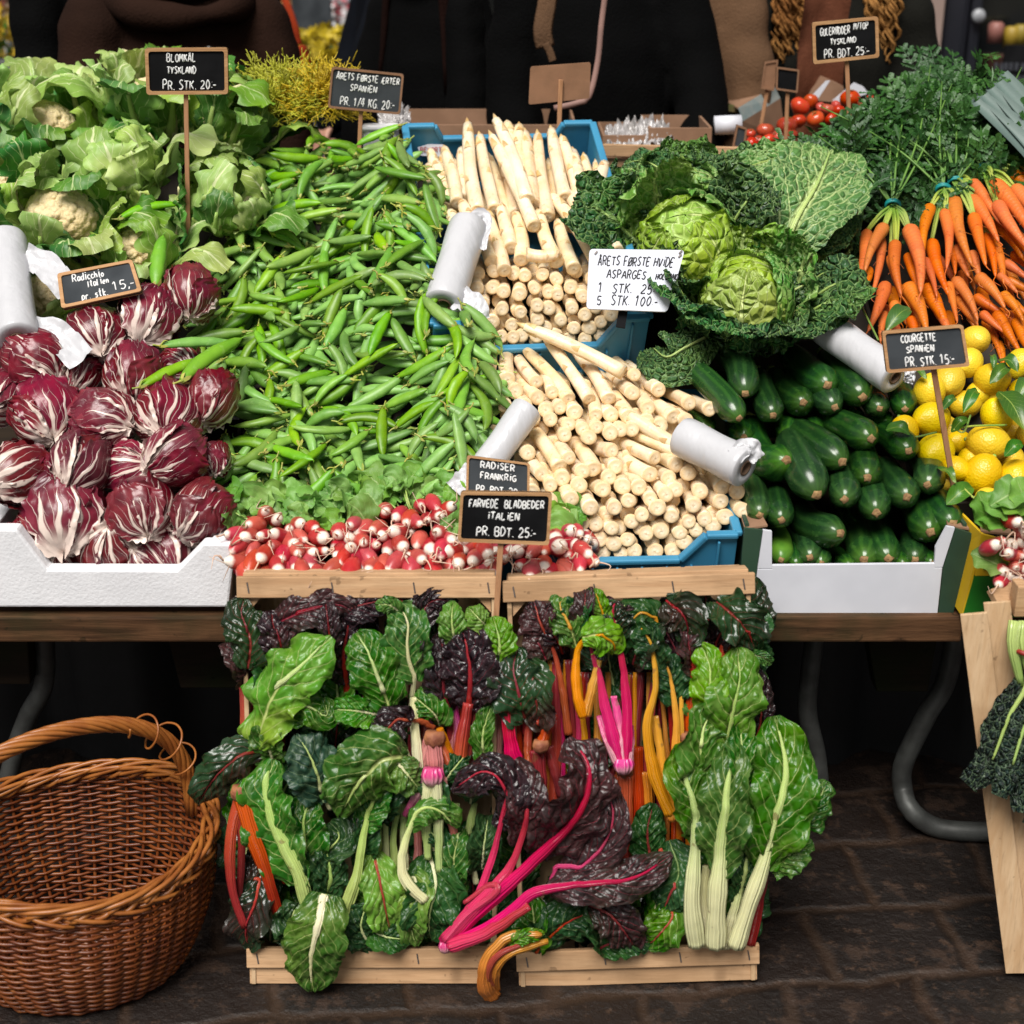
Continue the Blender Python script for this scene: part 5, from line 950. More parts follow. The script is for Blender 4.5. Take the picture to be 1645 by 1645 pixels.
free_leaf('cabbage_leaf', 'dark crinkled savoy leaf hanging at the left of the front cabbage', 'leaf', [(1140, 540), (1100, 560), (1070, 575), (1048, 560)], 95, [.06, .075, .065, .03], 'savoy_dark', 'single savoy leaves', 'st_green', seed=6, cup=-.35, **sk)
free_leaf('cabbage_leaf', 'savoy leaf between the veined leaf and the leftmost carrots', 'leaf', [(1310, 400), (1330, 385), (1352, 350), (1366, 305)], 70, [.06, .075, .075, .06], 'savoy_dark', 'single savoy leaves', 'st_green', seed=7, cup=-.2, **sk)
free_leaf('cabbage_leaf', 'dark savoy leaf curling up beside the hanging carrot tip', 'leaf', [(1270, 470), (1300, 455), (1325, 440), (1348, 445)], 70, [.08, .09, .08, .06], 'savoy_dark', 'single savoy leaves', 'st_green', seed=8, cup=-.3, **sk)
# leeks
lk = thing('leek_bundle', 'bundle of grey green leeks fanning at the right photo edge', 'leeks', P(1640, 240, .05))
for k in range(13):
    b = MB(); f = k / 12; a = P(1720, 330 - 40 * f, .04 + .02 * (k % 3)); c = P(1562 + 16 * f * 3, 160 - 42 * f + 8 * (k % 3), .10 + .015 * (k % 3)); leaf(b, [a, (a + c) / 2 + E_N * .01, c], .05, nu=7, nv=14, cup=.45, N=E_N - .5 * E_F, seed=k, prof=lambda t: 1 - .55 * t ** 3 + 0 * t); b.build('leaf_blade', M['leek_leaf'], lk)
# yellow frisee heads
for i, (u, v, r, lb, c1) in enumerate([(520, 145, 48, 'curly yellow frisee head behind the pea price slate', (.66, .47, .02)), (455, 150, 52, 'yellow green frisee head left of the pea slate', (.52, .52, .04)), (410, 150, 34, 'small frisee head beside the black cauliflower sign', (.40, .42, .04))]):
    M['fr%d' % i] = plain('frisee_yellow', c1, tuple(x * .7 for x in c1), 30, .5, vary=0); b = MB(); o = P(u, v + 40, .0)
    for k in range(330):
        d = unit(np.array([rnd.gauss(0, .8), rnd.gauss(-.3, .6), abs(rnd.gauss(.8, .5))])); L = r / 800 * rnd.uniform(.75, 1.25) * 1.75
        p0 = o + d * L * .25; s_ = unit(np.cross(d, [rnd.random(), rnd.random(), .3])); pts = [p0, o + d * L * .6 + s_ * .006, o + d * L * .85 - s_ * .006, o + d * L + s_ * .010 - np.array([0, 0, .012])]
        b.tube(spline(pts, 8), np.linspace(.0022, .0009, 8), 4)
        for q in range(4): e = o + d * L * rnd.uniform(.55, 1.0); s2 = unit(np.array([rnd.gauss(0, 1) for _ in range(3)])); b.tube(spline([e, e + s2 * .010 + d * .004, e + s2 * .016 + d * .012], 5), [.0014, .0013, .0012, .001, .0006], 3)
    tag(b.build('frisee', M['fr%d' % i]), lb, 'frisee', 'yellow frisee heads')
# ------------------------------------------------------------------ radish bunches
def radish_mesh(seed):
    r = random.Random(seed); n = 14; t = np.linspace(0, 1, n); L = .047 * r.uniform(.9, 1.25); R = .0125 * r.uniform(.9, 1.12)
    rad = R * (np.sin(PI * np.clip(t * .96 + .035, 0, 1)) ** .55) * (1.0 - .05 * t); path = np.stack([.002 * np.sin(t * 3 + seed), 0 * t, t * L], 1); rad[-1] = .0016
    b = MB(); b.tube(path, rad, 14, ref=(1, 0, 0), prof=lambda th: 1 + .025 * np.cos(2 * th + seed)); e = path[-1]
    c = MB(); q = [e, e + (r.uniform(-.006, .006), r.uniform(-.006, .006), .010), e + (r.uniform(-.012, .012), r.uniform(-.012, .012), .016), e + (r.uniform(-.022, .022), r.uniform(-.022, .022), .020)]
    c.tube(spline(q, 10), np.linspace(.0016, .0003, 10), 5); return b.mesh('radish', M['radish']), c.mesh('root_tail', M['radish_root'])
RD = [radish_mesh(i) for i in range(8)]; rdn = [0]
def radish(root, p, d, s):
    k = rdn[0] % 8; rdn[0] += 1; z = unit(d); x = unit(np.cross(z, [rnd.gauss(0, 1), rnd.gauss(0, 1), rnd.gauss(0, 1)]))
    Mx = np.array(basis(p, x=x, z=z, s=s)); Mx[:3, 3] -= np.array(root.location)
    o = bpy.data.objects.new('radish', RD[k][0]); COL.objects.link(o); o.parent = root; o.matrix_local = Matrix(Mx.tolist())
    c = bpy.data.objects.new('root_tail', RD[k][1]); COL.objects.link(c); c.parent = o
def zr(x, y): return x / 2.570 + 360, y / 2.570 + 740
rb = {'radish bunch at the left end, above the left crate rail': ([(50, 305), (115, 265), (172, 222), (92, 320), (155, 312), (215, 245), (218, 308), (272, 285), (312, 258), (375, 282), (270, 332), (330, 322), (50, 355), (110, 375), (165, 395), (205, 358), (248, 395), (305, 380), (355, 380), (45, 395), (110, 440), (165, 465), (228, 435), (298, 440), (350, 428), (405, 318), (90, 470), (420, 370), (330, 470), (270, 465), (390, 470), (40, 420), (140, 480)], [(30, 230), (60, 170), (120, 160), (200, 190), (270, 150), (320, 220), (20, 140), (350, 170), (240, 220), (400, 240)]),
      'radish bunch left of centre, lowest in the row': ([(475, 300), (530, 265), (465, 350), (525, 362), (570, 338), (575, 380), (480, 420), (545, 425), (613, 420), (520, 465), (580, 458), (465, 390), (440, 455), (615, 358), (605, 440), (630, 460), (520, 320)], [(430, 170), (470, 120), (530, 150), (560, 220), (440, 260), (500, 200)]),
      'tallest radish bunch heaped beside the black chard sign': ([(665, 205), (715, 235), (815, 185), (870, 185), (890, 225), (840, 242), (797, 255), (560, 290), (630, 280), (710, 288), (770, 295), (660, 312), (885, 300), (905, 275), (730, 343), (800, 345), (850, 360), (895, 380), (675, 375), (760, 400), (810, 405), (860, 415), (705, 430), (770, 460), (820, 455), (880, 470), (660, 455), (710, 480), (930, 330), (940, 250), (930, 210), (760, 250), (925, 420)], [(600, 150), (660, 120), (740, 110), (700, 80), (800, 120), (620, 90), (560, 110), (860, 130), (950, 150), (780, 70), (930, 100)]),
      'radish bunch half hidden behind the sign stick': ([(950, 465), (970, 420), (995, 370), (1030, 410), (1045, 455), (1000, 465), (1085, 380), (1100, 425), (1065, 350), (1120, 375), (985, 330), (1060, 470), (1110, 465), (1180, 365), (1150, 400), (940, 375)], [(960, 280), (1000, 260), (1060, 290)]),
      'radish bunch right of the sign stick, above the right crate rail': ([(1215, 380), (1270, 380), (1225, 440), (1275, 455), (1325, 375), (1365, 315), (1435, 290), (1440, 350), (1500, 330), (1490, 375), (1435, 412), (1520, 412), (1470, 440), (1400, 455), (1320, 440), (1375, 350), (1410, 380), (1465, 300), (1345, 465), (1440, 470), (1240, 345)], [(1380, 210), (1420, 230), (1390, 260), (1450, 240), (1400, 290), (1350, 240)])}
lw = lambda t: .15 + .85 * np.sin(PI * np.clip(t ** 1.3, 0, 1)) ** .8
def radish_leaves(root, pts, hb, size, seed):
    for k, (u, v) in enumerate(pts):
        p = P(u, v, hb + rnd.uniform(.01, .035)); d = unit(np.array([rnd.gauss(0, .7), rnd.uniform(-.1, .6), rnd.uniform(.25, 1)])); L = size * rnd.uniform(.8, 1.3); a = p - d * L * .5
        b = MB(); leaf(b, [a, p + E_N * .006, p + d * L * .5 - np.array([0, .01, .012])], L * .78, nu=13, nv=22, cup=.25, ruffle=.005, rfreq=3, puff=.0015, nside=6, slope=.5, N=unit(-E_F + .5 * E_U + .5 * np.array([rnd.gauss(0, 1) for _ in range(3)])), seed=seed + k, lobe=.25, rough=.004, prof=lw); b.build('leaf', M['radish_leaf'], root)
        q = MB(); q.tube(spline([np.array(root.location) + (rnd.gauss(0, .015), .03, .01), (a + np.array(root.location)) / 2 + E_N * .02, a], 7), .0016, 5); q.build('leaf_stalk', M['st_green'], root)
for i, (lb, (rs, ls)) in enumerate(rb.items()):
    cx_ = np.mean([q[0] for q in rs]); cy = np.mean([q[1] for q in rs]); root = thing('radish_bunch', lb, 'radishes', P(*zr(cx_, cy), -.02), 'bunches of red and white radishes')
    for k, (x, y) in enumerate(rs):
        u, v = zr(x, y); p = P(u, v, .045 + .010 * math.sin(k * 2.3)); d = -E_F + .55 * np.array([rnd.gauss((x - cx_) / 260, .35), rnd.gauss(0, .3), rnd.gauss((cy - y) / 260 - .5, .35)]); d = unit(d); s = rnd.uniform(.92, 1.2); radish(root, p - d * .035, d, s)
    # back filling radishes so no gap shows the table
    for k in range(len(rs) // 2):
        x, y = rs[rnd.randrange(len(rs))]; u, v = zr(x + rnd.gauss(0, 18), min(470, y + 12)); p = P(u, v, .012); d = unit(-E_F + .6 * np.array([rnd.gauss(0, 1) for _ in range(3)])); radish(root, p - d * .035, d, .9)
    radish_leaves(root, [zr(*q) for q in ls], .01, .062, i * 40); 
    radish_leaves(root, [zr(q[0] + rnd.gauss(0, 30), q[1] + rnd.gauss(10, 20)) for q in ls], .0, .055, i * 40 + 500)
def zq(x, y): return x / 3.162 + 1540, y / 3.162 + 780
root = thing('radish_bunch', 'radish bunch at the far right edge on the slatted crate', 'radishes', T(1620, 900, 2.04), 'bunches of red and white radishes')
for k, (x, y) in enumerate([(280, 185), (320, 225), (225, 285), (180, 310), (252, 345), (310, 355), (295, 420), (230, 440), (210, 490), (320, 285), (265, 460), (330, 430), (300, 480), (350, 330), (360, 400), (270, 300), (350, 250)]):
    d = unit(-E_F + .5 * np.array([rnd.gauss(-.3, .6), 0, rnd.gauss(0, .6)])); radish(root, T(*zq(x, y), 2.03) - d * .035, d, .95)
for k, (x, y) in enumerate([(130, 130), (210, 110), (280, 90), (320, 60), (250, 50), (170, 160), (160, 390), (330, 120)]):
    p = T(*zq(x, y), 2.05); L = .065; d = unit(np.array([rnd.gauss(-.3, .6), .1, rnd.uniform(.1, 1)])); b = MB(); leaf(b, [p - d * L / 2, p + (0, -.006, .004), p + d * L / 2], L * .8, nu=13, nv=22, cup=.2, ruffle=.005, puff=.0015, N=unit(-E_F + .6 * E_U), seed=k + 900, lobe=.2, prof=lw); b.build('leaf', M['radish_leaf'], root)
# ------------------------------------------------------------------ chard in the two crates
cprof = lambda t: (.22 + .78 * np.sin(PI * np.clip(t * .94 + .03, 0, 1) ** .92) ** .62) * np.clip((1.02 - t) * 9, 0, 1) ** .5
cl = [0]
def pts3(lst, h0, h1):
    n = len(lst); return [PC(q[0], q[1], q[2] if len(q) > 2 else h0 + (h1 - h0) * i / max(1, n - 1)) for i, q in enumerate(lst)]
def chard(root, stalk, blade, w, bm, sm, sw, hs=(.0, .0), hb=(.01, .01), cup=None, ruf=None, sl=1.0, puff=.0042, flat=.62, N=None, twist=0):
    cl[0] += 1; sd = cl[0]; r = random.Random(sd)
    if blade:
        B = pts3(blade, *hb); sc = 1 / pscale(B[0]); W = w * sc; b = MB(); Nn = -E_F + .25 * E_U + .30 * np.array([r.gauss(0, 1), 0, r.gauss(0, 1)]) if N is None else N
        pc, nn = leaf(b, B, W, nu=34, nv=56, cup=r.uniform(-.25, .35) if cup is None else cup, ruffle=.10 * W * r.uniform(.8, 1.4) if ruf is None else ruf, rfreq=r.uniform(2.2, 4.2), puff=puff, nside=8, slope=.30, N=Nn, seed=sd, lobe=.20, rough=.06 * W, prof=cprof, edge_curl=r.uniform(0, .35))
        b.build('leaf_blade', M[bm], root)
    if stalk or blade:
        S = pts3(stalk, *hs) if stalk else []; q = MB(); sc = 1 / pscale(S[0] if S else B[0])
        if S and blade:                                    # stalk runs on into the midrib as one tapering piece
            s_ = spline(S, 22); i0 = int(np.argmin(np.linalg.norm(pc - s_[-1], axis=1))); rib = pc[min(i0 + 4, 46):51:4] + nn[min(i0 + 4, 46):51:4] * (sw * sc * .16)
            path = spline(np.vstack([s_[:-2:4], rib]), 44); f = min(.95, 22 / (22. + .45 * (51 - i0)))
            rad = np.interp(np.linspace(0, 1, 44), [0, f * .5, f, 1], [1.1, 1.0, .62, .13]) * sw * sc * .5
        elif S: path = spline(S, 24); rad = np.interp(np.linspace(0, 1, 24), [0, .3, 1], [1.12, 1, .66]) * sw * sc * .5
        else: path = pc[:51] + nn[:51] * (sw * sc * .12); rad = np.linspace(.42, .10, len(path)) * sw * sc
        q.tube(path + .0012 * np.stack([[noise.noise(Vector((i * .35, c_ * 9., sd))) for c_ in range(3)] for i in range(len(path))]), rad * (1 + .07 * np.sin(np.arange(len(path)) * .55 + sd)), 26, sq=flat, ref=-E_F, prof=lambda th: 1 + .075 * np.cos(7 * th + sd) + .06 * np.cos(4 * th))
        q.build('stalk', M[sm], root)
def single(label, stalk, blade, w, bm, sm, sw, grp='loose chard leaves in the crates', **k):
    p = (stalk or blade)[0]; root = thing('chard_leaf', label, 'chard', PC(p[0], p[1], p[2] if len(p) > 2 else 0), grp); chard(root, stalk, blade, w, bm, sm, sw, **k)
def bunch(label, base, items, rootm='root', rs=0, grp='chard bunches in the crates'):
    root = thing('chard_bunch', label, 'chard', PC(*base), grp)
    for it in items: chard(root, *it[:6], **(it[6] if len(it) > 6 else {}))
    if rs:
        c = PC(*base); b = MB(); s = rs / pscale(c); rr = random.Random(int(base[0])); d = unit(PC(base[0], base[1] - 30, base[2]) - c); 
        if rs < 0: d = -d; s = -s
        b.tube([c - d * s * .9, c - d * s * .45, c, c + d * s * .6], [s * .55, s * .9, s, s * .8], 12, sq=.75, ref=-E_F, prof=lambda th: 1 + .15 * np.cos(5 * th) + .1 * np.cos(3 * th + 1)); b.build('root_crown', M[rootm], root)
# -- deep filler behind everything (kept as individual leaves)
fr_ = random.Random(5)
deep = []
for k in range(90):
    left = k % 2 == 0; u = fr_.uniform(392, 800) if left else fr_.uniform(822, 1205); v = 985 + (k // 2) * (1505 - 985) / 44.0 + fr_.uniform(-14, 14)
    dx = fr_.uniform(-26, 26); L = fr_.uniform(90, 140); bm = fr_.choice(['chard_deep', 'chard_deep', 'chard_redgreen', 'chard_purple', 'chard_green']) if v < 1300 else fr_.choice(['chard_deep', 'chard_green', 'chard_redgreen', 'chard_deep'])
    if v < 1060: bm = fr_.choice(['chard_redgreen', 'chard_purple', 'chard_deep'])
    vb = min(v + L * .5, 1512); deep.append((u, vb, dx, L, bm))
for u, vb, dx, L, bm in deep:
    h = fr_.uniform(-.062, -.045); zone = 'upper' if vb < 1150 else ('middle' if vb < 1350 else 'lower')
    single(f'shaded chard leaf deep in the {zone} part of the {"left" if u < 808 else "right"} wooden crate', [], [(u, vb, h), (u + dx * .5, vb - L * .5, h + .012), (u + dx, vb - L, h)], fr_.uniform(62, 92), bm, 'st_darkred' if bm in ('chard_purple', 'chard_redgreen') else 'st_pale', 7, 'shaded chard leaves deep in the crates')
# thin shaded stalks standing in the crates
zn = {395: 'along the left wall of the left crate', 660: 'between the leaves in the middle of the left crate', 830: 'behind the frilled dark leaf in the right crate', 930: 'between the pink and amber bunches of the right crate', 640: 'under the salmon root in the left crate', 560: 'beside the thick pale stalk in the left crate'}
for (u0, u1, v0, v1, cols, n_) in ((395, 460, 1040, 1235, ['st_red', 'st_darkred', 'st_red'], 9), (660, 800, 1100, 1250, ['st_darkred', 'st_red', 'st_rose', 'st_pink'], 15), (830, 930, 1060, 1300, ['st_red', 'st_darkred', 'st_magenta', 'st_orange'], 15), (930, 1110, 1080, 1400, ['st_red', 'st_orange', 'st_darkred', 'st_orange'], 20), (640, 760, 1290, 1400, ['st_pale', 'st_rose', 'st_pale'], 7), (560, 650, 1260, 1420, ['st_green', 'st_pale'], 5)):
    for k in range(n_):
        u = u0 + (u1 - u0) * (k + .5) / n_ + fr_.uniform(-5, 5); m = cols[k % len(cols)]; h = fr_.uniform(-.04, -.018)
        single(f'{ {"st_red":"red","st_darkred":"dark red","st_rose":"dusty rose","st_pink":"pink","st_magenta":"magenta","st_orange":"orange","st_pale":"pale","st_green":"pale green"}[m]} chard stalk standing upright {zn[u0]}', [(u, v1, h), (u + fr_.uniform(-6, 6), (v0 + v1) / 2, h + .006), (u + fr_.uniform(-14, 14), v0, h)], [], 0, None, m, fr_.uniform(9, 16), 'upright chard stalks between the leaves')
# -- medium leaves tucked between the big ones
for k in range(64):
    left = k % 2 == 0; u = fr_.uniform(408, 788) if left else fr_.uniform(830, 1195); v = fr_.uniform(985, 1510); L = fr_.uniform(46, 88); dx = fr_.uniform(-34, 34); h = fr_.uniform(-.03, .004)
    if not left and 1100 < v < 1420 and u < 1090: continue
    bm = fr_.choice(['chard_purple', 'chard_redgreen', 'chard_deep', 'chard_plum']) if v < 1080 else fr_.choice(['chard_deep', 'chard_green', 'chard_deep', 'chard_redgreen', 'chard_green'])
    vb = min(v + L * .5, 1516); sg = fr_.choice((-1, 1)); kd = {'chard_purple': 'black purple', 'chard_redgreen': 'red veined', 'chard_deep': 'dark green', 'chard_plum': 'plum coloured', 'chard_green': 'mid green'}[bm]
    single(f'small {kd} chard leaf tucked between larger leaves in the {"upper" if v < 1150 else ("middle" if v < 1350 else "lower")} {"left" if left else "right"} crate', [], [(u, vb, h), (u + dx * .3, vb - L * .35, h + .022), (u + dx, vb - L * .75, h + .024), (u + dx * 1.5, vb - L, h + .004)], fr_.uniform(40, 66), bm, 'st_darkred' if bm in ('chard_purple', 'chard_redgreen', 'chard_plum') else 'st_pale', 5, 'small chard leaves between the larger ones', cup=sg * fr_.uniform(.3, .8), N=-E_F + .3 * E_U + .7 * fr_.uniform(-1, 1) * E_R)
# -- top row under the rails
D = 'single'
single('dark crinkled chard leaf with purple veins hanging at the upper left crate corner', [(412, 1085, -.02), (400, 1060, -.0), (395, 1020, .01)], [(398, 1075, .012), (402, 1030, .02), (388, 985, .014), (392, 962, 0)], 78, 'chard_redgreen', 'st_darkred', 6, N=-E_F + .1 * E_U)
single('dark purple chard leaf lying sideways below the left crate rail', [(455, 1015, -.01), (480, 1000, .0)], [(430, 1010, 0), (480, 985, .01), (540, 972, .01), (572, 985, 0)], 62, 'chard_plum', 'st_darkred', 8)
single('black red chard leaf under the middle of the left rail', [], [(530, 1010, -.01), (545, 985, 0), (600, 968, .0), (640, 972, -.01)], 60, 'chard_purple', 'st_darkred', 6)
single('glossy black chard leaf hanging behind the left rail near its right half', [], [(640, 962, -.01), (675, 985, .01), (690, 968, .005), (725, 958, -.01)], 50, 'chard_purple', 'st_darkred', 5)
single('dark chard leaf stalked in red between the two bright top left leaves', [(560, 1150, -.03), (556, 1090, -.02)], [(556, 1100, -.02), (552, 1050, 0), (560, 1000, 0), (552, 975, -.01)], 66, 'chard_purple', 'st_darkred', 10)
single('light green chard leaf with insect holes, topmost in the middle of the left crate', [(676, 1242, .012), (664, 1160, .0), (661, 1092, .0)], [(668, 1095, .01), (655, 1050, .022), (655, 1000, .02), (640, 972, .0)], 78, 'chard_green', 'st_white', 13)
single('small bright chard leaf lying flat just under the left rail', [], [(645, 985, .005), (625, 972, .02), (603, 972, .012)], 30, 'chard_green', 'st_pale', 5)
single('yellow green chard leaf under the right end of the left rail', [(735, 1055, -.01), (730, 1020, 0)], [(733, 1040, 0), (726, 1000, .015), (728, 965, .0)], 46, 'chard_light', 'st_pale', 6)
single('small yellowish leaf beside the sign stick', [], [(785, 1010, 0), (770, 995, .02), (752, 975, .01)], 40, 'chard_light', 'st_pale', 5)
single('bright green leaf directly below the sign stick end', [(800, 1075, .0), (801, 1050, .01)], [(800, 1068, .012), (802, 1030, .02), (792, 990, .012)], 56, 'chard_light', 'st_green', 7)
single('black purple chard leaf fanned open left of the sign stick end', [(738, 1240, -.012), (748, 1180, .0), (754, 1130, .01)], [(753, 1140, .012), (756, 1090, .026), (750, 1040, .024), (742, 1010, .01)], 96, 'chard_purple', 'st_red', 15, cup=.1)
single('narrow black chard leaf beside the fanned purple one', [(724, 1190, -.02), (722, 1140, -.01)], [(722, 1150, -.01), (712, 1100, .012), (712, 1050, .008), (706, 1015, -.01)], 62, 'chard_purple', 'st_darkred', 9)
single('brown red curled chard leaf right of the light leaf at the stick', [(845, 1180, -.01), (840, 1130, .01)], [(845, 1160, .01), (835, 1120, .03), (825, 1075, .02), (832, 1040, .0)], 88, 'chard_redgreen', 'st_darkred', 8)
single('rounded dark chard leaf with a frilled lower edge above the magenta stalks', [(880, 1130, .0), (868, 1150, .01)], [(850, 1065, .01), (858, 1100, .035), (862, 1140, .035), (868, 1175, .02)], 76, 'chard_redgreen', 'st_red', 7)
single('dark brown chard leaf with a straight red stalk under the right rail', [(913, 1180, -.012), (900, 1090, -.004), (880, 1010, .0)], [(884, 1030, 0), (868, 1000, .014), (858, 965, .0)], 70, 'chard_plum', 'st_red', 11)
single('second brown chard leaf hanging below the right rail', [(895, 1040, -.01), (886, 1015, 0)], [(878, 1060, 0), (866, 1035, .01), (850, 1010, 0)], 50, 'chard_plum', 'st_darkred', 5)
single('curly green chard leaf with an amber rib in the right crate top', [(925, 1040, .0), (920, 1010, .01)], [(926, 1040, .01), (915, 1005, .02), (900, 975, .015), (905, 960, 0)], 54, 'chard_green', 'st_yellow', 7)
single('bright leaf poking over the right rail with an amber rib', [(975, 1010, .0), (972, 985, .01)], [(974, 1000, .012), (964, 972, .02), (955, 945, .014)], 34, 'chard_light', 'st_yellow', 7)
single('grey purple leaf lying flat below the middle of the right rail', [], [(970, 965, .0), (995, 985, .015), (1025, 985, .0)], 34, 'chard_plum', 'st_darkred', 4)
single('dark green wrinkled chard leaf hanging under the right rail', [(1040, 1060, -.01), (1050, 1030, 0)], [(1060, 1000, .0), (1030, 985, .015), (1010, 1010, .01), (1000, 1050, .0)], 74, 'chard_deep', 'st_yellow', 8)
single('frilled red green chard leaf under the right part of the rail', [], [(1070, 965, 0), (1095, 985, .025), (1105, 1010, .02), (1100, 1030, .01)], 70, 'chard_redgreen', 'st_darkred', 5)
single('dark chard leaf over the upper right crate corner', [(1170, 1050, -.01), (1168, 1010, 0)], [(1150, 965, .0), (1175, 985, .028), (1198, 1010, .026), (1212, 1040, .01)], 76, 'chard_redgreen', 'st_red', 7)
single('brown crumpled chard leaf outside the right side of the crate', [], [(1205, 1210, -.01), (1222, 1160, .0), (1218, 1110, .0), (1205, 1060, -.01)], 44, 'chard_purple', 'st_darkred', 5)
single('small green leaf tip sticking out at the upper right corner', [], [(1200, 1050, .0), (1222, 1055, .01), (1240, 1065, .0)], 24, 'chard_green', 'st_pale', 3)
# -- left crate
single('large yellow green chard leaf with a bent pale rib, upper left of the left crate', [(424, 1148, .0), (425, 1125, .02), (438, 1098, .03)], [(410, 1200, .02), (440, 1115, .038), (485, 1070, .045), (532, 1022, .03)], 104, 'chard_light', 'st_pale', 13, cup=-.25)
single('upright mid green chard leaf with a pale rib beside the large yellow green one', [(628, 1142, .0), (618, 1110, .02)], [(626, 1138, .02), (606, 1085, .04), (590, 1045, .04), (572, 1016, .02)], 84, 'chard_green', 'st_pale', 9, cup=-.15)
single('small folded chard leaf below the large yellow green one', [], [(460, 1160, .02), (490, 1135, .035), (524, 1150, .03), (520, 1120, .02)], 58, 'chard_green', 'st_pale', 6)
single('wavy green leaf lying across the middle of the left crate', [], [(605, 1148, .02), (570, 1142, .035), (535, 1140, .025)], 50, 'chard_green', 'st_pale', 5)
single('black frilled chard leaf bent over on its red stalk, left crate middle', [(696, 1170, .0), (675, 1158, .02), (655, 1160, .03)], [(662, 1160, .035), (640, 1155, .04), (620, 1175, .035), (605, 1190, .02)], 58, 'chard_purple', 'st_red', 9)
single('round dark green leaf left of the blue green one', [], [(440, 1225, .0), (430, 1190, .025), (440, 1160, .02)], 64, 'chard_green', 'st_pale', 6)
single('blue green chard leaf with a straight pale rib in the left crate', [(530, 1300, .005), (520, 1270, .02)], [(520, 1290, .02), (508, 1240, .045), (490, 1200, .045), (475, 1180, .03)], 92, 'chard_blue', 'st_pale', 8, cup=-.2)
single('broad grey green chard leaf arching over the middle of the left crate', [(638, 1210, .02), (625, 1215, .045), (600, 1240, .06)], [(655, 1215, .03), (615, 1222, .065), (575, 1260, .07), (545, 1312, .05)], 118, 'chard_green', 'st_pale', 9, cup=-.35)
single('drooping green leaf right of the arching grey green leaf', [], [(630, 1215, .04), (655, 1245, .05), (675, 1270, .03)], 64, 'chard_green', 'st_pale', 6, cup=-.4)
single('dark red veined leaf sticking out past the left side of the crate', [(425, 1212, .0), (410, 1205, .01)], [(418, 1208, .012), (385, 1215, .035), (345, 1250, .035), (318, 1292, .015)], 70, 'chard_redgreen', 'st_darkred', 6, cup=-.4)
bunch('bunch of burnt orange chard stalks hanging from a cut root at the left crate side', (386, 1272, .035), [([(388, 1275, .03), (372, 1340, .035), (372, 1420, .03), (392, 1490, .02)], [], 0, None, 'st_red', 17), ([(386, 1275, .035), (405, 1340, .045), (430, 1410, .04), (452, 1485, .015)], [], 0, None, 'st_red', 22), ([(390, 1275, .03), (420, 1330, .03), (460, 1418, .02)], [], 0, None, 'st_red', 17), ([(383, 1275, .03), (388, 1360, .03), (384, 1450, .01)], [], 0, None, 'st_darkred', 14)], rs=17)
single('dark wrinkled chard leaf with red veins in the lower left corner', [(395, 1450, .0), (400, 1400, .01)], [(420, 1400, .0), (410, 1450, .02), (395, 1490, .02), (400, 1525, .0)], 78, 'chard_redgreen', 'st_red', 7)
single('second dark red veined leaf in the lower left corner', [], [(430, 1350, -.01), (425, 1400, .0), (440, 1440, .0)], 66, 'chard_redgreen', 'st_darkred', 6)
bunch('bunch of pale stalked green chard curving along the left crate', (495, 1520, .0), [([(502, 1490, .02), (478, 1400, .045), (442, 1330, .045), (418, 1245, .04)], [(478, 1420, .03), (440, 1330, .042), (426, 1270, .04), (440, 1220, .02)], 92, 'chard_green', 'st_green', 20, dict(cup=.3)), ([(494, 1500, .0), (496, 1420, .01), (485, 1370, .02)], [(505, 1420, .01), (490, 1360, .03), (490, 1310, .03), (505, 1280, .015)], 84, 'chard_green', 'st_green', 14), ([(515, 1500, .0), (520, 1420, .02)], [(525, 1450, .012), (530, 1400, .03), (520, 1350, .03)], 56, 'chard_deep', 'st_green', 12)])
single('thick pale green chard stalk in the centre of the left crate', [(545, 1525, .0), (560, 1450, .02), (578, 1390, .035), (580, 1310, .03)], [(580, 1330, .02), (600, 1290, .03), (605, 1250, .02)], 66, 'chard_green', 'st_green', 22)
single('deep green blistered leaf between the pale stalks', [(545, 1410, .0), (545, 1380, .01)], [(535, 1435, .01), (520, 1380, .03), (545, 1345, .025), (530, 1320, .01)], 70, 'chard_deep', 'st_pale', 8)
single('front chard leaf with a white rib hanging over the bottom rail of the left crate', [(522, 1438, .05), (518, 1452, .056)], [(524, 1436, .05), (512, 1485, .07), (500, 1540, .055), (502, 1592, .028)], 104, 'chard_green', 'st_white', 13, cup=-.15, ruf=.005)
single('leaf behind the front leaf of the left crate', [], [(480, 1515, .0), (468, 1480, .02), (480, 1450, .02)], 70, 'chard_deep', 'st_pale', 7)
single('yellow green leaf with an orange rib in the lower middle of the left crate', [(626, 1500, .005), (618, 1430, .015), (602, 1366, .01)], [(600, 1370, .01), (612, 1425, .03), (620, 1465, .03), (628, 1505, .01)], 66, 'chard_light', 'st_red', 8)
single('broken pale stalk bent at a knee in the lower left crate', [(683, 1447, .04), (660, 1425, .045), (645, 1395, .045), (652, 1350, .045), (664, 1312, .04)], [(655, 1330, .04), (680, 1300, .05), (710, 1305, .045), (735, 1330, .03)], 52, 'chard_green', 'st_pale', 15, cup=-.4)
single('lime coloured leaf under the broken stalk', [], [(655, 1395, .01), (672, 1430, .03), (660, 1480, .03), (668, 1520, .01)], 56, 'chard_light', 'st_pale', 6)
single('blistered deep green leaf near the bottom of the left crate', [], [(690, 1370, .0), (700, 1420, .025), (690, 1470, .03), (690, 1505, .01)], 92, 'chard_deep', 'st_pale', 7)
single('upright green leaf right of the blistered deep green one', [(765, 1420, .0), (755, 1360, .01)], [(735, 1440, .0), (728, 1390, .025), (735, 1350, .02), (745, 1330, 0)], 54, 'chard_green', 'st_pale', 8)
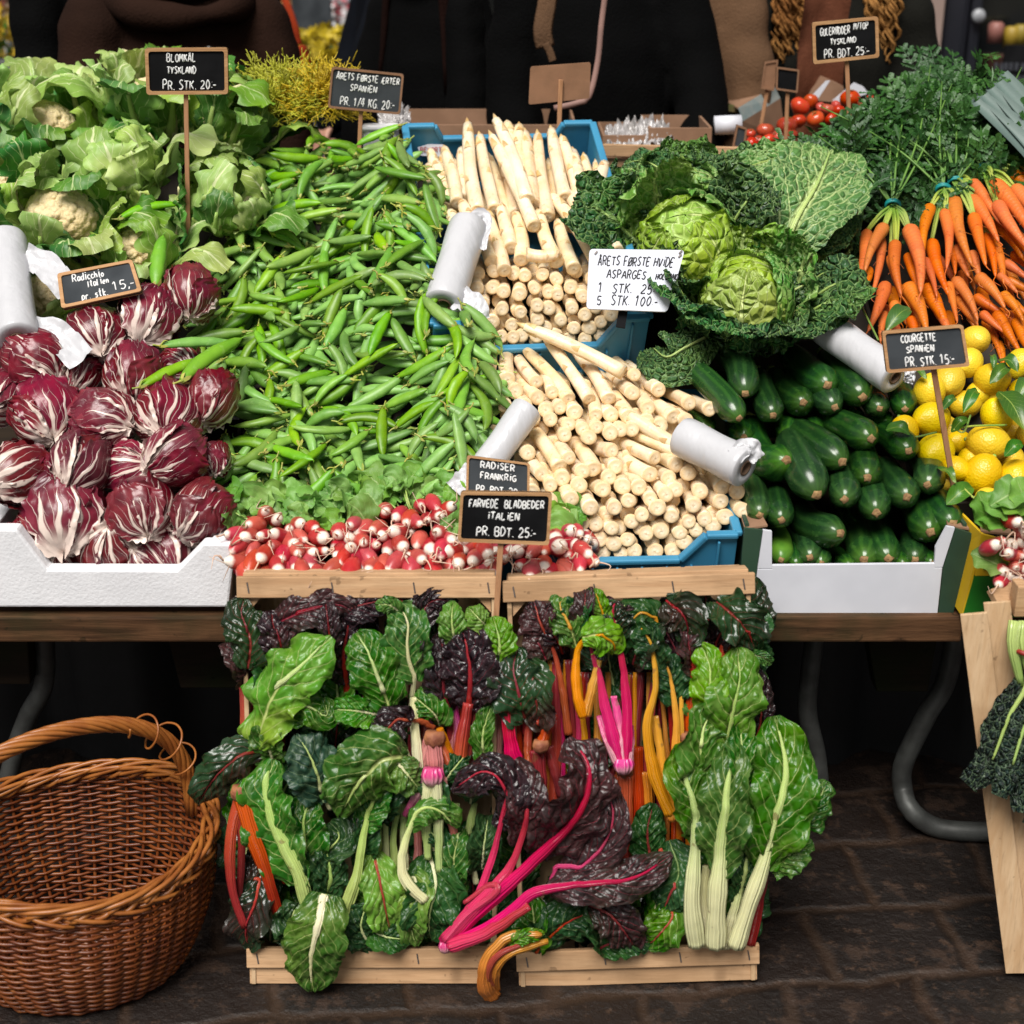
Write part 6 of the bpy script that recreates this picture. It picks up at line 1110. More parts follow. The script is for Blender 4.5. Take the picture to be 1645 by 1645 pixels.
single('dark green leaves piled at the bottom centre of the left crate', [], [(600, 1525, .0), (580, 1490, .02), (590, 1450, .02)], 72, 'chard_deep', 'st_pale', 7)
single('low leaf touching the bottom rail of the left crate', [], [(590, 1490, .0), (620, 1505, .02), (660, 1510, .01)], 50, 'chard_deep', 'st_pale', 6)
bunch('bunch with salmon coloured root and drooping pale stalks in the centre', (697, 1185, .02), [([(695, 1190, .02), (700, 1235, .02), (715, 1280, .01)], [], 0, None, 'st_rose', 26), ([(690, 1188, .02), (680, 1230, .015), (672, 1270, .005)], [], 0, None, 'st_rose', 18), ([(705, 1190, .012), (722, 1230, .01), (732, 1260, .0)], [], 0, None, 'st_red', 16)], 'root', 18)
bunch('bunch with pale pink root and white stalks below the salmon one', (694, 1245, .04), [([(690, 1250, .035), (684, 1310, .03), (688, 1380, .015)], [], 0, None, 'st_pale', 17), ([(700, 1250, .04), (704, 1310, .035), (706, 1400, .02)], [], 0, None, 'st_pale', 16), ([(708, 1250, .03), (724, 1310, .02), (735, 1370, .0)], [], 0, None, 'st_rose', 16), ([(686, 1250, .03), (662, 1290, .02), (650, 1310, .0)], [], 0, None, 'st_pink', 14)], 'st_pink', 19)
bunch('bunch of white and cream stalks with yellow feet left of the salmon root', (665, 1240, .02), [([(674, 1244, .02), (668, 1180, .02), (664, 1120, .01)], [], 0, None, 'st_white', 15), ([(662, 1240, .02), (650, 1210, .02), (640, 1185, .01)], [], 0, None, 'st_white', 17), ([(655, 1232, .012), (640, 1212, .01), (632, 1195, .0)], [], 0, None, 'st_yellow', 12)])
bunch('bunch of orange red stalks rising to the fanned purple leaf', (735, 1245, .0), [([(736, 1248, .0), (742, 1190, .01), (752, 1130, .02)], [], 0, None, 'st_red', 22), ([(726, 1245, .0), (718, 1200, .01), (706, 1170, .02)], [], 0, None, 'st_orange', 15), ([(745, 1240, -.01), (756, 1190, .0), (764, 1140, .0)], [], 0, None, 'st_darkred', 13)])
single('small rumpled green leaf between the pink stalks', [(780, 1250, -.01), (785, 1200, .0)], [(778, 1225, .01), (776, 1180, .02), (790, 1130, .02)], 38, 'chard_green', 'st_pale', 6)
# -- right crate
bunch('bunch of bright magenta stalks right of the sign stick', (830, 1240, .005), [([(832, 1238, .005), (820, 1190, .015), (814, 1130, .015)], [], 0, None, 'st_magenta', 24), ([(850, 1250, .0), (848, 1190, .0), (852, 1150, 0)], [], 0, None, 'st_red', 14)])
bunch('bunch of red stalks with a cut root under the frilled dark leaf', (868, 1197, .03), [([(868, 1200, .025), (880, 1170, .03), (892, 1148, .02)], [], 0, None, 'st_red', 16), ([(864, 1205, .01), (868, 1250, .01), (874, 1310, .0)], [], 0, None, 'st_darkred', 22), ([(880, 1200, .0), (892, 1240, .0), (900, 1280, -.01)], [], 0, None, 'st_darkred', 15)], 'root', 14)
bunch('bunch of pink and white stalks with a pale pink foot in the right crate', (1001, 1228, .03), [([(996, 1222, .03), (980, 1165, .035), (966, 1105, .03), (962, 1050, .02)], [(964, 1075, .01), (950, 1040, .015), (955, 1000, .01)], 50, 'chard_redgreen', 'st_magenta', 18), ([(1006, 1222, .03), (1008, 1150, .035), (1002, 1080, .03), (990, 1005, .02)], [(994, 1030, .01), (985, 985, .02), (990, 965, .01)], 60, 'chard_redgreen', 'st_magenta', 16), ([(1000, 1222, .03), (996, 1170, .03), (986, 1118, .02)], [], 0, None, 'st_pink', 16), ([(992, 1225, .03), (976, 1190, .03), (962, 1150, .01)], [], 0, None, 'st_pink', 14), ([(1010, 1225, .03), (1014, 1190, .03), (1014, 1165, .01)], [], 0, None, 'st_pink', 11)], 'st_pink', 17)
bunch('bunch of long amber stalks meeting in a point in the right crate', (1080, 1312, .035), [([(1078, 1308, .035), (1050, 1240, .045), (1040, 1160, .045), (1058, 1085, .035), (1064, 1040, .02)], [(1060, 1075, .02), (1045, 1030, .025), (1025, 1000, .015)], 56, 'chard_deep', 'st_yellow', 18), ([(1080, 1308, .035), (1066, 1240, .035), (1052, 1150, .025)], [], 0, None, 'st_yellow', 16), ([(1084, 1305, .035), (1086, 1220, .035), (1086, 1100, .025)], [(1086, 1130, .01), (1075, 1080, .02), (1060, 1050, .01)], 60, 'chard_deep', 'st_yellow', 15), ([(1088, 1300, .03), (1094, 1200, .025), (1094, 1115, .015)], [], 0, None, 'st_yellow', 10)], 'st_orange', 9)
single('small golden chard bundle with a torn foot and one bright leaf', [(938, 1152, .03), (928, 1120, .035), (925, 1070, .03), (938, 1025, .035), (960, 1020, .045)], [(935, 1024, .045), (962, 1020, .055), (985, 1035, .045), (985, 1050, .03)], 62, 'chard_light', 'st_yellow', 14, cup=-.35)
single('golden stalk leaning behind the torn foot', [(940, 1150, .028), (950, 1110, .03), (962, 1060, .02)], [], 0, None, 'st_yellow', 15)
bunch('bunch of burnt orange stalks with a knobbly root below the pink bunch', (1003, 1240, .0), [([(1003, 1245, .0), (1004, 1310, .0), (1000, 1400, -.01)], [], 0, None, 'st_red', 24), ([(1022, 1200, -.01), (1026, 1300, -.01), (1020, 1400, -.02)], [], 0, None, 'st_red', 18), ([(1036, 1240, -.01), (1040, 1310, -.01), (1028, 1380, -.01)], [], 0, None, 'st_orange', 15)], 'root', 14)
bunch('bunch of brick red stalks with a brown root beside the big white chard', (1103, 1185, .02), [([(1100, 1190, .02), (1094, 1230, .015), (1088, 1260, .0)], [], 0, None, 'st_red', 18), ([(1108, 1180, .01), (1112, 1110, .01), (1116, 1040, .0)], [], 0, None, 'st_red', 18), ([(1160, 1060, .0), (1164, 1020, .0), (1166, 990, -.01)], [], 0, None, 'st_red', 12)], 'root', 15)
bunch('magenta chard bunch lying diagonally over the crate joint with huge plum leaves', (715, 1520, .045), [([(716, 1515, .04), (770, 1460, .055), (840, 1400, .065), (900, 1340, .065)], [(860, 1375, .05), (925, 1310, .085), (945, 1240, .085), (915, 1185, .06)], 118, 'chard_plum', 'st_magenta', 24, dict(cup=.15)), ([(720, 1518, .045), (790, 1490, .06), (850, 1440, .065), (905, 1405, .06)], [(880, 1425, .055), (950, 1420, .075), (1020, 1410, .07), (1080, 1372, .05)], 70, 'chard_plum', 'st_magenta', 22, dict(cup=-.4)), ([(716, 1510, .045), (770, 1450, .06), (815, 1400, .06), (845, 1340, .055)], [(838, 1355, .05), (846, 1300, .07), (835, 1250, .06), (815, 1235, .04)], 68, 'chard_plum', 'st_magenta', 19, dict(cup=.3)), ([(720, 1505, .04), (762, 1450, .05), (790, 1380, .05), (810, 1310, .05)], [(800, 1330, .05), (815, 1275, .075), (780, 1240, .08), (725, 1270, .06)], 74, 'chard_purple', 'st_magenta', 13, dict(cup=-.5)), ([(714, 1512, .05), (750, 1470, .06), (790, 1440, .07), (800, 1425, .07), (785, 1422, .06), (745, 1450, .05)], [], 0, None, 'st_magenta', 11), ([(722, 1520, .05), (780, 1500, .065), (850, 1455, .07)], [], 0, None, 'st_magenta', 20), ([(880, 1430, .04), (900, 1380, .05)], [(890, 1420, .04), (960, 1370, .06), (985, 1310, .06), (965, 1250, .05)], 66, 'chard_plum', 'st_magenta', 8)], 'st_pink', 12)
single('dark plum leaf pointing down at the bottom of the right crate', [], [(940, 1450, .03), (980, 1470, .05), (1005, 1500, .045), (1022, 1525, .02)], 72, 'chard_plum', 'st_darkred', 6)
single('orange stalk bundle cut at the root hanging over the crate joint at the bottom', [(792, 1602, .02), (778, 1575, .055), (790, 1530, .07), (830, 1500, .065), (868, 1502, .05)], [(815, 1520, .06), (840, 1505, .075), (875, 1500, .06)], 26, 'chard_light', 'st_orange', 24, grp='chard bunches in the crates')
single('second orange stalk of the bundle over the crate joint', [(795, 1590, .02), (795, 1560, .06), (820, 1532, .07), (880, 1512, .055)], [], 0, None, 'st_orange', 17, grp='chard bunches in the crates')
single('third orange stalk of the bundle over the crate joint', [(790, 1595, .025), (784, 1565, .065), (800, 1535, .078), (845, 1515, .07)], [], 0, None, 'st_red', 14, grp='chard bunches in the crates')
single('glossy green leaf at the bottom of the right crate under the plum leaf', [], [(1060, 1440, .0), (1080, 1470, .03), (1060, 1500, .03), (1040, 1520, .01)], 70, 'chard_green', 'st_red', 6)
single('dark green leaf left of the white chard stalks', [(1060, 1350, .0), (1066, 1400, .01)], [(1075, 1350, .0), (1090, 1400, .03), (1075, 1440, .03), (1062, 1475, .01)], 66, 'chard_deep', 'st_red', 7)
single('dark leaf behind the orange hanging bundle', [], [(860, 1530, .0), (900, 1490, .02), (940, 1470, .02), (980, 1475, .01)], 80, 'chard_deep', 'st_red', 6)
single('low dark green leaf against the bottom rail of the right crate', [], [(960, 1525, .0), (1000, 1510, .02), (1050, 1515, .01)], 56, 'chard_deep', 'st_darkred', 5)
single('deep green leaf between the amber and white bunches', [], [(1050, 1400, -.01), (1040, 1340, .005), (1050, 1290, .0)], 60, 'chard_deep', 'st_darkred', 7)
bunch('large white stalked chard bunch standing at the right side with broad glossy leaves', (1160, 1522, .03), [([(1120, 1520, .03), (1112, 1450, .05), (1116, 1380, .055), (1120, 1320, .05)], [(1118, 1345, .04), (1112, 1290, .065), (1098, 1240, .06), (1110, 1190, .04)], 80, 'chard_green', 'st_pale', 26), ([(1150, 1522, .04), (1152, 1450, .06), (1158, 1380, .065), (1160, 1310, .065)], [(1155, 1400, .055), (1165, 1320, .075), (1170, 1260, .075), (1185, 1195, .055)], 86, 'chard_green', 'st_pale', 28, dict(cup=.25)), ([(1182, 1522, .04), (1205, 1450, .055), (1232, 1370, .06), (1245, 1300, .06)], [(1225, 1395, .05), (1245, 1320, .075), (1262, 1240, .07), (1245, 1150, .045)], 112, 'chard_green', 'st_pale', 24, dict(cup=.1)), ([(1165, 1522, .02), (1180, 1460, .03), (1195, 1400, .03)], [(1185, 1450, .02), (1195, 1400, .04), (1200, 1360, .03)], 50, 'chard_deep', 'st_pale', 17), ([(1140, 1520, .02), (1130, 1450, .02), (1135, 1390, .02)], [], 0, None, 'st_white', 18), ([(1190, 1520, .02), (1210, 1440, .02), (1222, 1390, .02)], [], 0, None, 'st_white', 14), ([(1205, 1518, .0), (1222, 1440, .0), (1232, 1380, .0)], [], 0, None, 'st_darkred', 16), ([(1250, 1390, .04), (1262, 1370, .05)], [(1240, 1400, .04), (1270, 1370, .06), (1300, 1345, .05)], 62, 'chard_green', 'st_pale', 7)])
single('light glossy chard leaf upper left of the white bunch', [(1120, 1240, .02), (1125, 1200, .03)], [(1128, 1290, .03), (1125, 1225, .055), (1130, 1170, .055), (1150, 1130, .035)], 84, 'chard_green', 'st_pale', 9)
single('upright pointed light green leaf against the crate wall', [(1130, 1180, .0), (1136, 1150, .01)], [(1138, 1160, .02), (1140, 1110, .045), (1140, 1070, .04), (1125, 1034, .02)], 62, 'chard_light', 'st_green', 7)
single('big blistered light leaf with a nibbled top in the upper right of the right crate', [(1170, 1230, .0), (1175, 1190, .02)], [(1165, 1210, .03), (1178, 1140, .055), (1188, 1090, .05), (1185, 1040, .03)], 96, 'chard_light', 'st_green', 9)
single('green leaf overlapping the top of the white bunch', [], [(1195, 1290, .03), (1195, 1230, .055), (1190, 1180, .045), (1195, 1150, .03)], 66, 'chard_green', 'st_pale', 7)
single('small green leaf jutting right from the white bunch', [], [(1270, 1330, .03), (1300, 1310, .05), (1330, 1255, .04)], 60, 'chard_green', 'st_pale', 6)
# -- kale in the leaning crate at the right edge
kb = thing('kale_bunch', 'bunch of dark blistered kale hanging from the leaning slatted crate', 'kale', T(1640, 1010, 1.95))
kp = lambda t: .35 + .65 * np.sin(PI * np.clip(t * .95, 0, 1)) ** .6
for k, (pts, wd, Y) in enumerate([([(1650, 1090), (1620, 1150), (1590, 1225), (1556, 1262)], 52, 1.93), ([(1660, 1120), (1640, 1180), (1622, 1240), (1606, 1280)], 44, 1.91), ([(1690, 1100), (1670, 1180), (1650, 1250), (1640, 1305)], 50, 1.92), ([(1700, 1050), (1680, 1120), (1660, 1180), (1650, 1220)], 60, 1.94), ([(1720, 1150), (1700, 1220), (1680, 1290), (1660, 1330)], 60, 1.92)]):
    P3 = [T(u, v, Y - .012 * i) for i, (u, v) in enumerate(pts)]; b = MB(); leaf(b, P3, wd / 1020, nu=26, nv=50, cup=-.4, ruffle=.006, rfreq=4, puff=.003, nside=12, slope=.2, N=unit(-E_F), seed=k + 60, lobe=.25, rough=.008, nf=40, prof=kp); b.build('leaf_blade', M['kale'], kb)
    q = MB(); q.tube(spline([T(1640 + k * 8, 1005, 1.95)] + [p + (0, -.003, 0) for p in P3], 30)[:24], np.linspace(.006, .0018, 24), 8); q.build('stalk', M['st_green'], kb)
b = MB(); b.tube([T(1632, 1045, 1.93), T(1645, 1050, 1.92), T(1690, 1050, 1.93)], .004, 6); b.build('rubber_band', plain('red_rubber_band', (.35, .03, .02)), kb)
b = MB()
for k in range(3): b.tube(spline([T(1632 + k * 16, 998, 1.95), T(1628 + k * 18, 1040, 1.935), T(1640 + k * 18, 1100, 1.93)], 8), [.011, .011, .010, .009, .008, .007, .006, .005], 10)
b.build('stalk', M['st_green'], kb)
# ------------------------------------------------------------------ hand-lettered signs
GL_ = {'A': '0,0 .45,1 .9,0|.15,.38 .75,.38', 'B': '.05,0 .05,1 .6,1 .75,.8 .6,.55 .05,.52|.6,.52 .85,.3 .65,0 .05,0', 'C': '.85,.9 .5,1 .1,.7 .1,.3 .45,0 .85,.12', 'D': '.05,0 .05,1 .5,.95 .85,.55 .5,.05 .05,0', 'E': '.8,1 .1,1 .1,0 .8,0|.1,.5 .65,.52', 'F': '.8,1 .1,1 .1,0|.1,.52 .6,.55', 'G': '.85,.9 .5,1 .1,.7 .1,.3 .45,0 .85,.15 .85,.45 .5,.45', 'H': '.05,0 .05,1|.8,0 .8,1|.05,.5 .8,.52', 'I': '.2,0 .2,1', 'J': '.6,1 .6,.2 .3,0 .0,.2', 'K': '.08,0 .08,1|.8,1 .1,.45|.3,.55 .85,0', 'L': '.1,1 .1,0 .75,0', 'M': '.0,0 .1,1 .45,.35 .8,1 .9,0', 'N': '.05,0 .08,1 .75,0 .8,1', 'O': '.45,1 .1,.75 .1,.25 .45,0 .85,.25 .85,.75 .45,1', 'P': '.08,0 .08,1 .6,1 .8,.75 .55,.5 .08,.48', 'R': '.08,0 .08,1 .6,1 .8,.75 .55,.52 .08,.5|.4,.5 .85,0', 'S': '.8,.9 .45,1 .12,.8 .4,.55 .78,.3 .5,0 .08,.1', 'T': '0,1 .9,1|.45,1 .45,0', 'U': '.08,1 .1,.2 .45,0 .8,.2 .8,1', 'V': '0,1 .4,0 .8,1', 'Y': '0,1 .4,.5 .8,1|.4,.5 .35,0', 'Z': '.05,1 .8,1 .05,0 .85,0', '0': '.4,1 .1,.7 .1,.3 .4,0 .75,.3 .75,.7 .4,1', '1': '.1,.75 .4,1 .4,0', '2': '.08,.8 .35,1 .72,.8 .65,.5 .05,0 .85,.02', '4': '.55,0 .6,1 .05,.35 .85,.35', '5': '.75,1 .2,1 .12,.55 .5,.6 .78,.3 .5,0 .08,.08', '.': '.1,.0 .16,.05', ',': '.18,.1 .06,-.18', '-': '.05,.45 .6,.48', ':': '.1,.75 .16,.72|.1,.2 .16,.18', '/': '0,-.05 .6,1.05', '=': '.0,.55 .5,.6|.02,.25 .48,.28', "'": '.1,1 .1,.8'}
GL_['Å'] = GL_['A'] + '|.45,1.02 .32,1.14 .45,1.26 .58,1.14 .45,1.02'; GL_['Ø'] = GL_['O'] + '|.0,-.05 .95,1.05'; GL_['Æ'] = '0,0 .5,1|.15,.4 .5,.4|1.05,1 .5,1 .55,0 1.1,0|.5,.5 .95,.5'; GL_['i'] = '.3,0 .3,.8|.28,1.02 .34,1.10'; GL_['!'] = GL_['I'] + '|.2,1.2 .22,1.25'
low_ = {'a': '.55,.55 .2,.6 .05,.3 .25,0 .55,.2 .58,.6 .6,0', 'c': '.6,.5 .3,.6 .05,.3 .3,0 .6,.1', 'd': '.55,.5 .2,.55 .05,.25 .3,0 .55,.2 .58,1 .6,0', 'h': '.08,0 .1,1|.1,.4 .35,.6 .55,.4 .55,0', 'k': '.08,0 .1,1|.5,.6 .12,.3 .55,0', 'l': '.2,1 .15,.1 .3,0', 'n': '.08,0 .1,.6|.1,.4 .35,.6 .52,.4 .52,0', 'o': '.3,.6 .05,.3 .3,0 .55,.3 .3,.6', 'p': '.08,-.4 .1,.6 .5,.55 .5,.2 .1,.1', 'r': '.1,0 .12,.6|.12,.4 .3,.6 .5,.55', 's': '.5,.55 .2,.6 .12,.4 .45,.2 .3,0 .05,.05', 't': '.25,1 .22,.1 .45,0|.0,.65 .5,.65', 'e': '.08,.3 .52,.35 .4,.6 .1,.45 .1,.12 .5,.05'}
GL_.update({k: v for k, v in low_.items()})
def lettering(mb, text, fmap, a0, a1, b0, hgt, rad, seed, nrm, slant=.06):
    r = random.Random(seed); adv = lambda ch: {'M': 1.12, 'Æ': 1.3, 'I': .6, 'i': .62, '!': .45, '.': .35, ',': .35, ':': .35, ' ': .75, '/': .75, '-': .75, "'": .3}.get(ch, .72 if ch in low_ else 1.05)
    tot = sum(adv(c) for c in text); x = 0; k = (a1 - a0) / tot
    for ch in text:
        if ch in GL_:
            dy = r.uniform(-.06, .06); ds = r.uniform(.92, 1.08)
            for st in GL_[ch].split('|'):
                pts = [tuple(map(float, q.split(','))) for q in st.split()]; P2 = []
                for px, py in pts:
                    px += r.uniform(-.03, .03); py = py * ds + dy + r.uniform(-.03, .03); P2.append(fmap(a0 + k * (x + px * .92 + slant * py), b0 + hgt * py) + nrm * .0006)
                P3 = spline(P2, max(4, 4 * len(P2))) if len(P2) > 2 else spline(P2, 4); mb.tube(P3, rad, 6, sq=.35, ref=nrm)
        x += adv(ch)
def sign(label, corners, Y, dY, mat, lines, stick=None, frame=True, stickY=None, back=False, fm='frame_wood', cat='price sign', fw=.0062):
    """corners TL TR BR BL in picture px on a board whose top stands at depth Y and bottom at Y+dY"""
    tl, tr, br, bl = [T(u, v, Y + (0 if i < 2 else dY)) for i, (u, v) in enumerate(corners)]
    n = unit(np.cross(tr - tl, bl - tl)); d_ = ray(*corners[2]); br = C0 + d_ * (np.dot(tl - C0, n) / np.dot(d_, n))
    if n[1] > 0: n = -n
    root = thing('price_sign', label, cat, (bl + br) / 2, 'hand lettered price signs on the stall')
    fmap = lambda a, b: (tl * (1 - a) + tr * a) * b + (bl * (1 - a) + br * a) * (1 - b) + n * .0008
    def rounded(rc):
        out = []
        for cx_, cy_, a0 in ((1 - rc, 1 - rc * 2, 0), (rc, 1 - rc * 2, 90), (rc, rc * 2, 180), (1 - rc, rc * 2, 270)):
            for q in range(5): an = math.radians(a0 + q * 22.5); out.append((cx_ + rc * math.cos(an), cy_ + rc * 2 * math.sin(an)))
        return out
    b = MB(); rp = rounded(.035); b.prism([fmap(a, c) for a, c in rp], -n * .005); b.build('board', M[mat], root, False)
    if frame:
        b = MB(); m = len(rp); W = np.linalg.norm(tr - tl); Hh = np.linalg.norm(tl - bl); 
        ring = []
        for s0, zz in ((0, -.0062), (0, .0030), (1, .0030), (1, -.001)):
            ring.append([fmap(.5 + (a - .5) * (1 - s0 * 2 * fw / W), .5 + (c - .5) * (1 - s0 * 2 * fw / Hh)) + n * zz for a, c in rp])
        b.grid(np.array(ring), wrap=True); b.build('frame', M[fm], root, False)
    if lines:
        b = MB()
        for i, (tx, a0, a1, b0, hg) in enumerate(lines): lettering(b, tx, fmap, a0, a1, b0, hg, .0013 if mat != 'paper' else .0011, hash_(label) + i, n)
        b.build('lettering', M['ink' if mat == 'paper' else 'chalk'], root)
    if stick:
        (u0, v0), (u1, v1) = stick; a = T(u0, v0, Y + dY + .006); c = T(u1, v1, stickY if stickY else Y + dY + .006)
        if not back: a = a + (0, .0, .02)
        b = MB(); b.bar(a, c, .0085, .005, (0, -1, 0)); b.build('stick', M['stick_wood'], root, False, bevel=.001)
    return root, fmap, n
def hash_(s): return sum(ord(c) * (i + 1) for i, c in enumerate(s)) % 9973
def Yat(u, v, h=0): return P(u, v, h)[1]
sign('black framed chalk sign reading BLOMKÅL TYSKLAND PR. STK. 20 above the cauliflowers', [(233, 77), (366, 76), (367, 151), (236, 152)], Yat(300, 400, .05) + .06, 0, 'slate', [('BLOMKÅL', .26, .62, .70, .16), ('TYSKLAND', .26, .62, .45, .14), ('PR. STK. 20:-', .20, .86, .11, .19)], ((300, 150), (303, 402)))
sign('grey chalk sign reading ÅRETS FØRSTE ÆRTER SPANIEN PR. 1/4 KG. 20 by peas', [(533, 107), (649, 119), (643, 184), (527, 173)], Yat(580, 240, .03) + .03, 0, 'slate_grey', [('ÅRETS FØRSTE ÆRTER', .08, .96, .72, .15), ('SPANiEN', .28, .66, .47, .14), ('PR. 1/4 KG. 20:-', .16, .92, .10, .20)], ((581, 182), (577, 245)), fm='kraft', fw=.004)
r_, fm_, n_ = sign('back of a brown fibreboard sign turned away above the tall asparagus', [(852, 107), (949, 100), (947, 158), (849, 168)], Yat(900, 200, .05) + .05, 0, 'kraft', [], None, frame=False)
Yk = Yat(900, 200, .05) + .05; b = MB(); b.bar(T(901, 128, Yk - .005), T(898, 206, Yk - .005), .0095, .005, (0, -1, 0)); b.build('stick', M['stick_wood'], r_, False, bevel=.001)
sign('black chalk sign reading GULERØDDER M/TOP TYSKLAND PR. BDT. 25 above carrot tops', [(1304, 36), (1410, 26), (1412, 92), (1306, 103)], Yat(1360, 235, .05) + .04, 0, 'slate', [('GULERØDDER', .12, .58, .66, .17), ("M/TOP", .63, .86, .72, .16), ('TYSKLAND', .27, .67, .42, .14), ('PR. BDT. 25:-', .17, .86, .10, .19)], ((1358, 98), (1366, 234)))
Ys = P(160, 470, .145)[1]
sign('dusty chalk slate reading Radicchio Italien pr. stk. 15 leaning on the top radicchio', [(93, 441), (213, 418), (229, 469), (100, 497)], Ys + .05, -.05, 'slate_grey', [('Radicchio', .18, .60, .68, .20), ('Italien', .36, .64, .46, .18), ('pr. stk.', .26, .60, .12, .20), ('15,-', .66, .95, .20, .26)], None)
rt, fmp, nn_ = sign('white paper price sheet reading ÅRETS FØRSTE HVIDE ASPARGES stapled to a board', [(947, 400), (1100, 402), (1072, 501), (942, 496)], P(1010, 450, .14)[1] + .02, -.05, 'paper', [('ÅRETS FØRSTE HViDE', .10, .93, .73, .14), ('ASPARGES', .21, .66, .52, .13), ('HOLLAND', .76, 1.02, .52, .085), ('1  STK.  25:-', .12, .84, .28, .15), ('5  STK. 100:-', .12, .86, .08, .15)], None, frame=False, cat='price sheet')
b = MB()
for a, c in ((.07, .93), (.96, .96), (.965, .90)): b.bar(fmp(a - .012, c - .02) + nn_ * .002, fmp(a + .012, c + .03) + nn_ * .002, .0025, .0016, nn_)
b.build('staple', M['staple'], rt, False)
b = MB(); b.prism([fmp(.86, .60) + nn_ * -.008, fmp(.90, 1.06) + nn_ * -.008, fmp(.94, 1.0) + nn_ * -.012], -nn_ * .003); 
b.bar(fmp(.02, .3) - nn_ * .012, fmp(.95, .3) - nn_ * .012, .05, .006, nn_); b.bar(fmp(.46, .3) - nn_ * .018, fmp(.46, -.25) - nn_ * .018, .016, .005, nn_); b.build('backing', M['slate'], rt, False)
Y7 = P(800, 790, .10)[1]
sign('grey chalk sign reading RADiSER FRANKRiG PR. BDT. 20, half hidden behind another', [(750, 731), (851, 744), (850, 812), (748, 806)], Y7 - .005, -.02, 'slate_grey', [('RADiSER', .22, .78, .76, .14), ('FRANKRiG', .22, .80, .53, .14), ('PR. BDT. 20,-', .16, .90, .22, .15)], None, fm='frame_wood', fw=.0035)
sign('black chalk sign reading FARVEDE BLADBEDER ITALiEN PR. BDT. 25 before the radishes', [(740, 789), (887, 791), (882, 875), (735, 869)], 2.035, -.005, 'slate', [('FARVEDE', .10, .43, .69, .14), ('BLADBEDER', .49, .93, .69, .14), ('iTALiEN', .31, .67, .46, .13), ('PR. BDT. 25:-', .20, .86, .13, .17)], ((806, 868), (797, 992)), stickY=2.02, fw=.0045)
Y9 = P(1530, 790, .05)[1]
sign('grey chalk sign reading COURGETTE SPANiEN PR. STK. 15 on a tilted stick beside lemons', [(1416, 532), (1546, 521), (1557, 588), (1424, 599)], Y9 - .03, -.01, 'slate_grey', [('COURGETTE', .22, .66, .68, .17), ('SPANiEN', .27, .62, .43, .15), ('PR. STK. 15:-', .24, .84, .10, .20)], ((1494, 592), (1534, 795)), stickY=Y9 - .01, fw=.0045)
# ------------------------------------------------------------------ rolls of thin plastic bags
def roll(label, a, c, r, loose=None):
    a, c = np.asarray(a), np.asarray(c); ax = unit(c - a); root = thing('bag_roll', label, 'bag roll', a, 'rolls of thin white plastic bags'); n = 26
    b = MB(); x = unit(np.cross(ax, [.2, .3, .9])); y = np.cross(ax, x); th = np.linspace(0, 2 * PI, 40, endpoint=False); L = np.linalg.norm(c - a); g = []
    prof = [(0, .42), (.0, .75), (.0015, .97)] + [(t * L, 1 + .025 * math.sin(t * 9)) for t in np.linspace(.02, .98, 16)] + [(L - .0015, .97), (L, .75), (L, .42), (L - .03, .40)]
    for d, k in prof: g.append([a + ax * d + (x * math.cos(q) + y * math.sin(q)) * r * (k + .018 * noise.noise(Vector((math.cos(q) * 2, math.sin(q) * 2, d * 22))) * (k > .9)) for q in th])
    b.grid(np.array(g), wrap=True); b.build('bag_film', M['film'], root)
    b = MB(); g = [[a + ax * d + (x * math.cos(q) + y * math.sin(q)) * r * k for q in th] for d, k in ((L - .05, .30), (L + .001, .30), (L + .001, .40), (L - .05, .40))]; b.grid(np.array(g), wrap=True); b.build('cardboard_core', M['tube_card'], root)
    if loose is not None:
        for pts, w_ in loose:
            b = MB(); leaf(b, pts, w_, nu=12, nv=24, cup=.2, ruffle=.004, rfreq=3, N=unit(-E_F + .5 * E_U), seed=len(label), rough=.006, prof=lambda t: 1 - .15 * t); b.build('loose_bag', M['film'], root)
roll('white bag roll standing on the peas beside the upper asparagus crate, open end down', P(753, 362, .11), P(713, 490, .09), 32 / pscale(P(720, 450, .1)), [([P(735, 480, .10), P(760, 490, .10), P(768, 515, .085)], .05), ([P(760, 350, .13), P(778, 352, .12), P(770, 400, .11)], .03)])
roll('white bag roll leaning behind the grey radish price sign', P(848, 655, .09), P(770, 765, .05), 25 / pscale(P(800, 720, .06)), [([P(775, 745, .07), P(750, 768, .07), P(730, 788, .06)], .04)])
roll('white bag roll lying between the lower asparagus and the courgettes, hole to the front right', P(1095, 700, .10), P(1198, 752, .12), 33 / pscale(P(1198, 752, .12)), [([P(1180, 735, .14), P(1203, 715, .15), P(1218, 738, .13)], .03)])
roll('white bag roll lying above the courgettes beside the lemons, under the savoy cabbage', P(1325, 525, .09), P(1438, 606, .11), 30 / pscale(P(1438, 606, .11)), [([P(1450, 590, .13), P(1462, 600, .125), P(1458, 615, .11)], .02)])
roll('white bag roll upright at the left photo edge with bags trailing over the slate', P(10, 385, .13), P(28, 545, .12), 33 / pscale(P(20, 480, .12)), [([P(38, 415, .14), P(70, 425, .135), P(95, 450, .135), P(112, 470, .125)], .055), ([P(40, 530, .12), P(90, 540, .11), P(132, 580, .10)], .06)])
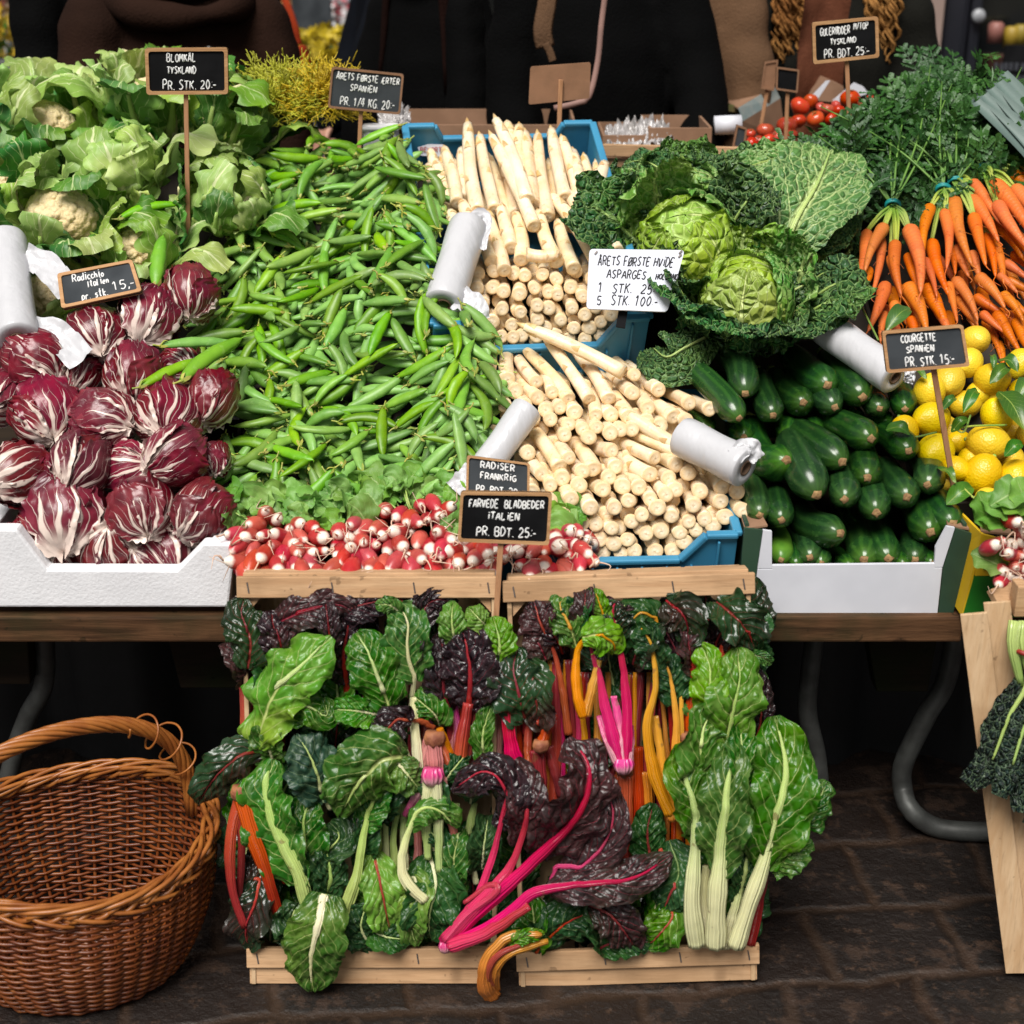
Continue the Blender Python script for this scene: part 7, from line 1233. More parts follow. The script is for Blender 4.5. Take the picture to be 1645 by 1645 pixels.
# ------------------------------------------------------------------ wicker basket on the pavement
bc = G(105, 1500, 0); bc = np.array([T(112, 1345, 1.97)[0], 1.950, 0.0])
bk = thing('wicker_basket', 'empty brown wicker basket with an arched twisted handle on the pavement at the left', 'basket', bc)
HB = .222; NS_ = 44; NR = 34
def brad(z): t = z / HB; return .158 + .074 * np.sin(np.clip(t, 0, 1.05) * PI / 2) ** .75
def rimz(a): return HB + .028 * math.cos(a - math.radians(35)) ** 2 * 1.0
BQ = lambda a, r, z: bc + np.array([r * math.cos(a) * .97, r * math.sin(a) * .82, z])
b = MB()
for k in range(NR):
    th = np.linspace(0, 2 * PI, NS_ * 6, endpoint=False); f = k / (NR - 1); pts = []
    for a in th:
        z = .008 + (rimz(a) - .016) * f; w_ = math.sin(a * NS_ / 2 + k * PI); pts.append(BQ(a, brad(z) + .0042 * w_ + .0008 * noise.noise(Vector((a * 9, k * 3.1, 0))), z + .0012 * noise.noise(Vector((a * 5, k * 7.7, 2)))))
    pts.append(pts[0]); b.tube(pts, .0028 * (1 + .12 * math.sin(k * 3.3)), 6, cap=False)

for k in range(NS_):
    a = 2 * PI * (k + .5) / NS_; b.tube([BQ(a, brad(z) , z) for z in np.linspace(.004, rimz(a), 12)], .0030, 6)
b.build('woven_wall', M['wicker'], bk)
b = MB(); 
for k in range(16): r = .158 * (k + .5) / 16; b.tube([BQ(a, r, .006 + .002 * math.sin(a * 11 + k * PI)) for a in np.linspace(0, 2 * PI, 66)], .004, 5, cap=False)
b.tube([BQ(a, .156, .004) for a in np.linspace(0, 2 * PI, 66)], .006, 6, cap=False); b.build('woven_base', M['wicker'], bk)
b = MB(); NT_ = 26
for k in range(NT_):                                       # braided rim: overlapping slanting rods
    for q in range(2):
        a0 = 2 * PI * k / NT_ + q * .12; t = np.linspace(0, 1, 16); pts = [BQ(a0 + 1.0 * s, brad(HB) + .012 * math.sin(s * PI * 2 + q * 2.1), rimz(a0 + 1.0 * s) + .009 * math.sin(s * PI * 1.2 + .3 + q * .4) - .004 * q - .004 + .010 * math.sin(s * PI)) for s in t]
        b.tube(pts, np.interp(t, [0, .1, .9, 1], [.0030, .0038, .0036, .0022]), 7)
for q in range(2): b.tube([BQ(a, brad(HB) + .008 * math.cos(a * 20 + q * PI), rimz(a) - .006 + .006 * math.sin(a * 20 + q * PI)) for a in np.linspace(0, 2 * PI, 240)], .0040, 6, cap=False)
b.build('braided_rim', M['wicker_light'], bk)
ha = math.radians(38); A0, A1 = BQ(ha, brad(HB) - .006, rimz(ha) - .05), BQ(ha + PI, brad(HB) - .006, rimz(ha + PI) - .05)
arch = []
for t in np.linspace(0, 1, 90):
    m = (A0 + A1) / 2 + (A0 - A1) / 2 * (math.cos(PI * t) * (1 if True else 0)); m = m + (0, 0, .215 * math.sin(PI * t) ** .62); arch.append(m)
arch = np.array(arch); _, Aa, Bb = frames(arch, (0, 1, 0)); b = MB()
for k in range(8):
    ph = 2 * PI * k / 8 + np.linspace(0, 2 * PI * 3.3, 90); b.tube(arch + .0088 * (Aa * np.cos(ph)[:, None] + Bb * np.sin(ph)[:, None]), .0042, 7)
b.tube(arch, .007, 6); b.build('twisted_handle', M['wicker_light'], bk)
b = MB(); sp = []
for t in np.linspace(0, 1, 120):                           # one rod come loose, spiralling round the handle foot
    i = 4 + t * 24; j = int(i); c = arch[j] * (1 - (i - j)) + arch[j + 1] * (i - j); ph = t * 2 * PI * 3.6; r = .016 + .012 * math.sin(t * PI); sp.append(c + Aa[j] * math.cos(ph) * r + Bb[j] * math.sin(ph) * r)
b.tube(sp, .0019, 5); b.build('loose_rod', M['wicker_light'], bk)
# ------------------------------------------------------------------ goods and boxes just behind the display
def box_open(label, u0, u1, v0, v1, Y, dep, mat, cat='box', name='cardboard_box', bottom=None):
    a = T(u0, v0, Y); c = T(u1, v1, Y); z0 = bottom if bottom is not None else c[2]; root = thing(name, label, cat, ((a[0] + c[0]) / 2, Y, z0)); hh = a[2] - z0
    b = MB(); b.box(((a[0] + c[0]) / 2, Y, z0 + hh / 2), (c[0] - a[0], .006, hh)); b.build('front_panel', M[mat], root, False, bevel=.001)
    b = MB(); b.box(((a[0] + c[0]) / 2, Y + dep, z0 + hh / 2), (c[0] - a[0], .006, hh)); b.build('back_panel', M[mat], root, False)
    for x in (a[0] + .003, c[0] - .003): b = MB(); b.box((x, Y + dep / 2, z0 + hh / 2), (.006, dep - .008, hh)); b.build('side_panel', M[mat], root, False)
    b = MB(); b.box(((a[0] + c[0]) / 2, Y + dep / 2, z0 + .004), (c[0] - a[0] - .014, dep - .01, .006)); b.build('floor_panel', M[mat], root, False)
    return root
ZB = .93
tb = thing('market_table', 'back table of the stall carrying the tomatoes and brown boxes', 'table', (.2, 3.75, 0))
b = MB(); b.box((.2, 3.75, ZB - .02), (2.6, .72, .04)); b.build('table_top', M['table_wood'], tb, False)
for x in (-1.05, 1.45):
    for y in (3.45, 4.05): b = MB(); b.box((x, y, (ZB - .04) / 2), (.05, .05, ZB - .042)); b.build('leg', M['table_wood'], tb, False)
box_open('long brown cardboard box behind the tall asparagus crate', 628, 925, 200, 250, 3.42, .28, 'cardboard', bottom=ZB + .002)
box_open('brown cardboard box with a rounded flap behind the savoy cabbages', 1042, 1142, 205, 245, 3.42, .22, 'cardboard', bottom=ZB + .002)
box_open('flat brown cardboard box under the crumpled plastic behind the cabbages', 968, 1038, 217, 245, 3.42, .22, 'cardboard', bottom=ZB + .002)
b = MB(); leaf(b, [T(972, 224, 3.44), T(1020, 222, 3.43), T(1078, 214, 3.44)], .09, nu=30, nv=44, cup=.3, ruffle=.012, rfreq=7, N=unit((0, -.6, .8)), seed=4, rough=.03, nf=60, prof=lambda t: .6 + .4 * np.sin(PI * t))
M['plastic'] = plain('clear_plastic', (.42, .40, .40), (.30, .28, .27), 40, .15); tag(b.build('plastic_sheet', M['plastic']), 'crumpled clear plastic on the brown box behind the cabbages', 'plastic')
b = MB(); leaf(b, [T(610, 197, 3.40), T(632, 190, 3.39), T(658, 196, 3.40)], .07, nu=24, nv=30, cup=.4, ruffle=.008, rfreq=6, N=unit((0, -.6, .8)), seed=5, rough=.02, nf=50, prof=lambda t: .6 + .4 * np.sin(PI * t)); tag(b.build('plastic_sheet', M['plastic']), 'crumpled plastic at the left end of the long brown box beside the pea slate', 'plastic')
wc = thing('wooden_crate', 'pale wooden crate rail behind the savoy cabbages in front of the tomatoes', 'crate', T(1095, 255, 3.30))
b = MB(); b.bar(T(968, 241, 3.29), T(1232, 247, 3.29), .026, .012, (0, -1, 0)); b.build('end_rail', M['crate_wood'], wc, False, bevel=.002)
b = MB(); b.bar(T(970, 262, 3.30), T(1236, 268, 3.30), .022, .008, (0, -1, 0)); b.build('end_slat', M['crate_wood'], wc, False, bevel=.002)
b = MB()
for y0 in (.01, .10, .19): b.box((T(1095, 258, 3.3)[0], 3.35 + y0, T(1095, 275, 3.3)[2] - .02), (.33, .07, .006))
b.build('floor_slat', M['crate_wood'], wc, False)
pb = thing('foam_box', 'white foam box corner showing behind the peas below the pea slate', 'box', T(605, 240, 3.2)); b = MB(); b.box(T(612, 225, 3.22), (.075, .05, .06)); b.build('box_corner', M['foam'], pb, False, bevel=.012)
b = MB(); b.box(T(612, 208, 3.22) + (0, 0, .004), (.08, .055, .012)); b.build('rim', M['foam'], pb, False, bevel=.005)
# label inside the upper crate
lt = MB(); Yb = UCL(0, .59, .08)[1]; c4 = [T(668, 231, Yb), T(712, 232, Yb), T(706, 252, Yb), T(676, 250, Yb)]; lt.prism(c4, (0, .001, 0)); lab = lt.build('paper_label', M['paper'], smooth=False); tag(lab, 'small white label with red lettering inside the back of the upper blue crate', 'label')
M['red_ink'] = plain('red_print', (.55, .10, .09), None, 40, .7); b = MB(); fq = lambda a, c: T(675 + (716 - 675) * a, 241 - 9 * c + 3, Yb - .0012); lettering(b, 'BELORTA', fq, 0, 1, 0, .8, .0008, 3, np.array([0, -1., 0])); b.build('lettering', M['red_ink'], lab)
# tomatoes
tmm = MB(); ph = np.linspace(0, PI, 14); tmm.tube(np.stack([0 * ph, 0 * ph, -np.cos(ph) * .8 - .12 * (np.sin(ph) < .3)], 1), np.maximum(np.sin(ph), .03), 18, ref=(1, 0, 0), prof=lambda th: 1 + .035 * np.cos(5 * th)); tm = tmm.mesh('tomato', M['tomato'])
def zt(x, y): return x / 5.14 + 1100, y / 5.14 + 80
cal = MB()
for k in range(5): a = 2 * PI * k / 5; cal.add([(.1 * math.cos(a + .5), .1 * math.sin(a + .5), .82), (.1 * math.cos(a - .5), .1 * math.sin(a - .5), .82), (.6 * math.cos(a), .6 * math.sin(a), .78)], [(0, 1, 2)])
calm = cal.mesh('calyx', M['carrot_green'])
toms = [(545, 690, 42, 'front left'), (560, 780, 65, 'lowest front left'), (665, 665, 75, 'left large'), (690, 745, 62, 'lower middle'), (760, 720, 55, 'lower right'), (845, 625, 88, 'large stick-crossed'), (955, 465, 85, 'largest upper left'), (1040, 425, 65, 'upper right neighbour of the largest'), (940, 585, 65, 'middle'), (1080, 570, 75, 'middle right'), (1125, 475, 45, 'small upper'), (1180, 490, 55, 'upper middle'), (1270, 505, 55, 'right of the upper middle'), (1205, 570, 55, 'orange, carrot-top-side'), (1365, 400, 85, 'large, carrot-sign-side'), (1470, 445, 45, 'half hidden right'), (1250, 460, 45, 'small pink'), (1530, 400, 35, 'far right small'), (1610, 450, 35, 'hidden in the carrot tops'), (610, 745, 40, 'squeezed low'), (880, 700, 55, 'low behind carrot tops')]
for i, (x, y, r, w_) in enumerate(toms):
    Y = 3.55 + .10 * (700 - y) / 300 ; c = T(*zt(x, y), Y); s = r / 5.14 / pscale(c); o = bpy.data.objects.new('tomato', tm); COL.objects.link(o); o.matrix_world = Matrix.Translation(Vector(c)) @ Matrix.Rotation(i * 1.3, 4, 'Z') @ Matrix.Rotation(.5 + .4 * math.sin(i * 2.1), 4, 'X') @ Matrix.Scale(s, 4)
    tag(o, f'{w_} tomato in the red heap behind the cabbages', 'tomato', 'red tomatoes behind the stall'); q = bpy.data.objects.new('calyx', calm); COL.objects.link(q); q.parent = o
M['dark_squash'] = plain('dark_squash_skin', (.035, .026, .022), (.05, .032, .026), 12, .45, .1); M['squash_cut'] = plain('orange_squash_cut', (.50, .085, .012), (.42, .05, .01), 12, .4)
M['sticker'] = plain('green_sticker', (.35, .38, .12), (.5, .5, .3), 60, .5)
for i, (x, y, r, cut, w_) in enumerate([(305, 360, 105, 0, 'plain dark squash at the left of the back heap'), (535, 310, 110, 2, 'dark squash cut open to orange at its right end'), (400, 430, 95, 1, 'low dark squash with an orange cut face and green sticker'), (575, 175, 85, 1, 'topmost dark squash with an orange cut face'), (415, 255, 55, 0, 'small dark squash behind the others')]):
    c = T(*zt(x, y), 3.95); s = r / 5.14 / pscale(c); rt_ = thing('squash', w_, 'squash', c, 'dark squashes behind the stall'); ph = np.linspace(0, PI, 18); b = MB(); ax = unit((.8 if cut == 2 else .15, -.7 if cut == 1 else -.3, -.25)) if cut else unit((.6, -.2, .3))
    tt = -np.cos(ph) * 1.1; rr = np.sin(ph); n_ = 18 if not cut else 14; rr = np.maximum(rr, .04); b.tube(c + ax * (tt[:n_, None] * s), rr[:n_] * s, 20, prof=lambda th: 1 + .03 * np.cos(8 * th)); b.build('skin', M['dark_squash'], rt_)
    if cut:
        b = MB(); b.tube([c + ax * (tt[13] * s + .0004), c + ax * (tt[13] * s + .006)], [rr[13] * s * .93, rr[13] * s * .85], 20); b.build('cut_face', M['squash_cut'], rt_)
        b = MB(); e = c + ax * (tt[13] * s + .0066); b.tube([e, e + ax * .001], [rr[13] * s * .4] * 2, 12); b.build('sticker', M['sticker'], rt_)
M['print_card'] = plain('printed_carton', (.30, .32, .30), (.20, .26, .26), 20, .6)
gb = thing('carton', 'slanted printed carton between the dark squashes and the tomatoes', 'box', T(*zt(600, 450), 3.85)); p4 = [T(*zt(440, 480), 3.75), T(*zt(740, 300), 3.95), T(*zt(790, 400), 3.95), T(*zt(480, 590), 3.75)]; b = MB(); b.prism(p4, (0, .008, 0)); b.build('printed_panel', M['print_card'], gb, False)
b = MB(); b.prism([p4[3], p4[2], p4[2] + (.02, .0, -.10), p4[3] + (.0, 0, -.08)], (0, .008, 0)); b.prism([p4[0], p4[1], p4[1] + (-.02, .25, 0), p4[0] + (-.02, .25, 0)], (0, 0, -.004)); b.build('inner_panel', M['cardboard'], gb, False)
for i, pts in enumerate([[(1060, 370), (1170, 255), (1200, 255), (1090, 420)], [(1220, 420), (1400, 270), (1470, 300), (1520, 360), (1290, 430)]]):
    b = MB(); b.prism([T(*zt(*p), 3.80 + .05 * i) for p in pts], (0, .004, 0)); q = b.build('carton_flap', M['white_card'], smooth=False); tag(q, ['raised white carton flap left of the carrot sign stick behind the tomatoes', 'white carton flap right of the carrot sign stick behind the tomatoes'][i], 'carton flap')
b = MB(); b.prism([T(*zt(*p), 3.88) for p in [(1080, 420), (1190, 250), (1310, 300), (1320, 440)]], (0, .2, 0)); tag(b.build('carton', M['cardboard'], smooth=False), 'dark brown carton side between the white flaps behind the tomatoes', 'box')
gr_ = thing('crate', 'dark crate with a green rim under the dark squashes', 'crate', T(*zt(270, 520), 3.8)); b = MB(); b.bar(T(*zt(135, 440), 3.8), T(*zt(440, 490), 3.8), .016, .012, (0, -1, 0)); b.build('rim', plain('olive_rim', (.10, .12, .03), (.14, .10, .04), 20, .6), gr_, False)
b = MB(); b.prism([T(*zt(*p), 3.81) for p in [(130, 460), (440, 505), (450, 620), (130, 640)]], (0, .2, 0)); b.build('crate_body', M['beam_wood'], gr_, False)
b = MB(); b.tube([T(*zt(245, 625), 3.6), T(*zt(465, 615), 3.6)], .022, 18); tag(b.build('paper_roll', M['white_card']), 'white paper roll lying behind the cabbages left of the tomatoes', 'roll')
for i, (cs, st, lb) in enumerate([([(1228, 100), (1250, 96), (1243, 146), (1222, 142)], ((1234, 144), (1222, 205)), 'small brown sign edge-on on a thin stick behind the tomatoes'), ([(1247, 107), (1284, 112), (1281, 149), (1246, 144)], ((1265, 146), (1262, 225)), 'small dark price board on a thin stick in the tomatoes'), ([(1183, 200), (1200, 206), (1196, 240), (1176, 236)], None, 'little grey slate standing at the front of the tomatoes'), ([(1122, 184), (1152, 186), (1148, 222), (1120, 220)], None, 'small dark board behind the brown box left of the paper roll')]):
    Yi = (3.70, 3.48, 3.45, 3.7)[i]; rt_, fmx, nx = sign(lb, cs, Yi, 0, ('kraft', 'slate', 'slate_grey', 'slate')[i], [], st, True, fm='kraft', fw=.004)
# ------------------------------------------------------------------ people
def remesh(b, vox, smooth=4):
    me = b.mesh('tmp', []); ob = bpy.data.objects.new('tmp', me); COL.objects.link(ob)
    m = ob.modifiers.new('r', 'REMESH'); m.mode = 'VOXEL'; m.voxel_size = vox; m2 = ob.modifiers.new('s', 'SMOOTH'); m2.iterations = smooth; m2.factor = .5
    dg = bpy.context.evaluated_depsgraph_get(); dg.update(); out = bpy.data.meshes.new_from_object(ob.evaluated_get(dg)); bpy.data.objects.remove(ob); out.polygons.foreach_set("use_smooth", np.full(len(out.polygons), True)); return out
def cap(b, p, r, n=12, sq=1.0, ref=(0, 1, 0)):
    p = np.asarray(p, float); r = np.asarray(r, float); p = spline(p, max(len(p), 8)) if len(p) > 2 else np.asarray(p); r = np.interp(np.linspace(0, 1, len(p)), np.linspace(0, 1, len(r)), r)
    d0, d1 = unit(p[0] - p[1]), unit(p[-1] - p[-2]); P_ = [p[0] + d0 * r[0] * k for k in (.98, .8, .45)] + list(p) + [p[-1] + d1 * r[-1] * k for k in (.45, .8, .98)]
    R_ = [r[0] * k for k in (.15, .6, .89)] + list(r) + [r[-1] * k for k in (.89, .6, .15)]; b.tube(P_, R_, n, sq=sq, ref=ref)
def folds(me, seed, amp=.016):
    nr = [v.normal.copy() for v in me.vertices]
    for i, v in enumerate(me.vertices):
        p = v.co; n1 = noise.noise(Vector((p.x * 9 + seed, p.y * 9, p.z * 3.2 + p.x * 2))); n2 = noise.noise(Vector((p.x * 5, p.y * 5 + seed, p.z * 14))); v.co = p + nr[i] * (amp * n1 + amp * .6 * n2 * (.4 + .6 * (abs(p.x) > .17)))
    return me
def fabric(name, c1, c2=None, rough=.9):
    t = NT(name); n = t.noise(6, None, 4); n2 = t.noise(180, None, 2); c = t.mix(t.ss(.3, .7, n), c1, c2 or tuple(x * .7 for x in c1)); t.bump(t.math('ADD', t.math('MULTIPLY', n, 1.5), t.math('MULTIPLY', n2, .3)), .6, .012); return t.done(c, rough, .08)
M['skin'] = plain('skin', (.42, .22, .15), (.38, .19, .13), 20, .5); M['eye'] = plain('eye_dark', (.02, .015, .012), None, 20, .2); M['denim'] = fabric('dark_trousers', (.012, .013, .018)); M['shoe'] = plain('dark_shoe', (.012, .011, .01), None, 20, .4)
def person(label, u, Y, h, rot, coat, hairc, hair='short', arms=((0, 0), (0, 0)), wide=1.0, long_=.72, x=None, lean=0):
    k = h / 1.72; px = T(u, 60, Y)[0] if x is None else x; root = thing('person', label, 'person', (px, Y, 0)); base = np.array([px, Y, 0.])
    sh, hp = 1.40, .94; b = MB(); W = wide
    def arm(sx, fwd, out):
        S = np.array([sx * .185 * W, .01, 1.385]); E = S + np.array([sx * (.055 + out), -.06 - .10 * fwd, -.27 + .04 * fwd]); Wp = E + np.array([-sx * .02 * (1 + 3 * fwd), -.05 - .20 * fwd, -.22 + .18 * fwd]); return S, E, Wp
    A = [arm(-1, *arms[0]), arm(1, *arms[1])]
    cap(b, [(0, .0, .90), (0, 0, 1.05), (0, .0, 1.22), (0, .01, 1.37), (0, .015, 1.42)], [.155 * W, .14 * W, .155 * W, .15 * W, .10], 20, .68)
    cap(b, [(0, .015, 1.42), (0, -.005, 1.53)], [.058, .052]); cap(b, [(0, -.012, 1.575), (0, -.02, 1.60), (0, -.008, 1.645)], [.062, .072, .074], 16, 1.12)
    cap(b, [(0, -.085, 1.560), (0, -.088, 1.545)], [.022, .020]); cap(b, [(0, -.088, 1.625), (0, -.112, 1.597)], [.009, .013])
    for s_ in (-1, 1):
        cap(b, [(s_ * .076, .0, 1.60), (s_ * .078, .006, 1.635)], [.010, .012]); S, E, Wp = A[0] if s_ < 0 else A[1]; cap(b, [S, E, Wp], [.05, .04, .028])
        d = unit(Wp - E); n_ = unit(np.cross(d, (s_, 0, 0))); sd_ = np.cross(n_, d); Hc = Wp + d * .055; cap(b, [Wp, Hc], [.026, .036], 10, .6, n_)
        for q in range(4):
            o_ = Hc + sd_ * (.027 - .018 * q) + d * .02; L = (.07, .08, .075, .058)[q]; cap(b, [o_, o_ + d * L * .5 - n_ * .004, o_ + d * L * .9 - n_ * .018], [.0095, .009, .008], 8)
        o_ = Wp + d * .025 + sd_ * .026; cap(b, [o_, o_ + d * .03 + sd_ * .025, o_ + d * .062 + sd_ * .028 - n_ * .012], [.012, .011, .009], 8)
        cap(b, [(s_ * .09, 0, .90), (s_ * .095, -.01, .50), (s_ * .095, .02, .09)], [.088, .06, .042]); cap(b, [(s_ * .095, .03, .05), (s_ * .105, -.14, .035)], [.042, .034])
    Rm = Matrix.Translation(Vector((0, 0, 0))) @ Matrix.Rotation(rot, 4, 'Z') @ Matrix.Rotation(lean, 4, 'X') @ Matrix.Scale(k, 4)
    def put(me, nm, mat):
        me.transform(Rm); me.materials.clear(); me.materials.append(mat); me.name = nm; o = bpy.data.objects.new(nm, me); COL.objects.link(o); o.parent = root; return o
    put(remesh(b, .0085, 3), 'body', M['skin'])
    c = MB(); cap(c, [(0, 0, long_), (0, 0, 1.0), (0, .0, 1.2), (0, .012, 1.37), (0, .015, 1.45)], [.20 * W, .185 * W, .19 * W, .185 * W, .105], 24, .72)
    for S, E, Wp in A: cap(c, [S + (0, 0, .0), E, Wp + (Wp - E) * .05], [.082 * W, .066, .050], 14)
    put(folds(remesh(c, .013, 5), u), 'coat', coat)
    c = MB(); cap(c, [(0, .012, 1.465), (0, .012, 1.475)], [.075, .072], 16); c2 = MB(); th = np.linspace(0, 2 * PI, 25); c2.tube([(.078 * math.cos(a), .012 + .075 * math.sin(a), 1.475 + .015 * math.sin(a)) for a in th], .026, 10, cap=False); put(c2.mesh('collar', []), 'collar', coat)
    t_ = MB(); cap(t_, [(0, 0, .86), (0, 0, .95)], [.165, .16], 16, .72)
    for s_ in (-1, 1): cap(t_, [(s_ * .09, 0, .88), (s_ * .095, -.01, .5), (s_ * .095, .02, .10)], [.10, .075, .062])
    put(remesh(t_, .016, 4), 'trousers', M['denim'])
    for s_ in (-1, 1): f = MB(); cap(f, [(s_ * .095, .035, .045), (s_ * .107, -.15, .035)], [.046, .038]); put(f.mesh('shoe', []), 'shoe', M['shoe']); e = MB(); cap(e, [(s_ * .028, -.083, 1.612), (s_ * .028, -.085, 1.612)], [.010, .010], 8); put(e.mesh('eye', []), 'eye', M['eye'])
    hm = MB()
    if hair == 'curly':
        for q in range(520):
            z = rnd.uniform(-1, 1); a = rnd.uniform(0, 2 * PI); d = np.array([math.cos(a) * math.sqrt(1 - z * z), math.sin(a) * math.sqrt(1 - z * z), z])
            p = np.array([0, .01, 1.62]) + d * np.array([.10, .105, .11])
            if d[1] < -.35 and z < .55: continue
            L = rnd.uniform(.18, .36); sd_ = 1 if p[0] > 0 else -1; ph = rnd.uniform(0, 6); t_s = np.linspace(0, 1, 14); pts = np.stack([p[0] + sd_ * .10 * t_s + .012 * np.cos(t_s * 17 + ph), p[1] - .03 * t_s + .012 * np.sin(t_s * 17 + ph), p[2] + .03 * t_s - L * t_s ** 1.5], 1); hm.tube(pts, np.linspace(.0055, .003, 14), 4)
        for q in range(620):
            sd_ = rnd.choice((-1, 1)); p = np.array([sd_ * rnd.uniform(.08, .17), rnd.uniform(-.11, .08), rnd.uniform(1.40, 1.58)]); ph = rnd.uniform(0, 6); t_s = np.linspace(0, 1, 12); hm.tube(np.stack([p[0] + .011 * np.cos(t_s * 15 + ph), p[1] + .011 * np.sin(t_s * 15 + ph), p[2] - .16 * t_s], 1), np.linspace(.005, .0025, 12), 4)
    else:
        cap(hm, [(0, .015, 1.63), (0, .012, 1.66)], [.088, .085], 16)
        if hair == 'long':
            for q in range(70): a = rnd.uniform(-.15 * PI, 1.15 * PI); p = np.array([math.cos(a) * .085, .01 + math.sin(a) * .085, 1.64]); t_s = np.linspace(0, 1, 9); hm.tube(np.stack([p[0] * (1 + .5 * t_s), p[1] * (1 + .4 * t_s) - .02 * t_s, p[2] - .46 * t_s + .02 * np.sin(t_s * 8 + q)], 1), np.linspace(.016, .006, 9), 6)
    put(hm.mesh('hair', []), 'hair', hairc)
    Rl = np.array(Rm)[:3, :3]
    return root, (lambda x_, y_, z_: base + Rl @ np.array([x_, y_, z_])), put
hd = fabric('dark_hair', (.003, .002, .0016)); hr = fabric('reddish_hair', (.009, .0026, .0016)); hb = fabric('blond_curls', (.36, .18, .055), (.24, .10, .03))
blk = fabric('black_wool', (.0009, .0009, .0010)); brn = fabric('brown_wool', (.020, .0088, .0055)); gry = fabric('grey_jacket', (.0045, .0047, .0052)); nav = fabric('navy_denim', (.0035, .0046, .0075)); tan = fabric('tan_canvas', (.12, .066, .036), (.09, .05, .028)); olv = fabric('olive_jacket', (.009, .0088, .007)); blu = fabric('slate_blue_jacket', (.0045, .005, .007)); scf = fabric('russet_scarf', (.11, .038, .02)); red = fabric('orange_leather', (.30, .035, .010))
def strap(root, pts, r, mat, name='strap', sq=.35):
    b = MB(); b.tube(spline(pts, 24), r, 8, sq=sq, ref=(0, 1, 0)); return b.build(name, mat, root)
person('person in a black coat standing at the left behind the cauliflowers', 138, 3.95, 1.70, .9, blk, hd, wide=.72)
person('person in a slate blue jacket far behind at the left edge', 76, 5.6, 1.66, 1.5, blu, hd, wide=.55)
r_, W_, put_ = person('person in a brown wool coat with a wide collar behind the cauliflower sign', 288, 3.72, 1.62, .35, brn, hd, wide=1.08)
b = MB(); th = np.linspace(0, 2 * PI, 33); b.tube([W_(.15 * math.cos(a), -.01 + .12 * math.sin(a), 1.452 + .04 * math.sin(a)) for a in th], .033, 12, cap=False); b.tube([W_(.12 * math.cos(a), -.02 + .10 * math.sin(a), 1.51 + .03 * math.sin(a)) for a in th], .026, 12, cap=False); ho = b.build('hood', brn, r_); folds(ho.data, 3, .02)
for q in range(3): b = MB(); p = W_(.05, -.142, 1.33 - .10 * q); b.tube([p, p + (0, -.006, 0)], [.014, .013], 12); b.build('button', M['eye'], r_)
r_, W_, _ = person('person in a grey jacket with an orange red shoulder bag seen between the signs', 420, 5.3, 1.68, -1.45, gry, hd, wide=.55, arms=((0, -.05), (0, -.05)))
x_ = T(480, 60, 5.25); strap(r_, [T(448, -20, 5.15), T(462, 10, 5.12), T(474, 45, 5.1), T(480, 72, 5.1)], .012, red); b = MB(); b.prism([T(475, 74, 5.05), T(489, 74, 5.05), T(499, 100, 5.05), T(494, 130, 5.05), T(484, 130, 5.05)], (0, .06, 0)); b.build('shoulder_bag', red, r_, False, bevel=.01)
r_, W_, _ = person('person in a navy denim jacket behind the pea price slate', 614, 4.9, 1.72, -1.2, nav, hd, wide=.55, arms=((.1, -.04), (.3, -.03)))
person('person in black with long dark reddish hair behind the pea price slate', 682, 4.05, 1.64, -.6, blk, hr, 'long', wide=.68)
person('person in black reaching forward behind the tall asparagus', 708, 4.45, 1.66, .6, blk, hd, arms=((.5, -.04), (.4, -.04)), wide=.6)
r_, W_, _ = person('person in a wide black coat with a tan bag strap behind the fibreboard sign', 962, 3.80, 1.70, .1, blk, hd, wide=1.0, arms=((.2, -.02), (.5, .0)))
strap(r_, [T(884, -30, 3.56), T(878, 10, 3.55), T(872, 50, 3.54), T(876, 76, 3.54)], .022, tan, sq=.15); strap(r_, [T(876, 70, 3.53), T(884, 85, 3.53), T(888, 98, 3.53)], .009, tan)
strap(r_, [T(974, -20, 3.52), T(966, 40, 3.52), T(960, 100, 3.51), T(946, 155, 3.5), T(925, 166, 3.5), T(890, 174, 3.5)], .0065, plain('pink_cord', (.30, .17, .14), None, 20, .7), 'cord', .6)
r_, W_, _ = person('person in a tan canvas coat with a black waist bag right of the fibreboard sign', 1082, 4.0, 1.72, -.1, tan, hd, wide=.84, arms=((.4, 0), (.1, -.02)))
yb_ = 3.78; b = MB(); b.prism([T(1000, 148, yb_), T(1020, 142, yb_), T(1045, 165, yb_), T(1092, 150, yb_), T(1092, 190, yb_), T(1070, 215, yb_), T(1010, 215, yb_)], (0, .07, 0)); b.build('waist_bag', blk, r_, False, bevel=.012)
strap(r_, [T(1075, -30, 3.80), T(1068, 40, 3.79), T(1060, 100, 3.78), T(1048, 135, 3.78)], .010, blk); strap(r_, [T(1030, 108, 3.78), T(1060, 114, 3.77), T(1092, 106, 3.77)], .016, blk, 'belt'); b = MB(); b.prism([T(1062, 118, 3.765), T(1092, 98, 3.765), T(1096, 112, 3.765), T(1076, 134, 3.765), T(1062, 138, 3.765)], (0, .02, 0)); b.build('buckle', blk, r_, False, bevel=.004)
strap(r_, [T(1096, 112, 3.78), T(1100, 140, 3.78), T(1085, 168, 3.78), T(1050, 160, 3.78)], .008, blk)
r_, W_, _ = person('person in a charcoal jacket and tan apron at the back right', 1168, 4.7, 1.74, .15, gry, hd)
b = MB(); g = [[T(1115 + (1205 - 1115) * i / 8, 104 - 8 * math.sin(PI * i / 8) + 110 * j / 6, 4.48 - .03 * math.sin(PI * i / 8)) for i in range(9)] for j in range(7)]; b.grid(np.array(g)); b.grid(np.array(g) + (0, .006, 0)); b.build('apron', tan, r_)
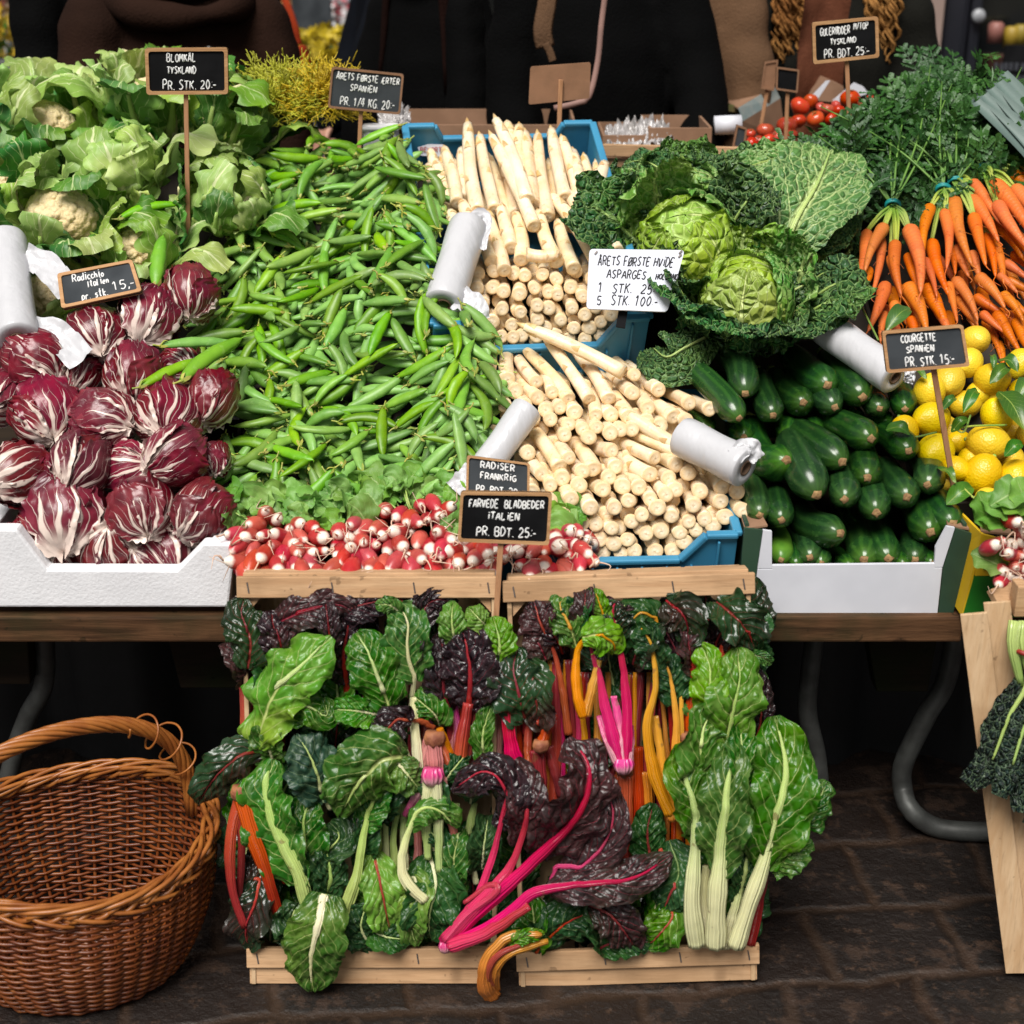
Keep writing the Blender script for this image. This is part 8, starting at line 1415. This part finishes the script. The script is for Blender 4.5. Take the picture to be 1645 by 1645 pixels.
r_, W_, _ = person('person with long curly blond hair in an olive jacket behind the carrot sign', 1330, 4.15, 1.62, .05, olv, hb, 'curly', wide=1.12)
b = MB(); leaf(b, [W_(-.05, -.145, 1.45), W_(-.06, -.165, 1.25), W_(-.055, -.17, 1.05), W_(-.05, -.165, .9)], .12, nu=12, nv=30, cup=.3, ruffle=.01, rfreq=3, N=(0, -1, 0), rough=.01, prof=lambda t: 1 + 0 * t); b.build('scarf', scf, r_)
# ------------------------------------------------------------------ street behind
M['pilaster'] = plain('pale_plaster', (.30, .215, .18), (.27, .19, .16), 6, .8, .1); M['shop_dark'] = plain('dark_shop_paint', (.010, .011, .016), (.014, .014, .02), 8, .4); M['shop_wood'] = plain('reddish_frame', (.07, .026, .014), None, 12, .6); M['pane'] = plain('dark_glass', (.006, .007, .008), (.012, .012, .010), 3, .12)
sf = thing('shop_front', 'dark shop front with a pale pilaster at the right', 'building', (2.6, 6.4, 0)); Yw = 6.4
def wall(u0, u1, Y, dz, mat, name, thick=.12, z0=0.0, z1=4.2):
    x0, x1 = T(u0, 60, Y)[0], T(u1, 60, Y)[0]; b = MB(); b.box(((x0 + x1) / 2, Y + thick / 2 - dz, (z0 + z1) / 2), (x1 - x0, thick, z1 - z0)); return b.build(name, mat, sf, False, bevel=.004)
wall(1466, 1502, Yw, .10, M['pilaster'], 'pilaster'); wall(1455, 1465.7, Yw, .06, M['shop_wood'], 'door_frame'); wall(1503, 1552, Yw, .0, M['shop_dark'], 'door_panel'); wall(1552.5, 1568, Yw, .04, M['shop_dark'], 'door_frame'); wall(1568.5, 1900, Yw, -.06, M['pane'], 'shop_window'); wall(1590, 1900, Yw, .05, M['shop_wood'], 'window_shelf', .2, .93, 1.0); wall(1380, 1454.5, Yw, -.05, M['pane'], 'shop_window', z0=.9); wall(1380, 1454.5, Yw, 0, M['pilaster'], 'base_wall', z1=.88)
for uu in (1514, 1546): wall(uu, uu + 4, Yw, .016, M['shop_dark'], 'door_moulding')
b = MB(); p = T(1572, 26, Yw - .06); b.tube([p, p + (0, -.015, 0)], [.030, .022], 16); ob = b.build('door_plate', plain('pale_enamel', (.35, .36, .38), None, 20, .4), sf); 
bb = thing('chalk_board', 'dark chalk board with smudged lines in the shop window at the right edge', 'board', T(1650, 140, 6.0)); b = MB(); b.box(T(1680, 120, 6.0), (.34, .02, .22)); b.build('board', M['slate'], bb, False)
b = MB()
for j, (v0, us) in enumerate([(107, (1597, 1606, 1613, 1621, 1630, 1640, 1648)), (128, (1597, 1605, 1625, 1633, 1641))]):
    for q in us: b.box(T(q + 3, v0, 5.985), (.012, .003, .028))
b.build('smudge', plain('faint_chalk', (.045, .05, .06), (.03, .03, .04), 60, .9), bb, False)
b = MB(); ci = 0
for i, (u, v, c) in enumerate([(1600, 48, (.25, .10, .08)), (1625, 55, (.30, .20, .02)), (1640, 52, (.25, .18, .02)), (1660, 50, (.2, .15, .03))]):
    b = MB(); p = T(u, v, 6.25); b.tube([p + (0, 0, -.05), p + (0, 0, .02), p + (0, 0, .03)], [.03, .032, .02], 12); tag(b.build('jar', plain('jar_%d' % i, c, None, 20, .5)), ['pinkish jar on the shop window shelf', 'yellow jar on the shop window shelf', 'amber jar right of the yellow jar in the shop window', 'jar at the frame edge in the shop window'][i], 'jar', 'jars in the shop window')
def house(label, x0, x1, Y, h, mat, roofm, seed, floors=3):
    r = random.Random(seed); root = thing('town_house', label, 'building', ((x0 + x1) / 2, Y, 0)); b = MB(); b.box(((x0 + x1) / 2, Y + 3, h / 2), (x1 - x0, 6, h)); b.build('wall', mat, root, False)
    b = MB(); b.prism([(x0 - .2, Y - .2, h), (x0 - .2, Y + 6.2, h), (x0 - .2, Y + 3, h + 2.4)], (x1 - x0 + .4, 0, 0)); b.build('roof', roofm, root, False)
    n = max(2, int((x1 - x0) / 1.7))
    for f in range(floors):
        for k in range(n):
            cx_ = x0 + (x1 - x0) * (k + .5) / n; z = 1.4 + f * 2.7; b = MB(); fr_m = M['white_card']
            for dx, dz, sx, sz in ((-.5, 0, .07, 1.5), (.5, 0, .07, 1.5), (0, .75, 1.07, .08), (0, -.75, 1.15, .08), (0, .1, .04, 1.4), (0, .2, .95, .04)): b.box((cx_ + dx, Y - .03 - .004 * (sx < .06 or sz < .05), z + dz), (sx, .07, sz))
            wf = b.build('window', fr_m, root, False); b = MB(); b.box((cx_, Y - .004, z), (.95, .02, 1.42)); b.build('pane', M['pane'], wf, False)
    return root
roofm = plain('red_roof_tile', (.16, .05, .03), (.11, .035, .022), 4, .8)
house('grey rendered town house far behind the black coated person', -1.6, 3.2, 13.0, 9.0, plain('grey_render', (.24, .25, .27), (.20, .21, .23), 3, .9), roofm, 1)
house('red brick town house far behind the left of the stall', -9.5, -5.2, 14.0, 8.5, plain('brick_red', (.14, .045, .03), (.09, .03, .022), 18, .9), roofm, 2)
house('white town house far behind between the grey jacket and the navy jacket', -5.1, -1.7, 15.0, 9.5, plain('white_render', (.40, .39, .37), (.36, .35, .33), 3, .9), roofm, 3)
house('dark town house behind the shop front at the right', 3.3, 9.5, 12.0, 9.0, plain('dark_render', (.05, .05, .055), (.04, .04, .045), 3, .9), roofm, 4)
def flowers(label, u, v, Y, w_, col, n, seed, leafy=False):
    r = random.Random(seed); c = T(u, v, Y); root = thing('flower_bucket', label, 'flowers', (c[0], Y, 0)); b = MB(); z0 = c[2] - .10; b.tube([(c[0], Y, 0.0), (c[0], Y, z0 * .55), (c[0], Y, z0)], [w_ * .6, w_ * .75, w_ * .8], 14); b.build('bucket', M['metal'], root)
    b = MB()
    for k in range(n):
        p = c + np.array([r.gauss(0, w_ * .5), r.gauss(0, w_ * .4), r.gauss(.0, .05)]); d = unit((r.gauss(0, 1), r.gauss(-.5, 1), r.gauss(.6, .6))); s_ = unit(np.cross(d, (.3, .5, .7))); t_ = np.cross(d, s_); R0 = r.uniform(.018, .03)
        for q in range(6): a = q * PI / 3; e = s_ * math.cos(a) + t_ * math.sin(a); f_ = np.cross(d, e); b.add([p, p + e * R0 * .7 + f_ * R0 * .35 + d * .006, p + e * R0 * 1.2 + d * .01, p + e * R0 * .7 - f_ * R0 * .35 + d * .006], [(0, 1, 2, 3)])
    b.build('blossoms', plain(f'petal_{seed}', col, tuple(x * .7 for x in col), 40, .6), root)
    b = MB()
    for k in range(n // 2):
        p = c + np.array([r.gauss(0, w_ * .5), r.gauss(0, w_ * .4), r.gauss(-.08, .05)]); d = unit((r.gauss(0, 1), r.gauss(0, 1), r.gauss(.5, .5))); s_ = unit(np.cross(d, (.3, .5, .7))); b.add([p, p + d * .04 + s_ * .014, p + d * .08, p + d * .04 - s_ * .014], [(0, 1, 2, 3)])
    b.build('foliage', M['carrot_green'], root)
flowers('bucket of bright yellow flowers behind the frisee heads', 516, 96, 5.6, .16, (.62, .46, .01), 150, 1)
flowers('second taller bucket of yellow flowers behind the frisee heads', 512, 78, 5.9, .09, (.60, .44, .01), 60, 2)
flowers('bucket of white flowers far behind between two shoppers', 520, 32, 8.5, .16, (.6, .58, .58), 90, 3)
flowers('bucket of pink flowers far behind at the navy jacket', 534, 22, 8.8, .12, (.5, .10, .12), 60, 4)
flowers('bucket of green and orange plants far behind the orange bag', 482, 18, 8.6, .18, (.35, .16, .04), 60, 5)
flowers('yellow flowers at the far left edge behind the cauliflowers', 25, 52, 6.6, .16, (.5, .33, .01), 90, 6)
flowers('pale flowers above the yellow ones at the far left', 42, 30, 6.9, .12, (.45, .33, .22), 60, 7)
flowers('red flowers at the top left corner', 18, 8, 7.2, .2, (.16, .02, .015), 90, 8)
flowers('small green plant between the two black coats', 805, 118, 5.6, .08, (.12, .22, .03), 50, 9)
sb = thing('sandwich_board', 'dark slate board standing far behind the yellow flowers', 'board', (T(502, 40, 7.6)[0], 7.6, 0)); c = T(502, 42, 7.6); b = MB(); b.box(c, (.19, .03, .26)); b.build('slate', M['slate_grey'], sb, False); b = MB()
for s_ in (-1, 1): b.box((c[0] + s_ * .08, 7.63, c[2] / 2), (.03, .03, c[2]))
b.build('leg', M['metal'], sb, False)
ft = thing('flower_table', 'dark low table with flowers far behind the orange bag', 'table', (T(510, 70, 7.4)[0], 7.9, 0)); zt_ = T(510, 70, 7.4)[2]; b = MB(); b.box((T(510, 70, 7.4)[0], 7.9, zt_ - .03), (1.4, .9, .05)); b.build('table_top', M['metal'], ft, False)
for sx in (-.62, .62): b = MB(); b.box((T(510, 70, 7.4)[0] + sx, 7.9, (zt_ - .056) / 2), (.05, .7, zt_ - .056)); b.build('leg', M['metal'], ft, False)
b = MB(); b.box(T(392, 0, 9.0) + (0, 0, .05), (.28, .03, .16)); pk = b.build('banner', plain('pink_banner', (.45, .05, .16), None, 20, .7), smooth=False); tag(pk, 'pink banner far behind the brown coat', 'banner')
b = MB(); b.box(T(392, 25, 9.02) + (0, 0, -.3), (.26, .02, .9)); b.build('post', M['white_card'], pk, False)
